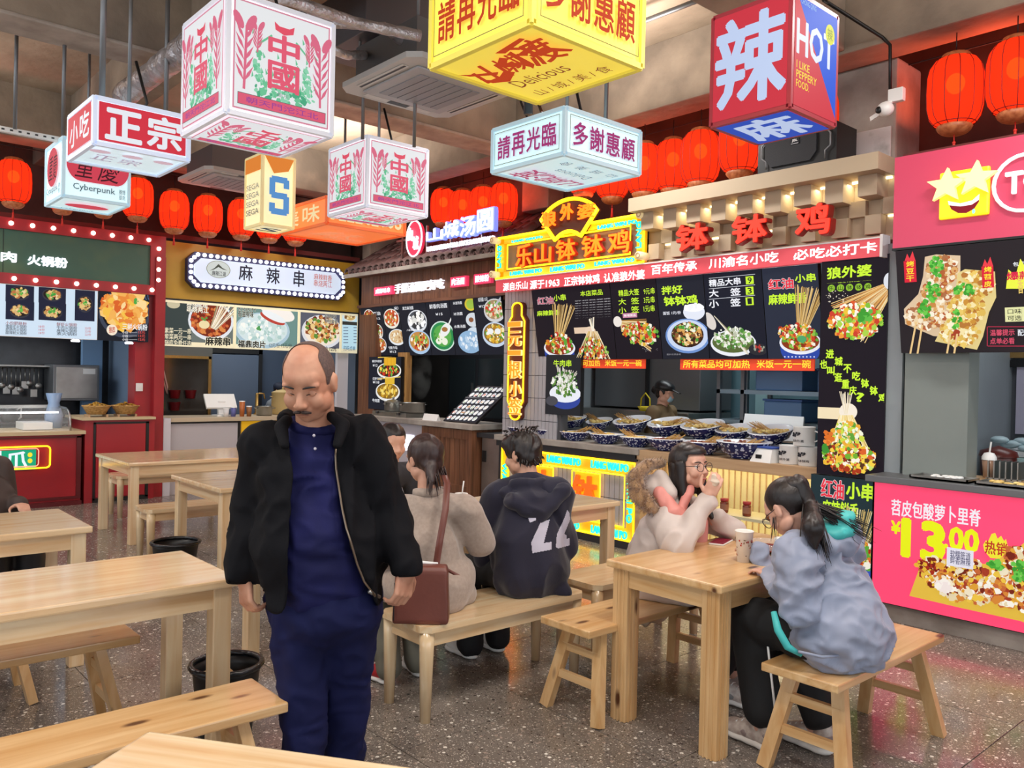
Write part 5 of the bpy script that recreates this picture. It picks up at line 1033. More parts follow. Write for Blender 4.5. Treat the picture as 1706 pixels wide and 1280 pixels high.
# scale, canisters, screen on the counter
t = thing('weighing_scale', 'small white and blue weighing scale at the front of the wooden counter', 'scale', (PY(1276, 765, 6.04).x, 6.04, .95), -.1)
MB().add([(-.1, -.08, 0), (.1, -.08, 0), (.1, .1, 0), (-.1, .1, 0), (-.075, -.02, .11), (.075, -.02, .11), (.075, .08, .11), (-.075, .08, .11)], [(0,3,2,1),(4,5,6,7),(0,1,5,4),(1,2,6,5),(2,3,7,6),(3,0,4,7)]).build('body', M_white, t); MB().box(-.085, -.03, .11, .085, .09, .125, bev=.004).build('pan', mat('scale_blue', '#2a4aa0', .4), t); MB().box(-.05, -.07, .03, .0, -.055, .06).build('display', M_black, t)
can0 = None
for (x, y, z, lab, cw) in ((PY(1316, 770, 6.08).x, 6.05, .95, 'lower canister nearer the scale', '狼外婆'), (PY(1348, 775, 6.08).x, 6.05, .95, 'lower canister beside the poster', '钵钵鸡'), (PY(1340, 720, 6.08).x, 6.05, 1.105, 'canister stacked on top of the others', '狼外婆')):
    t = thing('canister', 'white enamel '+lab+' on the wooden counter', 'canister', (x, y+.03, z), 0, 'white canisters on the counter')
    MB().lathe([(0, 0), (.08, 0), (.083, .005), (.083, .145), (.086, .15), (.08, .15), (.078, .02), (0, .02)], 24).build('body', M_white, t); MB().tube([(.088, 0, .12), (.12, 0, .11), (.12, 0, .05), (.088, 0, .035)], .007, 6).build('handle', M_white, t)
    b = Board((0, -.087, 0), (1, 0, 0), (0, 0, 1)); b.blobs(-.015, .09, .03, .03, ('#2a2a2e', '#3a3a40'), 14, .008); b.text(cw, -.045, .03, .045, .05, '#33333a', .03); b.build('badge', P_flat, t)
t = thing('checkout_screen', 'white slanted checkout screen behind the blue bowls', 'screen', (-4.1, 6.95, .951)); MB().box(-.12, -.1, 0, .12, .1, .03, bev=.005).bar((0, 0, .02), (0, .03, .2), .08, .04).build('stand', M_white, t)
MB().add([(-.32, -.08, .12), (.3, -.08, .12), (.22, .1, .34), (-.4, .1, .34), (-.32, -.06, .1), (.3, -.06, .1), (.22, .12, .32), (-.4, .12, .32)], [(0,1,2,3),(7,6,5,4),(0,4,5,1),(1,5,6,2),(2,6,7,3),(3,7,4,0)]).build('screen', M_white, t); MB().box(-.1, -.13, .12, .1, -.1, .22, bev=.004).build('card_reader', mat('indigo', '#5a5aa0', .4), t)
# kitchen behind
struct('wall_kitchen_4', MB().box(-6.98, 8.2, 0, -2.62, 8.28, 3.2), mat('teal_wall', '#5c7c86', .5, col2='#4c6a74', nscale=1))
t = thing('kitchen_range', 'stainless steel kitchen range wall behind the bowls, left of the worker', 'range', (-5.9, 7.6, 0)); MB().box(-1.0, -.3, 0, .55, .5, 1.25, bev=.01).build('body', M_steel, t); MB().box(-1.0, -.1, 1.27, -.18, .5, 2.3, bev=.01).box(-.16, -.1, 1.27, .55, .5, 2.3, bev=.01).build('door', M_steeld, t); MB().box(-.19, -.13, 1.3, -.15, -.1, 2.3).build('seam', M_black, t)
for x in (-5.9, -5.65):
    t = thing('wire_basket', 'yellow wire handled basket on the steel range, %s' % ('nearer the pier' if x < -5.8 else 'nearer the worker'), 'basket', (x, 7.25, 1.25)); mb = MB()
    mb.tube([(-.07, 0, .0), (-.06, 0, .14), (0, 0, .2), (.06, 0, .14), (.07, 0, .0)], .008, 6); mb.build('handle', mat('yellow_wire', '#d8c51e', .4), t); MB().lathe([(.06, 0), (.09, .05), (.085, .05), (.05, 0)], 14).build('basket', MATS['yellow_wire'], t)
sh = thing('steel_shelf_rack', 'steel shelf rack with blue plastic boxes behind the right half of counter', 'rack', (-3.9, 7.4, 0)); O = sh.location.copy()
for x in (-4.9, -4.62, -2.75):
    for y in (7.2, 7.7): MB().box(x-.02, y-.02, .0, x+.02, y+.02, 1.95).build('post', M_steeld, sh, origin=O)
for z in (1.18, 1.48, 1.9): MB().box(-4.92, 7.18, z, -2.73, 7.72, z+.04).build('shelf', mat('blue_steel', '#8fa6b4', .4, .4), sh, origin=O)
M_tub = mat('blue_tub', '#5f86b4', .35, trans=.0)
for k, (x, z, w) in enumerate(((-4.25, 1.52, .5), (-3.6, 1.52, .5), (-3.1, 1.52, .4), (-4.2, 1.22, .4), (-3.2, 1.22, .6))):
    t = thing('storage_box', 'translucent blue storage box on the %s rack shelf, %s' % ('upper' if z > 1.5 else 'middle', ('first', 'second', 'third', 'first', 'second')[k]), 'box', (x, 7.4, z)); MB().box(-w/2, -.18, 0, w/2, .18, .2, bev=.015).build('body', M_tub, t); MB().box(-w/2-.01, -.19, .2, w/2+.01, .19, .22, bev=.005).build('lid', mat('blue_lid', '#3d63a0', .4), t)
struct('trim_7', MB().box(-4.98, 8.0, 0, -4.8, 8.2, 3.1), mat('tealpost', '#8fb4b8', .5))
area_light('kitchen_light', (-4.8, 7.2, 2.95), (0, 0, 0), 2.0, .4, 34, (.9, .97, 1))

# ---------- right stall: magenta sign, black menu, counter
rs2 = thing('stall_sign', 'large magenta sign panel with star-eyed smiling yellow face', 'sign', (-1.6, 5.62, 2.8)); O = rs2.location.copy(); b = RB(5.6)
panel_on(b, -2.47, 2.52, .6, 3.13, .08).build('panel', M_pinkc, rs2, origin=O); MB().box(-2.475, 5.6, 2.505, .6, 5.68, 2.52).build('edge', M_black, rs2, origin=O)
b = RB(5.57); a0, z0 = b.uv(1563, 367); a1, z1 = b.uv(1649, 275)
MB().box(a0, 5.57, z0+.0, a1, 5.6, z1, bev=.014).build('yellow_face', mat('face_yellow', '#f2d81a', .4, emit=.55, ecol='#f8dc1c'), rs2, origin=O)
b.ppoly([(1579, 337), (1600, 342), (1620, 337), (1632, 325), (1631, 336), (1623, 348), (1610, 355), (1596, 355), (1585, 349)], '#6a1420'); b.ppoly([(1579, 335), (1600, 339), (1620, 334), (1632, 323), (1631, 333), (1619, 341), (1600, 344), (1581, 342)], '#f6f4f0')
b.pdisc(1622, 352, 2.5, 4, '#7fc8e8')
b.build('face_print', print_mat('face_print', .7), rs2, O)
M_star = mat('star_pale', '#f0f29a', .35, emit=.6, ecol='#f4f4a0')
for sx, sy in ((1578, 310), (1627, 298)):
    b4 = RB(5.56); ca, cb_ = b4.uv(sx, sy); pts = []
    for q in range(10): rr_ = .125 if q % 2 == 0 else .055; t_ = pi/2+q*pi/5-.06; pts.append((ca+rr_*cos(t_), cb_+rr_*.9*sin(t_)))
    MB().prism(pts, lambda x, z, d: (x, 5.535+d, z), .035).build('star_eye', M_star, rs2, origin=O)
ca, cb_ = b.uv(1706, 303)
MB().tube([(ca+.17*cos(t_*pi/12), 5.585, cb_+.17*sin(t_*pi/12)) for t_ in range(24)], .012, 6, closed=True).build('white_ring', mat('white_lit', '#f4f4f4', .4, emit=.6), rs2, origin=O)
b5 = RB(5.59); solid_text(b5, 'TOP', ca-.1, cb_-.06, ca+.2, cb_+.07, .05, .02, 0, MATS['white_lit'], 'lettering', rs2, O)
GR = ('#4fae3c', '#6cc84e', '#3f9a34')
def rm1(b):
    gold = ('#c88a4a', '#e8d0a8', '#b5623a', '#f0e2c8', '#a9704a', '#d9a86a', '#f4ecd8')
    b.ppoly([(1541, 428), (1560, 424), (1600, 426), (1600, 470), (1590, 520), (1575, 562), (1555, 560), (1508, 540), (1506, 515), (1530, 490), (1538, 460)], '#d9c0a0')
    for (x, y, rx, ry, n) in ((1570, 450, 26, 24, 130), (1562, 490, 26, 26, 130), (1545, 525, 28, 24, 130), (1525, 528, 15, 14, 50), (1575, 535, 14, 18, 40)): b.pblobs(x, y, rx, ry, gold, n, 4)
    for (x, y, rx, ry, n) in ((1562, 445, 11, 18, 44), (1556, 485, 12, 18, 40), (1543, 515, 10, 16, 34)): b.pblobs(x, y, rx, ry, GR, n, 3)
    b.ppoly([(1598, 455), (1610, 448), (1660, 452), (1662, 495), (1650, 520), (1640, 560), (1630, 582), (1560, 568), (1580, 530), (1592, 500)], '#e0cc8a')
    gold2 = ('#e8c86a', '#f0e0a8', '#c9903c', '#f6eecb', '#b5783a', '#dcb85a')
    for (x, y, rx, ry, n) in ((1628, 475, 30, 24, 130), (1612, 515, 32, 26, 150), (1602, 552, 34, 24, 130)): b.pblobs(x, y, rx, ry, gold2, n, 4)
    b.pblobs(1612, 482, 18, 10, GR, 34, 3); b.pblobs(1598, 532, 8, 16, GR, 20, 3); b.pblobs(1595, 555, 7, 7, ('#a5422a',), 10, 3)
    for x0, y0, x1, y1 in ((1531, 535, 1521, 588), (1541, 540, 1533, 588), (1588, 552, 1582, 588), (1599, 555, 1594, 588)): b.pline(x0, y0, x1, y1, 3, '#e6c48a')
    for x, y, t_ in ((1521, 448, '烤豆干'), (1650, 457, '烤苕皮')):
        b.prect(x-9, y-15, x+9, y+22, '#d8283c'); b.ppoly([(x-9, y-14), (x-5, y-26), (x-1, y-18), (x+4, y-30), (x+9, y-14)], '#e8404a'); b.vtext(t_, x-6, y-15, x+6, y+21, '#f8e03a', .04)
    b.ptext('包浆豆腐', 1692, 433, 1730, 443, '#e8ecf0', .03); b.ppoly([(1680, 480), (1684, 448), (1696, 458), (1704, 430), (1720, 458), (1730, 480)], '#e8f04a'); b.ptext('爆款', 1682, 450, 1722, 466, '#d8284a', .05)
    b.prect(1679, 509, 1730, 535, '#dfe0a8'); b.ptext('口味', 1683, 513, 1706, 522, '#3a3a30', .02); b.ptext('可选', 1683, 524, 1706, 533, '#3a3a30', .02)
    for x0, y0, x1, y1 in ((1650, 543, 1730, 543), (1650, 575, 1730, 575), (1649, 543, 1649, 575)): b.pline(x0, y0, x1, y1, 1.4, '#b0304a')
    b.ptext('温馨提示', 1654, 547, 1694, 558, '#d8506a', .03); b.ptext('点单必看', 1654, 561, 1694, 572, '#d8506a', .03); b.ptext('配料', 1700, 547, 1720, 558, '#e6ecf4', .03)
    b.ptext('香辣豆皮', 1700, 461, 1740, 488, '#e8c86a', .05); 
rmenu('black menu board with two big grilled tofu pieces on sticks', 1498, 1760, rm1, 5.6, 1.82, 2.5, .13, bg='#2b2529')
rc = thing('serving_counter', 'magenta lit counter front with yellow price and food picture', 'counter', (-1.3, 5.8, 0)); O = rc.location.copy()
MB().box(-2.55, 5.62, .12, .8, 6.2, .93).build('body', M_dark, rc, origin=O); MB().box(-2.6, 5.56, .94, .85, 6.25, .985, bev=.004).build('worktop', M_steeld, rc, origin=O); MB().box(-2.54, 5.66, 0, .8, 6.2, .12).build('plinth', M_conc2, rc, origin=O)
b = RB(5.6); MB().box(-2.55, 5.6, .13, .8, 5.62, .94).build('lit_panel', mat('magenta_lit', '#d83a60', .35, emit=.72, ecol='#f2466e'), rc, origin=O)
b.ptext('苕皮包酸萝卜里脊', 1485, 850, 1634, 858, '#f6f2fa', .04); b.ptext('¥', 1485, 870, 1500, 888, '#ecf41e', .06)
b.ptext('13', 1504, 875, 1572, 925, '#ecf41e', .08); b.ptext('.', 1574, 908, 1578, 912, '#ecf41e', .09); b.ptext('00', 1582, 885, 1630, 914, '#ecf41e', .07)
b.ppoly([(1640, 918), (1638, 908), (1643, 900), (1645, 905), (1652, 890), (1658, 888), (1662, 898), (1668, 893), (1673, 902), (1676, 898), (1679, 910), (1676, 924), (1665, 931), (1650, 930)], '#f2e83a'); b.ptext('热销', 1641, 906, 1678, 922, '#c0392b', .04)
b.ppoly([(1538, 930), (1585, 932), (1640, 940), (1680, 925), (1706, 905), (1740, 900), (1740, 1050), (1700, 1035), (1600, 1013), (1515, 993)], '#e8c048')
fd = ('#c86a3a', '#f2e6c8', '#a8402a', '#f0c84a', '#e8d8b0', '#d98a3a', '#7a2a1c', '#fbf6ea', '#e2a33a')
for (x, y, rx, ry, n) in ((1560, 955, 26, 24, 150), (1590, 975, 30, 26, 170), (1630, 975, 34, 32, 200), (1680, 975, 36, 36, 220), (1700, 935, 24, 24, 120), (1620, 945, 26, 14, 70), (1725, 990, 30, 40, 120)): b.pblobs(x, y, rx, ry, fd, n, 5)
b.pblobs(1575, 975, 12, 10, ('#fbf4ec', '#f4e8e4'), 30, 5); b.pblobs(1703, 950, 14, 18, GR, 50, 4); b.pblobs(1662, 940, 12, 6, GR, 26, 4); b.pblobs(1550, 942, 20, 10, ('#7a1f1c', '#a8301e', '#e8b83a'), 60, 3)
b.prect(1582, 917, 1627, 940, '#e6e4f2'); b.ptext('软糯筋道', 1588, 920, 1622, 927, '#5a5a78', .02); b.ptext('鲜香麻辣', 1588, 930, 1622, 937, '#5a5a78', .02)
b.build('print', print_mat('counter_print', .75, base=.3), rc, O)
MB().box(-2.3, 5.75, .985, .6, 6.15, .995).build('wood_board', PINE[0], rc, origin=O)
for k in range(3):
    x = -2.15+k*.4; t = thing('food_tray', 'shallow steel tray set on the magenta counter, %s from the grey partition' % ('first', 'second', 'third')[k], 'tray', (x, 5.72, .99)); MB().box(-.18, -.1, 0, .18, .1, .008).box(-.18, -.1, 0, -.17, .1, .02).box(.17, -.1, 0, .18, .1, .02).box(-.18, -.1, 0, .18, -.09, .02).box(-.18, .09, 0, .18, .1, .02).build('tray', M_steel, t); o = MB()
    Rk = random.Random(k)
    for q in range(14): o.ball((Rk.uniform(-.13, .13), Rk.uniform(-.06, .06), .015), (.03, .018, .01), 6, 4, rot=Matrix.Rotation(Rk.random()*3, 3, 'Z'))
    o.build('filling', (M_white, M_skf, M_pickle)[k], t)
t = thing('iced_drink', 'clear cup of brown drink with domed lid on the magenta counter', 'cup', PY(1647, 795, 6.05)); t.location.z = .995
MB().lathe([(0, 0), (.032, 0), (.044, .12), (0, .12)], 16).build('cup', mat('brown_drink', '#9a7a66', .2), t); MB().lathe([(.046, .12), (.045, .14), (.03, .165), (0, .172)], 16).build('dome_lid', M_white, t); MB().tube([(0, 0, .15), (.01, 0, .24)], .006, 6).build('straw', M_white, t)
t = thing('cutlery_rack', 'row of upright steel dividers beside the iced drink', 'rack', PY(1672, 798, 6.05)); t.location.z = .995
for k in range(6): MB().box(-.08+k*.035, -.06, 0, -.072+k*.035, .06, .12).build('divider', M_steel, t)
MB().box(-.09, -.06, 0, .12, .06, .008).build('base', M_steel, t)
# its kitchen
struct('wall_kitchen_5', MB().box(-2.5, 8.1, 0, 3, 8.2, 3.2), mat('grey_kitchen', '#5c6166', .5, col2='#50555a', nscale=1))
t = thing('hatch_window', 'dark framed hatch window with white blind in the far kitchen wall', 'window', (-2.1, 8.05, 0)); MB().box(-.35, 0, 1.2, .42, .03, 1.78).build('blind', mat('lilac_blind', '#9a97a8', .5, emit=.12), t); MB().box(-.42, -.02, 1.78, .48, .03, 1.84).box(.4, -.02, .9, .5, .03, 1.84).build('frame', M_black, t); MB().box(-.4, -.01, 1.9, .4, .03, 2.15).build('top_pane', mat('teal_pane', '#5f8f92', .1), t); MB().box(-.42, -.02, 1.86, .52, .02, 1.92).box(.4, -.02, 1.86, .5, .02, 2.2).build('pane_frame', M_gold, t)
t = thing('chest_freezer', 'pale green chest freezer with frosted plastic sheet in far kitchen', 'freezer', (-2.05, 7.6, 0)); MB().box(-.4, -.3, 0, .5, .3, 1.05, bev=.03).build('body', mat('mint', '#9db8b4', .4), t); MB().box(-.38, -.28, 1.05, .48, .28, 1.1, bev=.02).build('lid', M_white, t)
mb = MB(); Rk = random.Random(1)
for k in range(10): mb.ball((-.3+k*.05, -.2+Rk.uniform(-.05, .05), 1.14+Rk.uniform(-.02, .05)), (.07, .06, .03), 10, 7)
mb.build('plastic_sheet', mat('frost_plastic', '#b8cfd4', .3), t)
t = thing('dustpan_stick', 'blue handled steel pole leaning on the chest freezer', 'pole', (-1.75, 7.2, 0)); MB().tube([(.0, 0, .7), (-.1, .08, 1.2)], .012, 8).build('pole', M_steel, t); MB().tube([(-.1, .08, 1.2), (-.14, .1, 1.42)], .018, 8).build('grip', mat('blue_grip', '#2a5ac0', .4), t); MB().box(-.12, .06, 1.42, .02, .1, 1.7, bev=.005).build('blade', M_steeld, t); MB().tube([(0, 0, 0), (0, 0, .7)], .012, 8).build('lower_pole', M_steel, t)
t = thing('clay_jar', 'dark red lidded jar behind the grey partition', 'jar', (-2.16, 6.75, .88)); MB().lathe([(0, 0), (.09, 0), (.12, .1), (.12, .2), (.1, .24), (0, .25)], 20).build('body', mat('dark_red_clay', '#5a2018', .35), t); MB().lathe([(.13, .21), (.12, .25), (.03, .28), (0, .29)], 20).build('lid', mat('dark_red_clay', '#5a2018', .35), t)
t = thing('prep_table', 'steel preparation table behind the magenta counter', 'table', (-1.4, 6.8, 0)); MB().box(-1.0, -.3, .82, 1.4, .3, .88, bev=.004).build('worktop', M_steel, t)
for x in (-.95, 1.3):
    for y in (-.25, .25): MB().box(x-.02, y-.02, 0, x+.02, y+.02, .82).build('leg', M_steeld, t)
t = thing('tall_cabinet', 'tall black cabinet at the end of the far kitchen', 'cabinet', (-.9, 7.4, 0)); MB().box(-.35, -.3, 0, 1.5, .4, 2.4, bev=.01).build('body', mat('charcoal', '#3a3e42', .35), t); MB().box(-.2, -.33, 1.95, .3, -.3, 1.98).build('handle', M_steel, t)
area_light('kitchen_light', (-1.5, 7.0, 2.95), (0, 0, 0), 1.6, .4, 18, (.92, .97, 1))
# ================================================================ hanging light boxes
def lbox(label, x0, y0, z0, x1, y1, z1, body, prints, rim, hang=True, strength=.8):
    t = thing('hanging_light_box', label, 'sign', ((x0+x1)/2, (y0+y1)/2, z0)); O = t.location.copy()
    MB().box(x0, y0, z0, x1, y1, z1, bev=.006).build('case', mat('lbox_'+body, body, .35, emit=strength*.9, ecol=body), t, origin=O)
    r = .012
    mb = MB()
    for x in (x0, x1):
        for y in (y0, y1): mb.box(x-r, y-r, z0-.004, x+r, y+r, z1+.004)
    for z in (z0, z1):
        for x in (x0, x1): mb.box(x-r, y0, z-r, x+r, y1, z+r)
        for y in (y0, y1): mb.box(x0, y-r, z-r, x1, y+r, z+r)
    mb.build('edge_frame', mat('rim_'+rim, rim, .4, emit=.35, ecol=rim), t, origin=O)
    bs = {'front': Board((0, y0-.013, 0), (1, 0, 0), (0, 0, 1)), 'side': Board((x1+.013, 0, 0), (0, 1, 0), (0, 0, 1))}
    for k, fn in prints.items():
        if k in bs: b = bs[k]
        else: b = fn[0]; fn = fn[1]
        fn(b); b.build('print_'+k if k in ('front', 'side') else 'print_underside', print_mat('lightbox_print', .82, base=.15), t, O)
    if hang:
        MB().tube([((x0+x1)/2, (y0+y1)/2, z1), ((x0+x1)/2, (y0+y1)/2, 4.55)], .012, 8).build('hanging_rod', M_steeld, t, origin=O)
        MB().tube([((x0+x1)/2+.03, (y0+y1)/2+.05, z1), ((x0+x1)/2+.05, (y0+y1)/2+.09, z1+.1), ((x0+x1)/2+.02, (y0+y1)/2+.03, z1+.35)], .01, 6).build('power_cable', M_black, t, origin=O)
    return t
def under(x0, y0, x1, y1, z0, u, v):
    return Board(((x0+x1)/2, (y0+y1)/2, z0-.013), u, v)
PK = '#e0708c'; GRN = '#6fc79a'
def wheat(b, a, z, h, s, flip):
    """a stalk with leaves and a grain ear, printed in rose"""
    b.line(a, z, a+flip*.01*s, z+h, .014*s, PK)
    for k in range(5):
        zz = z+h*(.12+.16*k)
        for sg_ in (-1, 1):
            b.poly([(a, zz), (a+sg_*.03*s, zz+.035*s), (a+sg_*.05*s, zz+.09*s), (a+sg_*.015*s, zz+.045*s)], PK)
    for k in (-1, 1): b.disc(a+k*.035*s, z+h+.02*s, .022*s, .05*s, PK, 12, rot=-k*.5)
def china(b, x0, x1, z0, z1, frame=True):
    W = x1-x0; H = z1-z0; s = H/.6
    b.rect(x0+.012, z0+.012, x1-.012, z1-.012, '#d88ba0'); b.rect(x0+.02, z0+.02, x1-.02, z1-.02, '#eef1f4')
    b.rnd.seed(3); cx = (x0+x1)/2
    for k in range(60):
        t_ = b.rnd.random()*pi; r_ = .15+.09*b.rnd.random(); x = cx+cos(t_)*W*(.2+.16*b.rnd.random())*(1 if b.rnd.random() < .5 else -1); z = z0+H*(.16+.55*b.rnd.random()*b.rnd.random()+.1)
        b.poly([(x, z), (x+b.rnd.uniform(-.02, .02)*s, z+.035*s), (x+.012*s, z+.01*s)], GRN)
    b.blobs(cx, z0+H*.24, W*.33, H*.08, (GRN, '#8fd8b4', '#4fae86'), 60, .012*s, elong=1.6)
    b.blobs(cx-W*.24, z0+H*.42, W*.05, H*.16, (GRN, '#8fd8b4'), 26, .012*s); b.blobs(cx+W*.24, z0+H*.42, W*.05, H*.16, (GRN, '#8fd8b4'), 26, .012*s)
    b.line(cx-W*.26, z0+H*.62, cx-W*.12, z0+H*.74, .01, GRN); b.line(cx+W*.26, z0+H*.62, cx+W*.12, z0+H*.74, .01, GRN)
    wheat(b, x0+W*.12, z0+H*.2, H*.56, s, 1); wheat(b, x1-W*.12, z0+H*.2, H*.56, s, -1); wheat(b, x0+W*.24, z0+H*.55, H*.22, s*.6, 1); wheat(b, x1-W*.24, z0+H*.55, H*.22, s*.6, -1)
    b.poly([(cx-W*.1, z0+H*.87), (cx-W*.09, z0+H*.80), (cx, z0+H*.77), (cx+W*.09, z0+H*.80), (cx+W*.1, z0+H*.87), (cx+W*.05, z0+H*.84), (cx-W*.05, z0+H*.84)], '#e8566c')
    b.text('中', cx-W*.15, z0+H*.53, cx+W*.15, z0+H*.76, '#e8607a', .06); b.text('國', cx-W*.15, z0+H*.27, cx+W*.15, z0+H*.51, '#e8607a', .05)
    b.text('重庆', cx-W*.06, z0+H*.205, cx+W*.06, z0+H*.245, '#8fa8a0', .0)
    b.rect(x0+W*.06, z0+H*.06, x1-W*.06, z0+H*.165, '#5a6a66'); b.rect(x0+W*.065, z0+H*.065, x1-W*.065, z0+H*.16, '#e0607c'); b.text('朝天門沱江北', x0+W*.14, z0+H*.085, x1-W*.14, z0+H*.14, '#a04a9a', .02)
def cube(label, x0, y0, z0, x1, y1, z1):
    return lbox(label, x0, y0, z0, x1, y1, z1, '#eef1f4', {'front': lambda b: china(b, x0+.012, x1-.012, z0+.012, z1-.012), 'side': lambda b: china(b, y0+.012, y1-.012, z0+.012, z1-.012),
        'underside': (under(x0, y0, x1, y1, z0, (0, 1, 0), (1, 0, 0)), lambda b: china(b, -(x1-x0)/2+.02, (x1-x0)/2-.02, -(y1-y0)/2+.02, (y1-y0)/2-.02))}, '#cfd2dc')
cube('large white cube lamp printed with rose wheat and green vines', -4.66, 1.665, 2.9, -4.07, 2.25, 3.5)
cube('smaller white cube lamp with rose wheat, in front of the orange box', -6.14, 3.395, 2.9, -5.56, 3.96, 3.44)
# yellow and pale blue flat boxes with thanks lettering
def thanks(label, x0, y0, z0, x1, y1, z1, body, ink, ub, ufn, rim):
    def fr(b, t_, a0, a1):
        b.rect(a0+.03, z0+.03, a1-.03, z0+.034, '#7a7448'); b.rect(a0+.03, z1-.034, a1-.03, z1-.03, '#7a7448'); b.rect(a0+.03, z0+.03, a0+.034, z1-.03, '#7a7448'); b.rect(a1-.034, z0+.03, a1-.03, z1-.03, '#7a7448')
        W = a1-a0; H = z1-z0; s = W/4
        for k, ch in enumerate(t_): b.text(ch, a0+.06+(W-.1)*k/4, z0+H*.24, a0+.06+(W-.1)*k/4+s*.72, z0+H*.76, ink, .035)
    return lbox(label, x0, y0, z0, x1, y1, z1, body, {'front': lambda b: fr(b, '請再光臨', x0, x1), 'side': lambda b: fr(b, '多謝惠顧', y0, y1), 'underside': (ub, ufn)}, rim)
x0, y0, x1, y1 = -2.86, 2.05, -2.24, 2.67
def yu(b):
    ink = '#c8421e'
    for poly in ([(-.25, .1), (-.2, .04), (-.1, .09), (-.07, .05), (-.17, -.01), (-.24, .03)], [(-.27, .2), (-.24, .17), (-.12, .1), (-.15, .08), (-.25, .15)], [(-.06, .16), (.0, .2), (.02, .17), (-.02, .14), (.03, .1), (-.01, .07), (-.07, .12)],
                 [(.02, .24), (.2, .27), (.21, .25), (.05, .21)], [(.05, .2), (.08, .21), (.05, .05), (.01, .02)], [(.08, .17), (.2, .2), (.19, .17), (.1, .14)], [(.1, .13), (.2, .15), (.27, .05), (.25, .04), (.18, .11), (.1, .1)], [(.12, .21), (.14, .21), (.15, .09), (.13, .09)]): b.poly(poly, ink)
    b.text('渡', .04, .02, .22, .24, ink, .03, skew=.2); b.text('山', -.26, .03, -.1, .2, ink, .03, skew=.3); b.text('城', -.1, .04, .04, .2, ink, .02, skew=.2)
    b.text('Delicious', -.19, -.1, .12, -.01, '#8a4a2a', .0); b.text('山 / 城 / 美 / 食', -.2, -.23, .24, -.155, '#8a4a2a', .0)
thanks('large yellow flat light box with red characters, nearest the camera', x0, y0, 2.9, x1, y1, 3.22, '#e8d450', '#c8401c', under(x0, y0, x1, y1, 2.9, (1, 0, 0), (0, -1, 0)), yu, '#d8c850')
x0, y0, x1, y1 = -4.04, 3.39, -3.4, 4.06
def bu(b):
    ink = '#b8507a'
    b.text('山', -.26, .06, -.12, .22, ink, .02, skew=.3); b.text('城', -.12, .06, .04, .24, ink, .02, skew=.2); b.text('渡', .04, .04, .24, .26, ink, .02, skew=.2); b.text('Delicious', -.16, -.09, .14, -.01, '#7f8a9a', .0); b.text('山  城  美  食', -.24, -.24, .24, -.16, '#7f8a9a', .0)
thanks('pale blue flat light box with plum characters over the neon scroll sign', x0, y0, 2.9, x1, y1, 3.165, '#c3e4ec', '#a83a78', under(x0, y0, x1, y1, 2.9, (0, -1, 0), (-1, 0, 0)), bu, '#b0ccd8')
# red box
x0, y0, x1, y1, z0, z1 = -5.66, 1.33, -5.12, 1.86, 2.88, 3.14
def zf(b): b.rect(x0+.02, z0+.02, x1-.02, z1-.02, '#d83848'); b.text('小', x0+.06, z0+.05, x0+.24, z1-.06, '#eef2fa', .04, skew=.1); b.text('吃', x0+.29, z0+.06, x0+.48, z1-.05, '#eef2fa', .04)
def zs(b): b.rect(y0+.02, z0+.02, y1-.02, z1-.02, '#d83848'); b.text('正', y0+.06, z0+.04, y0+.25, z1-.05, '#eef2fa', .06); b.text('宗', y0+.29, z0+.04, y0+.48, z1-.04, '#eef2fa', .06)
lbox('flat light box with red sides and white characters, beside the large cube lamp', x0, y0, z0, x1, y1, z1, '#cfe8f2', {'front': zf, 'side': zs, 'underside': (under(x0, y0, x1, y1, z0, (0, 1, 0), (1, 0, 0)), lambda b: [b.text(c_, -.2+.15*k, -.07, -.08+.15*k, .07, '#b8a4b8', .02) for k, c_ in enumerate('正宗')] + [b.disc(-.2+.18*k, .15, .06, .04, '#d8b8c4', 16) for k in range(3)])}, '#c8d4e8')
# pale cube with red ovals
x0, y0, x1, y1, z0, z1 = -7.5, 1.6, -6.97, 2.07, 2.9, 3.34
def oval(b, a0, a1, side):
    W = a1-a0; cx = a0+W*.48; cz = z0+.26
    if side: b.rect(a0+W*.25, cz-.13, a1-W*.25, cz+.13, '#d8485a'); b.disc(a0+W*.25, cz, .1, .13, '#d8485a'); b.disc(a1-W*.22, cz, .1, .13, '#d8485a'); b.text('重', a0+W*.16, cz-.1, a0+W*.42, cz+.08, '#4a2028', .0, skew=.15); b.text('慶', a0+W*.5, cz-.11, a0+W*.82, cz+.1, '#4a2028', .0, skew=.15)
    else: b.disc(cx, cz, .17, .15, '#d8485a'); b.text('重慶', cx-.12, cz-.1, cx+.12, cz+.09, '#4a2028', .0, skew=.15)
    b.text('Cyberpunk', a0+W*.14, z0+.05, a0+W*.78, z0+.11, '#4f5f6a', .01); b.text('賽博', a0+W*.84, z0+.07, a0+W*.94, z0+.11, '#4f5f6a', .0); b.text('朋克', a0+W*.84, z0+.03, a0+W*.94, z0+.065, '#4f5f6a', .0)
lbox('pale blue light box with red ovals, behind the red sided one', x0, y0, z0, x1, y1, z1, '#cdeaf0', {'front': lambda b: oval(b, x0, x1, 0), 'side': lambda b: oval(b, y0, y1, 1), 'underside': (under(x0, y0, x1, y1, z0, (0, 1, 0), (1, 0, 0)), lambda b: (b.disc(0, 0, .16, .09, '#d8485a'), b.text('Cyberpunk', -.15, -.2, .1, -.14, '#6f8f94', 0)))}, '#b8d4e0')
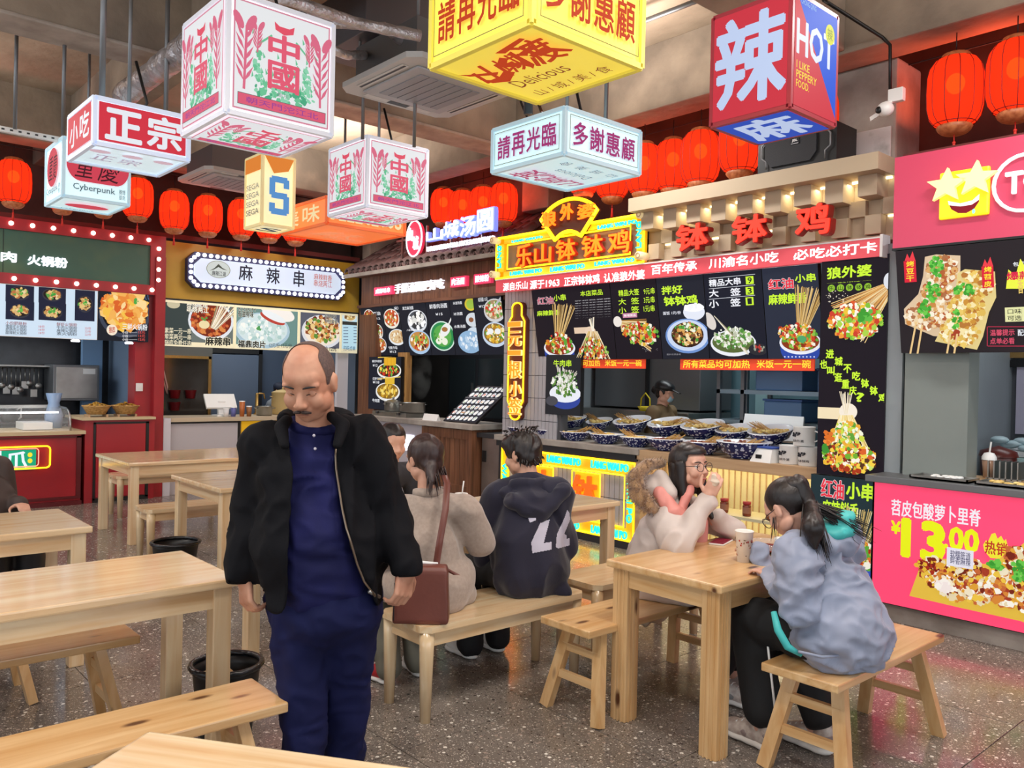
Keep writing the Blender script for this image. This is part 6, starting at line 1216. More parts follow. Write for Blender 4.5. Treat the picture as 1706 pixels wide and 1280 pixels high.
# cream box with blue S
x0, y0, x1, y1, z0, z1 = -7.27, 3.17, -6.93, 3.47, 2.9, 3.52
def sf(b): 
    b.rect(x0+.01, z1-.14, x1-.01, z1-.01, '#ea8a3a')
    for k in range(4): b.text('SEGA', x0+.04, z0+.1+.075*k, x1-.04, z0+.15+.075*k, '#5a6068' if k == 0 else '#8a8f8c', .01)
def ss(b):
    b.poly([(y0+.01, z1-.01), (y1-.01, z1-.01), (y1-.06, z1-.12), (y0+.1, z1-.16)], '#ea8a3a')
    w = .19; a = y0+.06; c = z0+.1; h = .34; q = .055; col = '#5f9ad8'
    b.rect(a+.02, c, a+w-.02, c+q, col); b.rect(a+.02, c+h/2-q/2, a+w-.02, c+h/2+q/2, col); b.rect(a+.02, c+h-q, a+w-.02, c+h, col); b.rect(a, c+h/2, a+q, c+h-.02, col); b.rect(a+w-q, c+.02, a+w, c+h/2, col); b.rect(a, c+.02, a+q, c+.1, col); b.rect(a+w-q, c+h-.1, a+w, c+h-.02, col)
lbox('tall cream light box with blue S, behind the large cube lamp', x0, y0, z0, x1, y1, z1, '#f4e6b4', {'front': sf, 'side': ss, 'underside': (under(x0, y0, x1, y1, z0, (0, 1, 0), (1, 0, 0)), lambda b: b.text('S', -.1, -.08, .1, .08, '#3f4f5a', .05))}, '#e8d8a0')
# orange box
x0, y0, x1, y1, z0, z1 = -7.3, 3.55, -6.46, 4.36, 2.9, 3.13
def og(b, t_, a0, a1):
    for k, ch in enumerate(t_): b.text(ch, a0+.03+(a1-a0-.06)*k/len(t_), z0+.04, a0+.03+(a1-a0-.06)*(k+.8)/len(t_), z1-.04, '#fbe6b0', .03)
lbox('wide orange light box with cream lettering behind the smaller cube lamp', x0, y0, z0, x1, y1, z1, '#f0783a', {'front': lambda b: og(b, '美味', x0, x1), 'side': lambda b: og(b, 'DELICIOUS', y0, y1), 'underside': (under(x0, y0, x1, y1, z0, (0, 1, 0), (1, 0, 0)), lambda b: (b.text('DELICIOUS', -.1, -.2, .3, -.1, '#f6a070', .02), b.text('重庆', -.3, -.1, .1, .15, '#f6a070', .02, skew=.3)))}, '#e0642c')
# hot box
x0, y0, x1, y1, z0, z1 = -2.49, 3.54, -2.06, 3.96, 2.9, 3.44
def hf(b): b.rect(x0+.01, z0+.01, x1-.01, z1-.01, '#cf3a48'); b.text('辣', x0+.03, z0+.07, x1-.025, z1-.05, '#c3d4f6', .05)
def hs(b):
    b.rect(y0+.01, z0+.01, y1-.01, z1-.01, '#cf3a48'); b.poly([(y0+.03, z1-.01), (y1-.01, z1-.01), (y1-.01, z0+.03)], '#1c5ad8')
    b.text('HOT', y0+.03, z0+.26, y1-.04, z0+.42, '#dfe8fa', .05); b.text('I LIKE', y0+.03, z0+.19, y0+.15, z0+.225, '#f4d83a', .015); b.text('PEPPERY', y0+.03, z0+.145, y0+.22, z0+.18, '#f4d83a', .015); b.text('FOOD.', y0+.03, z0+.10, y0+.15, z0+.135, '#f4d83a', .015)
    b.disc(y1-.08, z1-.11, .045, .05, '#d8dc3a'); b.text('辣', y1-.105, z1-.14, y1-.055, z1-.08, '#8a9a2a', .02); b.text('CHONG QING', y0+.06, z1-.045, y0+.2, z1-.015, '#9ac0e8', .01)
lbox('red and blue light box with one huge white character, above the loudspeaker', x0, y0, z0, x1, y1, z1, '#b8323f', {'front': hf, 'side': hs, 'underside': (under(x0, y0, x1, y1, z0, (1, 0, 0), (0, -1, 0)), lambda b: (b.rect(-.2, -.2, .2, .2, '#2a52c0'), b.text('麻', -.16, -.16, .16, .17, '#c3d4f6', .05)))}, '#8a2a34')

# ================================================================ lanterns
def lantern_mat():
    m = bpy.data.materials.new('lantern_cloth'); m.use_nodes = True; nt = m.node_tree; nt.nodes.clear(); L = nt.links
    out = nt.nodes.new('ShaderNodeOutputMaterial'); e = nt.nodes.new('ShaderNodeEmission'); e.inputs[0].default_value = srgb('#f84a20')+(1,); e.inputs[1].default_value = .5
    tl = nt.nodes.new('ShaderNodeBsdfTranslucent'); tl.inputs[0].default_value = srgb('#f0301a')+(1,); df = nt.nodes.new('ShaderNodeBsdfDiffuse'); df.inputs[0].default_value = srgb('#c81e10')+(1,)
    tr = nt.nodes.new('ShaderNodeBsdfTransparent'); tr.inputs[0].default_value = (1, .35, .12, 1)
    a = nt.nodes.new('ShaderNodeMixShader'); a.inputs[0].default_value = .5; L.new(tl.outputs[0], a.inputs[1]); L.new(df.outputs[0], a.inputs[2])
    b = nt.nodes.new('ShaderNodeMixShader'); b.inputs[0].default_value = .09; L.new(a.outputs[0], b.inputs[1]); L.new(tr.outputs[0], b.inputs[2])
    c = nt.nodes.new('ShaderNodeAddShader'); L.new(b.outputs[0], c.inputs[0]); L.new(e.outputs[0], c.inputs[1]); L.new(c.outputs[0], out.inputs[0]); return m
M_lan = lantern_mat(); M_rib = mat('lantern_wire', '#6a0d08', .5); M_lcap = mat('lantern_basket_cap', '#b5754a', .5, col2='#8a4a2a', nscale=30, emit=.12, ecol='#d86a3a'); M_tas = mat('lantern_tassel', '#c8281c', .6, emit=.1)
M_glowb = mat('lantern_bulb', '#ffb060', .4, emit=6, ecol='#ff9030')
lan0 = None
def lantern(x, y, z, s, lab, grp, rz=0.0):
    global lan0
    if lan0 is None:
        t = thing('paper_lantern', lab, 'lantern', (x, y, z), rz, grp); lan0 = t; R_, H_ = .175, .46
        prof = [(.10, 0), (.13, .015), (.16, .06), (.174, .12), (.178, .23), (.174, .34), (.16, .40), (.13, .445), (.10, .46)]
        MB().lathe(prof, 24).build('shade', M_lan, t)
        mb = MB()
        for k in range(12):
            a = 2*pi*(k+.5)/12; mb.tube([((r+.002)*cos(a), (r+.002)*sin(a), zz) for r, zz in prof], .0028, 4)
        mb.tube([(.132*cos(2*pi*q/20), .132*sin(2*pi*q/20), .014) for q in range(20)], .003, 4, closed=True); mb.build('wire_ribs', M_rib, t)
        MB().lathe([(.105, .004), (.115, -.01), (.105, -.03), (.085, -.05), (.06, -.06), (0, -.06)], 20).build('basket_base', M_lcap, t); MB().lathe([(0, .5), (.06, .5), (.085, .49), (.105, .46)], 20).build('basket_cap', M_lcap, t)
        MB().tube([(0, 0, .5), (0, 0, .67)], .004, 5).build('hook_cord', M_black, t)
        mb = MB().tube([(0, 0, -.06), (0, 0, -.11)], .004, 5).ball((0, 0, -.115), .012, 8, 6).lathe([(.008, -.12), (.016, -.2), (.0, -.2)], 8); mb.build('tassel', M_tas, t)
        MB().ball((0, 0, .29), (.06, .06, .07), 12, 8).build('bulb', M_glowb, t)
    else: t = copy_tree(lan0, (x, y, z), rz, lab, grp)
    t.scale = (s, s, s); return t
GL = 'red lanterns over the left stalls'; GR_ = 'red lanterns over the right stalls'
# px centre x, px of the shell's bottom
left = [(22, 338), (104, 350), (172, 356), (229, 362), (290, 382), (346, 388), (402, 393), (448, 398), (492, 403)]
ordl = ['first', 'second', 'third', 'fourth', 'fifth', 'sixth', 'seventh', 'eighth', 'ninth', 'tenth']
for k, (a, b_) in enumerate(left):
    p = PX(a, b_, -10.35+(.0 if k < 7 else -.0)); lantern(p.x, p.y, p.z, .98 if k not in (1, 2) else .88, 'glowing red lantern over the left stalls, %s from the picture edge' % ordl[k], GL, k*.3)
right = [(738, 372, 6.5), (770, 378, 6.35), (804, 374, 6.35), (838, 370, 6.3), (972, 322, 6.3), (1020, 330, 6.1), (1072, 322, 5.95), (1120, 316, 6.1), (1166, 305, 5.95), (1232, 287, 5.9), (1298, 262, 6.2), (1372, 252, 6.15), (1590, 210, 5.9), (1692, 188, 5.9), (1800, 170, 5.9)]
labr = ['behind the roof sign, nearest the orange light box', 'behind the roof sign, second', 'behind the roof sign, third', 'behind the roof sign, nearest the concrete pier', 'behind the fan of the neon scroll sign', 'next right of the neon fan', 'over the start of the beige cornice', 'third over the beige cornice', 'over the beige cornice before the open gap', 'alone beside the loudspeaker', 'behind the loudspeaker', 'half hidden between light box and column', 'large, right of the security camera', 'large, over the star-eyed face', 'at the edge over the magenta sign']
for k, (a, b_, y) in enumerate(right):
    p = PY(a, b_, y); lantern(p.x, p.y, p.z, .95 if k < 9 else .98, 'glowing red lantern '+labr[k], GR_, k*.37)
for nm, lab, p0, p1 in (('left', 'thin black wire carrying the left lantern row', (-10.35, -2, 3.985), (-10.35, 6.5, 3.985)), ('right', 'thin black wire carrying the right lantern row', (-8.6, 6.35, 3.99), (3, 6.2, 3.99))):
    tag(MB().tube([p0, p1], .006, 6).build('lantern_wire', M_black, origin=p0), lab, 'wire')
# red glow sources inside are too small to carry far: added red area lights throw each row's glow upward
for (x, y, z, sx, sy) in ((-10.35, 2.0, 3.5, .2, 4.5), (-4.9, 6.3, 3.5, 4.0, .2), (-8.2, 6.5, 3.6, 1.8, .2), (-1.8, 6.2, 3.5, 1.4, .2)):
    area_light('lantern_fill', (x, y, z), (pi, 0, 0), sx, sy, 16, (1, .12, .05))

# ================================================================ services under the ceiling
M_foil = mat('foil_wrap', '#d2ccd0', .3, .7, col2='#a8a2a4', nscale=9, bump=(18, 1.0, .03))
def pipe(name, label, cat, pts, r, m, n=12):
    o = Vector(pts[0]); ob = MB().tube([Vector(p) for p in pts], r, n).build(name, m, origin=o); tag(ob, label, cat); return ob
def foil(pts, r, label):
    pts = [Vector(p) for p in pts]; fine = []
    for a, b_ in zip(pts, pts[1:]):
        n = max(2, int((b_-a).length/.05))
        for k in range(n): fine.append(a+(b_-a)*k/n)
    fine.append(pts[-1]); R = random.Random(int(r*1000)+len(fine)); rr_ = [r*(1+R.uniform(-.12, .12)) for _ in fine]
    ob = MB().tube(fine, rr_, 12).build('foil_duct', M_foil, origin=pts[0]); tag(ob, label, 'duct'); return ob
def onz(px_, py_, z): return on_plane(px_, py_, (0, 0, z), (0, 0, 1))
foil([onz(205, 160, 3.75), onz(318, 75, 3.75), onz(430, -10, 3.75)], .085, 'thick crinkled foil wrapped duct behind the large cube lamp')
foil([onz(330, -30, 3.8), onz(480, 0, 3.8), onz(600, 40, 3.8), onz(700, 60, 3.8)], .035, 'thin foil wrapped pipe above the ceiling unit')
foil([onz(500, 20, 3.9), onz(560, 40, 3.9), onz(640, 45, 3.9), onz(670, 70, 3.9)], .03, 'short bright foil pipe running to the ceiling unit box')
foil([onz(548, 80, 3.75), onz(575, 92, 3.75), onz(600, 92, 3.85), onz(625, 92, 4.1)], .03, 'short foil pipe entering the grey ceiling unit box')
def vrod(px_, pyb, z0, lab, r=.014, m=M_steeld, cat='rod'):
    p = onz(px_, pyb, z0); return pipe('hanging_rod', lab, cat, [(p.x, p.y, z0), (p.x, p.y, 4.55)], r, m, 8)
vrod(170, 160, 3.2, 'long grey steel rod hanging behind the red sided light box', .018); vrod(105, 225, 3.3, 'thin steel rod above the pale blue oval light box'); vrod(276, 200, 3.3, 'steel rod behind the foil duct', .016); vrod(25, 215, 3.35, 'thin rod holding the white batten at the left')
vrod(604, 232, 3.4, 'steel rod of the smaller cube lamp, left one'); vrod(690, 245, 3.35, 'steel rod of the smaller cube lamp, right one'); vrod(880, 190, 3.3, 'thick dark rod over the pale blue light box', .03, M_dark); vrod(1009, 205, 3.3, 'steel rod over the pale blue light box'); vrod(505, 60, 3.7, 'steel rod right of the large cube lamp', .02)
p = onz(55, 225, 3.35)
t = thing('batten', 'white perforated steel batten hanging at the far left', 'batten', p); MB().box(-.02, -.35, -.02, .02, .35, .02, bev=.003).build('channel', M_white, t)
mb = MB()
for k in range(12): mb.box(.02, -.32+k*.055, -.006, .022, -.3+k*.055, .006)
mb.build('slots', M_dark, t)
# ceiling air conditioner (and a smaller one far off)
def cassette(x, y, z, s, label):
    t = thing('ceiling_air_conditioner', label, 'air conditioner', (x, y, z)); t.scale = (s, s, s)
    MB().prism([(-.5, -.42), (-.42, -.5), (.42, -.5), (.5, -.42), (.5, .42), (.42, .5), (-.42, .5), (-.5, .42)], lambda a, b_, d: (a, b_, d), .04).build('panel', mat('ac_white', '#b9b8b6', .4), t)
    MB().box(-.4, -.4, .04, .4, .4, .32).build('body', M_steeld, t)
    MB().box(-.36, -.36, -.018, .36, .36, .0, bev=.012).build('inner_panel', mat('ac_inner', '#a8a8ac', .45), t)
    for k in range(7): MB().box(-.27, -.27+k*.078, -.024, .27, -.2+k*.078, -.016, bev=.002).build('grille_slat', mat('ac_grille', '#8f9096', .5), t)
    for sx, sy, w, h in ((0, -.42, .3, .03), (0, .42, .3, .03), (-.42, 0, .03, .3), (.42, 0, .03, .3)):
        MB().box(sx-w, sy-h, -.006, sx+w, sy+h, -.001, bev=.002).build('air_flap', mat('ac_flap', '#c6c5c2', .35), t)
        MB().box(sx-w*.98, sy-h*.3, -.008, sx+w*.98, sy+h*.3, -.0065).build('air_slot', M_dark, t)
    for sx in (-.38, .38):
        for sy in (-.38, .38): MB().tube([(sx, sy, .3), (sx, sy, 1.0)], .012, 6).build('threaded_rod', M_steeld, t)
    return t
cassette(-5.0, 3.57, 3.7, .98, 'white ceiling air conditioner between large cube lamp and yellow box')
cassette(-9.0, 3.75, 3.7, .9, 'small looking ceiling air conditioner over the lanterns, behind the S box')
t = thing('duct_box', 'grey sheet metal box and duct above the white ceiling unit', 'duct', onz(625, 92, 4.06)); MB().box(-.35, -.3, 0, .35, .3, .4, bev=.008).box(-.3, .3, .05, .3, .9, .35).build('box_body', mat('duct_grey', '#5f5c60', .5, .3), t); MB().box(-.36, -.31, .1, -.3, -.25, .3).build('yellow_label', M_yellow, t)
pipe('conduit', 'black cable run down the pale column to the camera', 'cable', [PY(1350, -30, 5.72), onz(1372, 0, 4.0), PY(1470, 62, 5.7), PY(1483, 75, 5.7), PY(1483, 148, 5.7)], .012, M_black, 6)
cm = thing('security_camera', 'round white security camera on the concrete column', 'camera', PY(1475, 182, 5.62)); O = cm.location.copy(); MB().ball((0, 0, 0), (.055, .055, .05), 20, 14).build('ball_body', M_white, cm); MB().ball((-.025, -.045, -.01), (.024, .016, .024), 14, 10).build('lens', M_black, cm)
MB().box(.0, .03, .05, .1, .08, .14, bev=.005).build('junction_box', M_white, cm); MB().tube([(0, 0, .04), (.03, .06, .06)], .014, 8).build('bracket', M_white, cm); MB().bar((-.11, .02, -.04), (-.04, .0, -.02), .012, .03).build('antenna', M_white, cm)
pipe('cable', 'black looped cable under the concrete behind the yellow box', 'cable', [onz(868, 170, 3.9)+Vector((0, 0, .65)), onz(868, 170, 3.9), onz(880, 200, 3.85), onz(905, 195, 3.85), onz(895, 165, 3.9)], .014, M_black, 6)
pipe('pipe', 'thin steel pipe under the ceiling above the blue light box', 'pipe', [onz(1010, 60, 4.4), onz(1190, -10, 4.4)], .02, M_steeld, 8)
# ================================================================ furniture
def table(x0, y0, x1, y1, lab, h=.75, leg=.075, rz=0, c=None, pale=True, fluted=False):
    """axis aligned table; the long axis follows y"""
    cx, cy = (x0+x1)/2, (y0+y1)/2; W, L = (x1-x0)/2, (y1-y0)/2
    if c: cx, cy = c
    t = thing('dining_table', lab, 'table', (cx, cy, 0), rz); P = PINEL if pale else PINE
    MB().box(-W, -L, h-.035, W, L, h, bev=.008).build('tabletop', P[1], t)
    i = .035
    MB().box(-W+i, -L+i+leg/2, h-.12, -W+i+.022, L-i-leg/2, h-.035).build('apron', P[1], t); MB().box(W-i-.022, -L+i+leg/2, h-.12, W-i, L-i-leg/2, h-.035).build('apron', P[1], t)
    MB().box(-W+i+leg/2, -L+i, h-.12, W-i-leg/2, -L+i+.022, h-.035).build('apron', P[0], t); MB().box(-W+i+leg/2, L-i-.022, h-.12, W-i-leg/2, L-i, h-.035).build('apron', P[0], t)
    for sx in (-1, 1):
        for sy in (-1, 1):
            ax, ay = sx*(W-i-leg/2+.01), sy*(L-i-leg/2+.01); mb = MB().box(ax-leg/2, ay-leg/2, 0, ax+leg/2, ay+leg/2, h-.035, bev=.006)
            if fluted:
                for q in (-1, 0, 1): mb.box(ax+q*.02-.003, ay-leg/2-.003, .0, ax+q*.02+.005, ay-leg/2+.004, h-.04).box(ax+leg/2-.004, ay+q*.02-.003, 0, ax+leg/2+.003, ay+q*.02+.005, h-.04)
            mb.build('leg', P[2], t)
    return t
def trestle(x0, y0, x1, y1, lab, h=.45):
    cx, cy = (x0+x1)/2, (y0+y1)/2; W, L = (x1-x0)/2, (y1-y0)/2; t = thing('trestle_bench', lab, 'bench', (cx, cy, 0))
    MB().box(-W, -L, h-.035, W, L, h, bev=.006).build('seat', PINE[1], t)
    for sy in (-1, 1):
        yb, yt = sy*(L-.06), sy*(L-.15)
        for sx in (-1, 1): MB().bar((sx*(W+.01), yb, 0), (sx*(W-.07), yt, h-.035), .055, .04, up=(0, 1, 0)).build('leg', PINE[2], t)
        for z in (.17, .3):
            f = z/h; ww = W+.01-.08*f; yy = yb+(yt-yb)*f; MB().box(-ww, yy-.012, z-.018, ww, yy+.012, z+.018).build('stretcher', PINE[0], t)
    return t
def bench(x0, y0, x1, y1, lab, h=.45):
    cx, cy = (x0+x1)/2, (y0+y1)/2; W, L = (x1-x0)/2, (y1-y0)/2; t = thing('bench', lab, 'bench', (cx, cy, 0))
    c = .04; poly = [(-W+c, -L), (W-c, -L), (W, -L+c), (W, L-c), (W-c, L), (-W+c, L), (-W, L-c), (-W, -L+c)]
    MB().prism(poly, lambda a, b_, d: (a, b_, h-.03+d), .03).build('seat', PINEL[1], t)
    MB().box(-W+.03, -L+.06, h-.1, -W+.05, L-.06, h-.03).build('apron', PINEL[1], t); MB().box(W-.05, -L+.06, h-.1, W-.03, L-.06, h-.03).build('apron', PINEL[1], t); MB().box(-W+.05, -L+.03, h-.1, W-.05, -L+.05, h-.03).build('apron', PINEL[0], t); MB().box(-W+.05, L-.05, h-.1, W-.05, L-.03, h-.03).build('apron', PINEL[0], t)
    for sx in (-1, 1):
        for sy in (-1, 1): a, b_ = sx*(W-.045), sy*(L-.045); MB().tube([(a, b_, h-.03), (a, b_, h-.12), (a, b_, 0)], [.036, .034, .025], 12).build('leg', PINEL[2], t)
    return t
table(-3.92, .15, -3.26, 1.43, 'glossy pale pine table left of the walking man, black bin behind its leg')
table(-2.6, 2.93, -1.96, 4.15, 'pine table with fluted legs where two women sit, cup on top', pale=False, fluted=True, leg=.09)
table(-8.85, 2.36, -7.8, 3.95, 'pine table farthest back, in front of the white laminate counter')
table(-6.8, 2.38, -5.8, 3.4, 'square pine table right behind the bald man, black bin under it')
table(-5.5, -.1, -4.78, 1.27, 'pine table at the left edge with the brown clad person')
table(-4.5, 3.2, -3.78, 4.4, 'pale table before the neon counter, where the boy sits')
table(-4.5, 1.95, -3.82, 3.13, 'pale table in front of the woman in the beige coat')
t7 = thing('dining_table', 'pale pine table corner at the bottom edge, closest to the camera', 'table', (-2.0, .66, 0), radians(35.0)); O = t7.location
MB().box(0, -.62, .715, 1.25, 0, .75, bev=.008).build('tabletop', PINEL[0], t7); MB().box(.06, -.05, .63, 1.2, -.03, .715).build('apron', PINEL[0], t7); MB().box(.03, -.56, .63, .05, -.06, .715).build('apron', PINEL[1], t7)
for a, b_ in ((.07, -.07), (1.18, -.07), (.07, -.55), (1.18, -.55)): MB().box(a-.035, b_-.035, 0, a+.035, b_+.035, .715, bev=.005).build('leg', PINEL[2], t7)
bench(-3.42, 2.2, -3.03, 3.27, 'bench with round legs carrying the coat woman and the boy'); bench(-3.44, 3.4, -3.07, 4.4, 'pale bench with round legs right behind the boy, before the neon counter')
bench(-7.3, 2.25, -6.95, 3.35, 'bench with round legs between the two tables behind the man'); bench(-9.7, 2.7, -9.3, 3.9, 'bench farthest back beside the red cabinet door'); bench(-7.65, 3.5, -7.3, 4.6, 'low bench seen beyond the farthest table')
trestle(-2.86, 2.76, -2.54, 3.88, 'trestle bench under the woman in the fur hooded coat'); trestle(-1.83, 3.03, -1.5, 4.05, 'trestle bench under the girl in the grey blue jacket')
trestle(-4.02, .1, -3.7, 1.18, 'trestle bench under the far side of the glossy table at the left'); trestle(-2.94, .15, -2.64, 1.34, 'long trestle bench with a red reflection, at the front left')
trestle(-4.72, -.1, -4.42, .98, 'trestle bench half hidden at the left edge, behind the glossy table'); bench(-5.95, -.1, -5.6, .92, 'bench beyond the table at the left edge, by the brown clad person')
# bins
def bin_(x, y, lab, r=.15, h=.3):
    t = thing('waste_bin', lab, 'bin', (x, y, 0)); MB().lathe([(0, 0), (r*.75, 0), (r*.95, h*.9), (r*1.02, h), (r*.98, h), (r*.9, h*.85), (r*.7, .02), (0, .02)], 24).build('tub', M_black, t)
    MB().tube([(r*1.0*cos(2*pi*k/20), r*1.0*sin(2*pi*k/20), h) for k in range(20)], .014, 8, closed=True).build('bag_rim', mat('bin_bag', '#17171b', .25, bump=(30, .7, .01)), t)
    R = random.Random(4); mb = MB()
    for k in range(7): mb.ball((R.uniform(-.07, .07), R.uniform(-.07, .07), h*.8), (.05, .035, .03), 7, 5, rot=Matrix.Rotation(R.random()*3, 3, 'Z'))
    mb.build('crumpled_paper', mat('waste_paper', '#b58a5a', .7, col2='#d8c8a8', nscale=20), t); return t
bin_(-3.55, 1.5, 'black bin with crumpled paper behind the glossy table leg'); bin_(-6.3, 2.25, 'black bin beside the square table behind the man', .17)
# things on the tables
def cup(x, y, z, lab, straw=False, s=1.0, col='#e6e2dc'):
    t = thing('paper_cup', lab, 'cup', (x, y, z)); t.scale = (s, s, s); MB().lathe([(0, 0), (.029, 0), (.04, .135), (.043, .138), (.04, .141), (.036, .135), (.027, .01), (0, .01)], 24).build('cup_wall', mat('cup_'+col, col, .4), t)
    # printed pattern wraps the cup
    mb = MB(); R = random.Random(9)
    for k in range(60):
        a = R.uniform(-3.1, 3.1); zz = R.choice((.085, .075, .095, .1, .065, .09, .03)); rr_ = .0302+.011*zz/.135*1.0; w_ = R.uniform(.06, .18); h_ = R.uniform(.003, .01); q = rr_+.0012
        c_ = srgb(R.choice(('#b03a28', '#8a2a1c', '#2a2422', '#c8583a', '#7a5a3a'))); mb.add([(q*cos(a), q*sin(a), zz), (q*cos(a+w_), q*sin(a+w_), zz), ((q+.0008)*cos(a+w_), (q+.0008)*sin(a+w_), zz+h_), ((q+.0008)*cos(a), (q+.0008)*sin(a), zz+h_)], [(0, 1, 2, 3)], c_)
    mb.build('cup_print', P_flat, t)
    if straw: MB().tube([(0, 0, .1), (.01, .01, .22)], .005, 6).build('straw', M_white, t)
    return t
cup(-2.17, 3.42, .75, 'white paper cup with red drawings on the table between two women', s=1.05)
cup(-3.95, 3.12, .75, 'white paper cup with a straw between the coat woman and the boy', True, .95)
t = thing('iced_drink', 'brown drink in a clear cup with a pale straw, beside the beige coat', 'cup', (-3.9, 2.98, .75)); MB().lathe([(0, 0), (.03, 0), (.043, .13), (0, .13)], 18).build('cup', MATS['brown_drink'], t); MB().tube([(0, 0, .12), (-.015, -.01, .25)], .007, 6).build('straw', M_woodl, t)
t = thing('mobile_phone', 'phone in a red and white case lying on the table', 'phone', (-2.5, 3.72, .75), .3); MB().box(-.04, -.085, 0, .04, .085, .009, bev=.004).build('case', M_white, t); MB().box(-.037, -.082, .009, .037, .082, .011, bev=.0008).build('back_cover', mat('phone_red', '#8a2038', .25), t)
t = thing('plate', 'small plate of dark red sauce beside the girl in grey blue', 'plate', (-2.22, 3.72, .75)); MB().lathe([(0, 0), (.05, 0), (.1, .02), (.105, .024), (.098, .024), (.05, .008), (0, .008)], 24).build('dish', mat('dark_red_dish', '#7a3028', .25), t); MB().lathe([(.09, .0205), (0, .022)], 20).build('sauce', mat('sauce', '#6a1c14', .15), t); MB().lathe([(.104, .024), (.107, .05), (.103, .05), (.1, .026)], 24).build('clear_lid', M_glass, t)
t = thing('napkin_pile', 'white crumpled tissue on the table beside the plate', 'napkin', (-2.25, 3.95, .75)); mb = MB(); R = random.Random(8)
for k in range(6): mb.ball((R.uniform(-.04, .04), R.uniform(-.03, .03), .018+R.uniform(0, .01)), (.035, .02, .015), 7, 5, rot=Matrix.Rotation(R.random()*3, 3, 'Z'))
mb.build('tissue', M_white, t)
# ================================================================ people
def capsule(mb, p0, r0, p1, r1, n=14, flat=None):
    """tapered limb with round ends; flat = (axis vector, factor) squeezes the section"""
    p0 = Vector(p0); p1 = Vector(p1); d = (p1-p0); L = d.length
    if L < 1e-5: return mb.ball(p0, r0, n, 8)
    d.normalize(); a = Vector((0, 0, 1)).cross(d)
    if a.length < 1e-3: a = Vector((1, 0, 0))
    if flat is not None: a = Vector(flat[0]) - d*Vector(flat[0]).dot(d)
    a.normalize(); b = d.cross(a); fa = flat[1] if flat else 1.0
    rings = []
    for k in range(1, 5): t = pi/2*k/4; rings.append((p0 - d*(r0*cos(t)), r0*sin(t)))
    for k in range(0, 4): t = pi/2*k/4; rings.append((p1 + d*(r1*sin(t)), r1*cos(t)))
    vs = [p0-d*r0]; fs = []
    for c, r in rings:
        for k in range(n): t = 2*pi*k/n; vs.append(c + a*(r*cos(t)*fa) + b*(r*sin(t)))
    vs.append(p1+d*r1); q = len(vs)-1; m = len(rings)
    for k in range(n): fs.append((0, 1+(k+1) % n, 1+k)); fs.append((q, 1+(m-1)*n+k, 1+(m-1)*n+(k+1) % n))
    for i in range(m-1):
        for k in range(n): k2 = (k+1) % n; fs.append((1+i*n+k, 1+i*n+k2, 1+(i+1)*n+k2, 1+(i+1)*n+k))
    return mb.add(vs, fs, None, True)
def fuse(mb, voxel, smooth=6, fac=.5):
    """one continuous surface out of overlapping closed shapes -> (verts Nx3, faces)"""
    me = bpy.data.meshes.new('fuse'); me.from_pydata([tuple(v) for v in mb.v], [], mb.f); me.update()
    bm = bmesh.new(); bm.from_mesh(me); bmesh.ops.recalc_face_normals(bm, faces=bm.faces); bm.to_mesh(me); bm.free()
    o = bpy.data.objects.new('fuse', me); COL.objects.link(o)
    r = o.modifiers.new('r', 'REMESH'); r.mode = 'VOXEL'; r.voxel_size = voxel; r.adaptivity = 0.0
    if smooth: s = o.modifiers.new('s', 'SMOOTH'); s.iterations = smooth; s.factor = fac
    dg = bpy.context.evaluated_depsgraph_get(); ev = o.evaluated_get(dg); em = ev.to_mesh()
    v = np.empty(len(em.vertices)*3); em.vertices.foreach_get('co', v); v = v.reshape(-1, 3); f = [tuple(p.vertices) for p in em.polygons]
    n = np.empty(len(em.vertices)*3); em.vertices.foreach_get('normal', n); n = n.reshape(-1, 3)
    ev.to_mesh_clear(); bpy.data.objects.remove(o); bpy.data.meshes.remove(me)
    return v, f, n
def push(v, c, r, vec):
    c = np.array(c); d = np.linalg.norm(v-c, axis=1); w = np.exp(-(d/r)**2)[:, None]; return v + w*np.array(vec)
def folds(v, n, amp, scale, seed=0, stretch=(1, 1, .45), mask=None):
    out = v.copy()
    for i in range(len(v)):
        p = Vector((v[i][0]*scale*stretch[0]+seed*7.3, v[i][1]*scale*stretch[1], v[i][2]*scale*stretch[2]))
        a = noise.noise(p + noise.noise_vector(p*.7)*.6); a = (1-abs(a)*2.2) ; out[i] += n[i]*(a-.45)*amp
    return out
def mesh_obj(name, v, f, m, parent=None, origin=(0, 0, 0), solid=0.0):
    me = bpy.data.meshes.new(name); O = np.array(origin); me.from_pydata((np.asarray(v)-O).tolist(), [], f); me.polygons.foreach_set('use_smooth', [True]*len(f)); me.materials.append(m); me.update()
    o = bpy.data.objects.new(name, me); COL.objects.link(o)
    if parent is not None: o.parent = parent
    else: o.location = origin
    if solid: s = o.modifiers.new('thickness', 'SOLIDIFY'); s.thickness = solid; s.offset = -1
    return o
def cut(v, f, keep):
    k = [keep(p) for p in v]; g = [q for q in f if all(k[i] for i in q)]; used = sorted({i for q in g for i in q}); mp = {a: b for b, a in enumerate(used)}
    v = v[used].copy(); g = [tuple(mp[i] for i in q) for q in g]; cnt = {}
    for q in g:
        for i in range(len(q)): e = (min(q[i], q[i-1]), max(q[i], q[i-1])); cnt[e] = cnt.get(e, 0)+1
    nb = {}
    for (a, b), c in cnt.items():
        if c == 1: nb.setdefault(a, []).append(b); nb.setdefault(b, []).append(a)
    for _ in range(14):          # a clean cut edge instead of a stepped one
        w = {a: v[a]*.4 + .6*sum(v[b] for b in l)/len(l) for a, l in nb.items()}
        for a, p in w.items(): v[a] = p
    return v, g
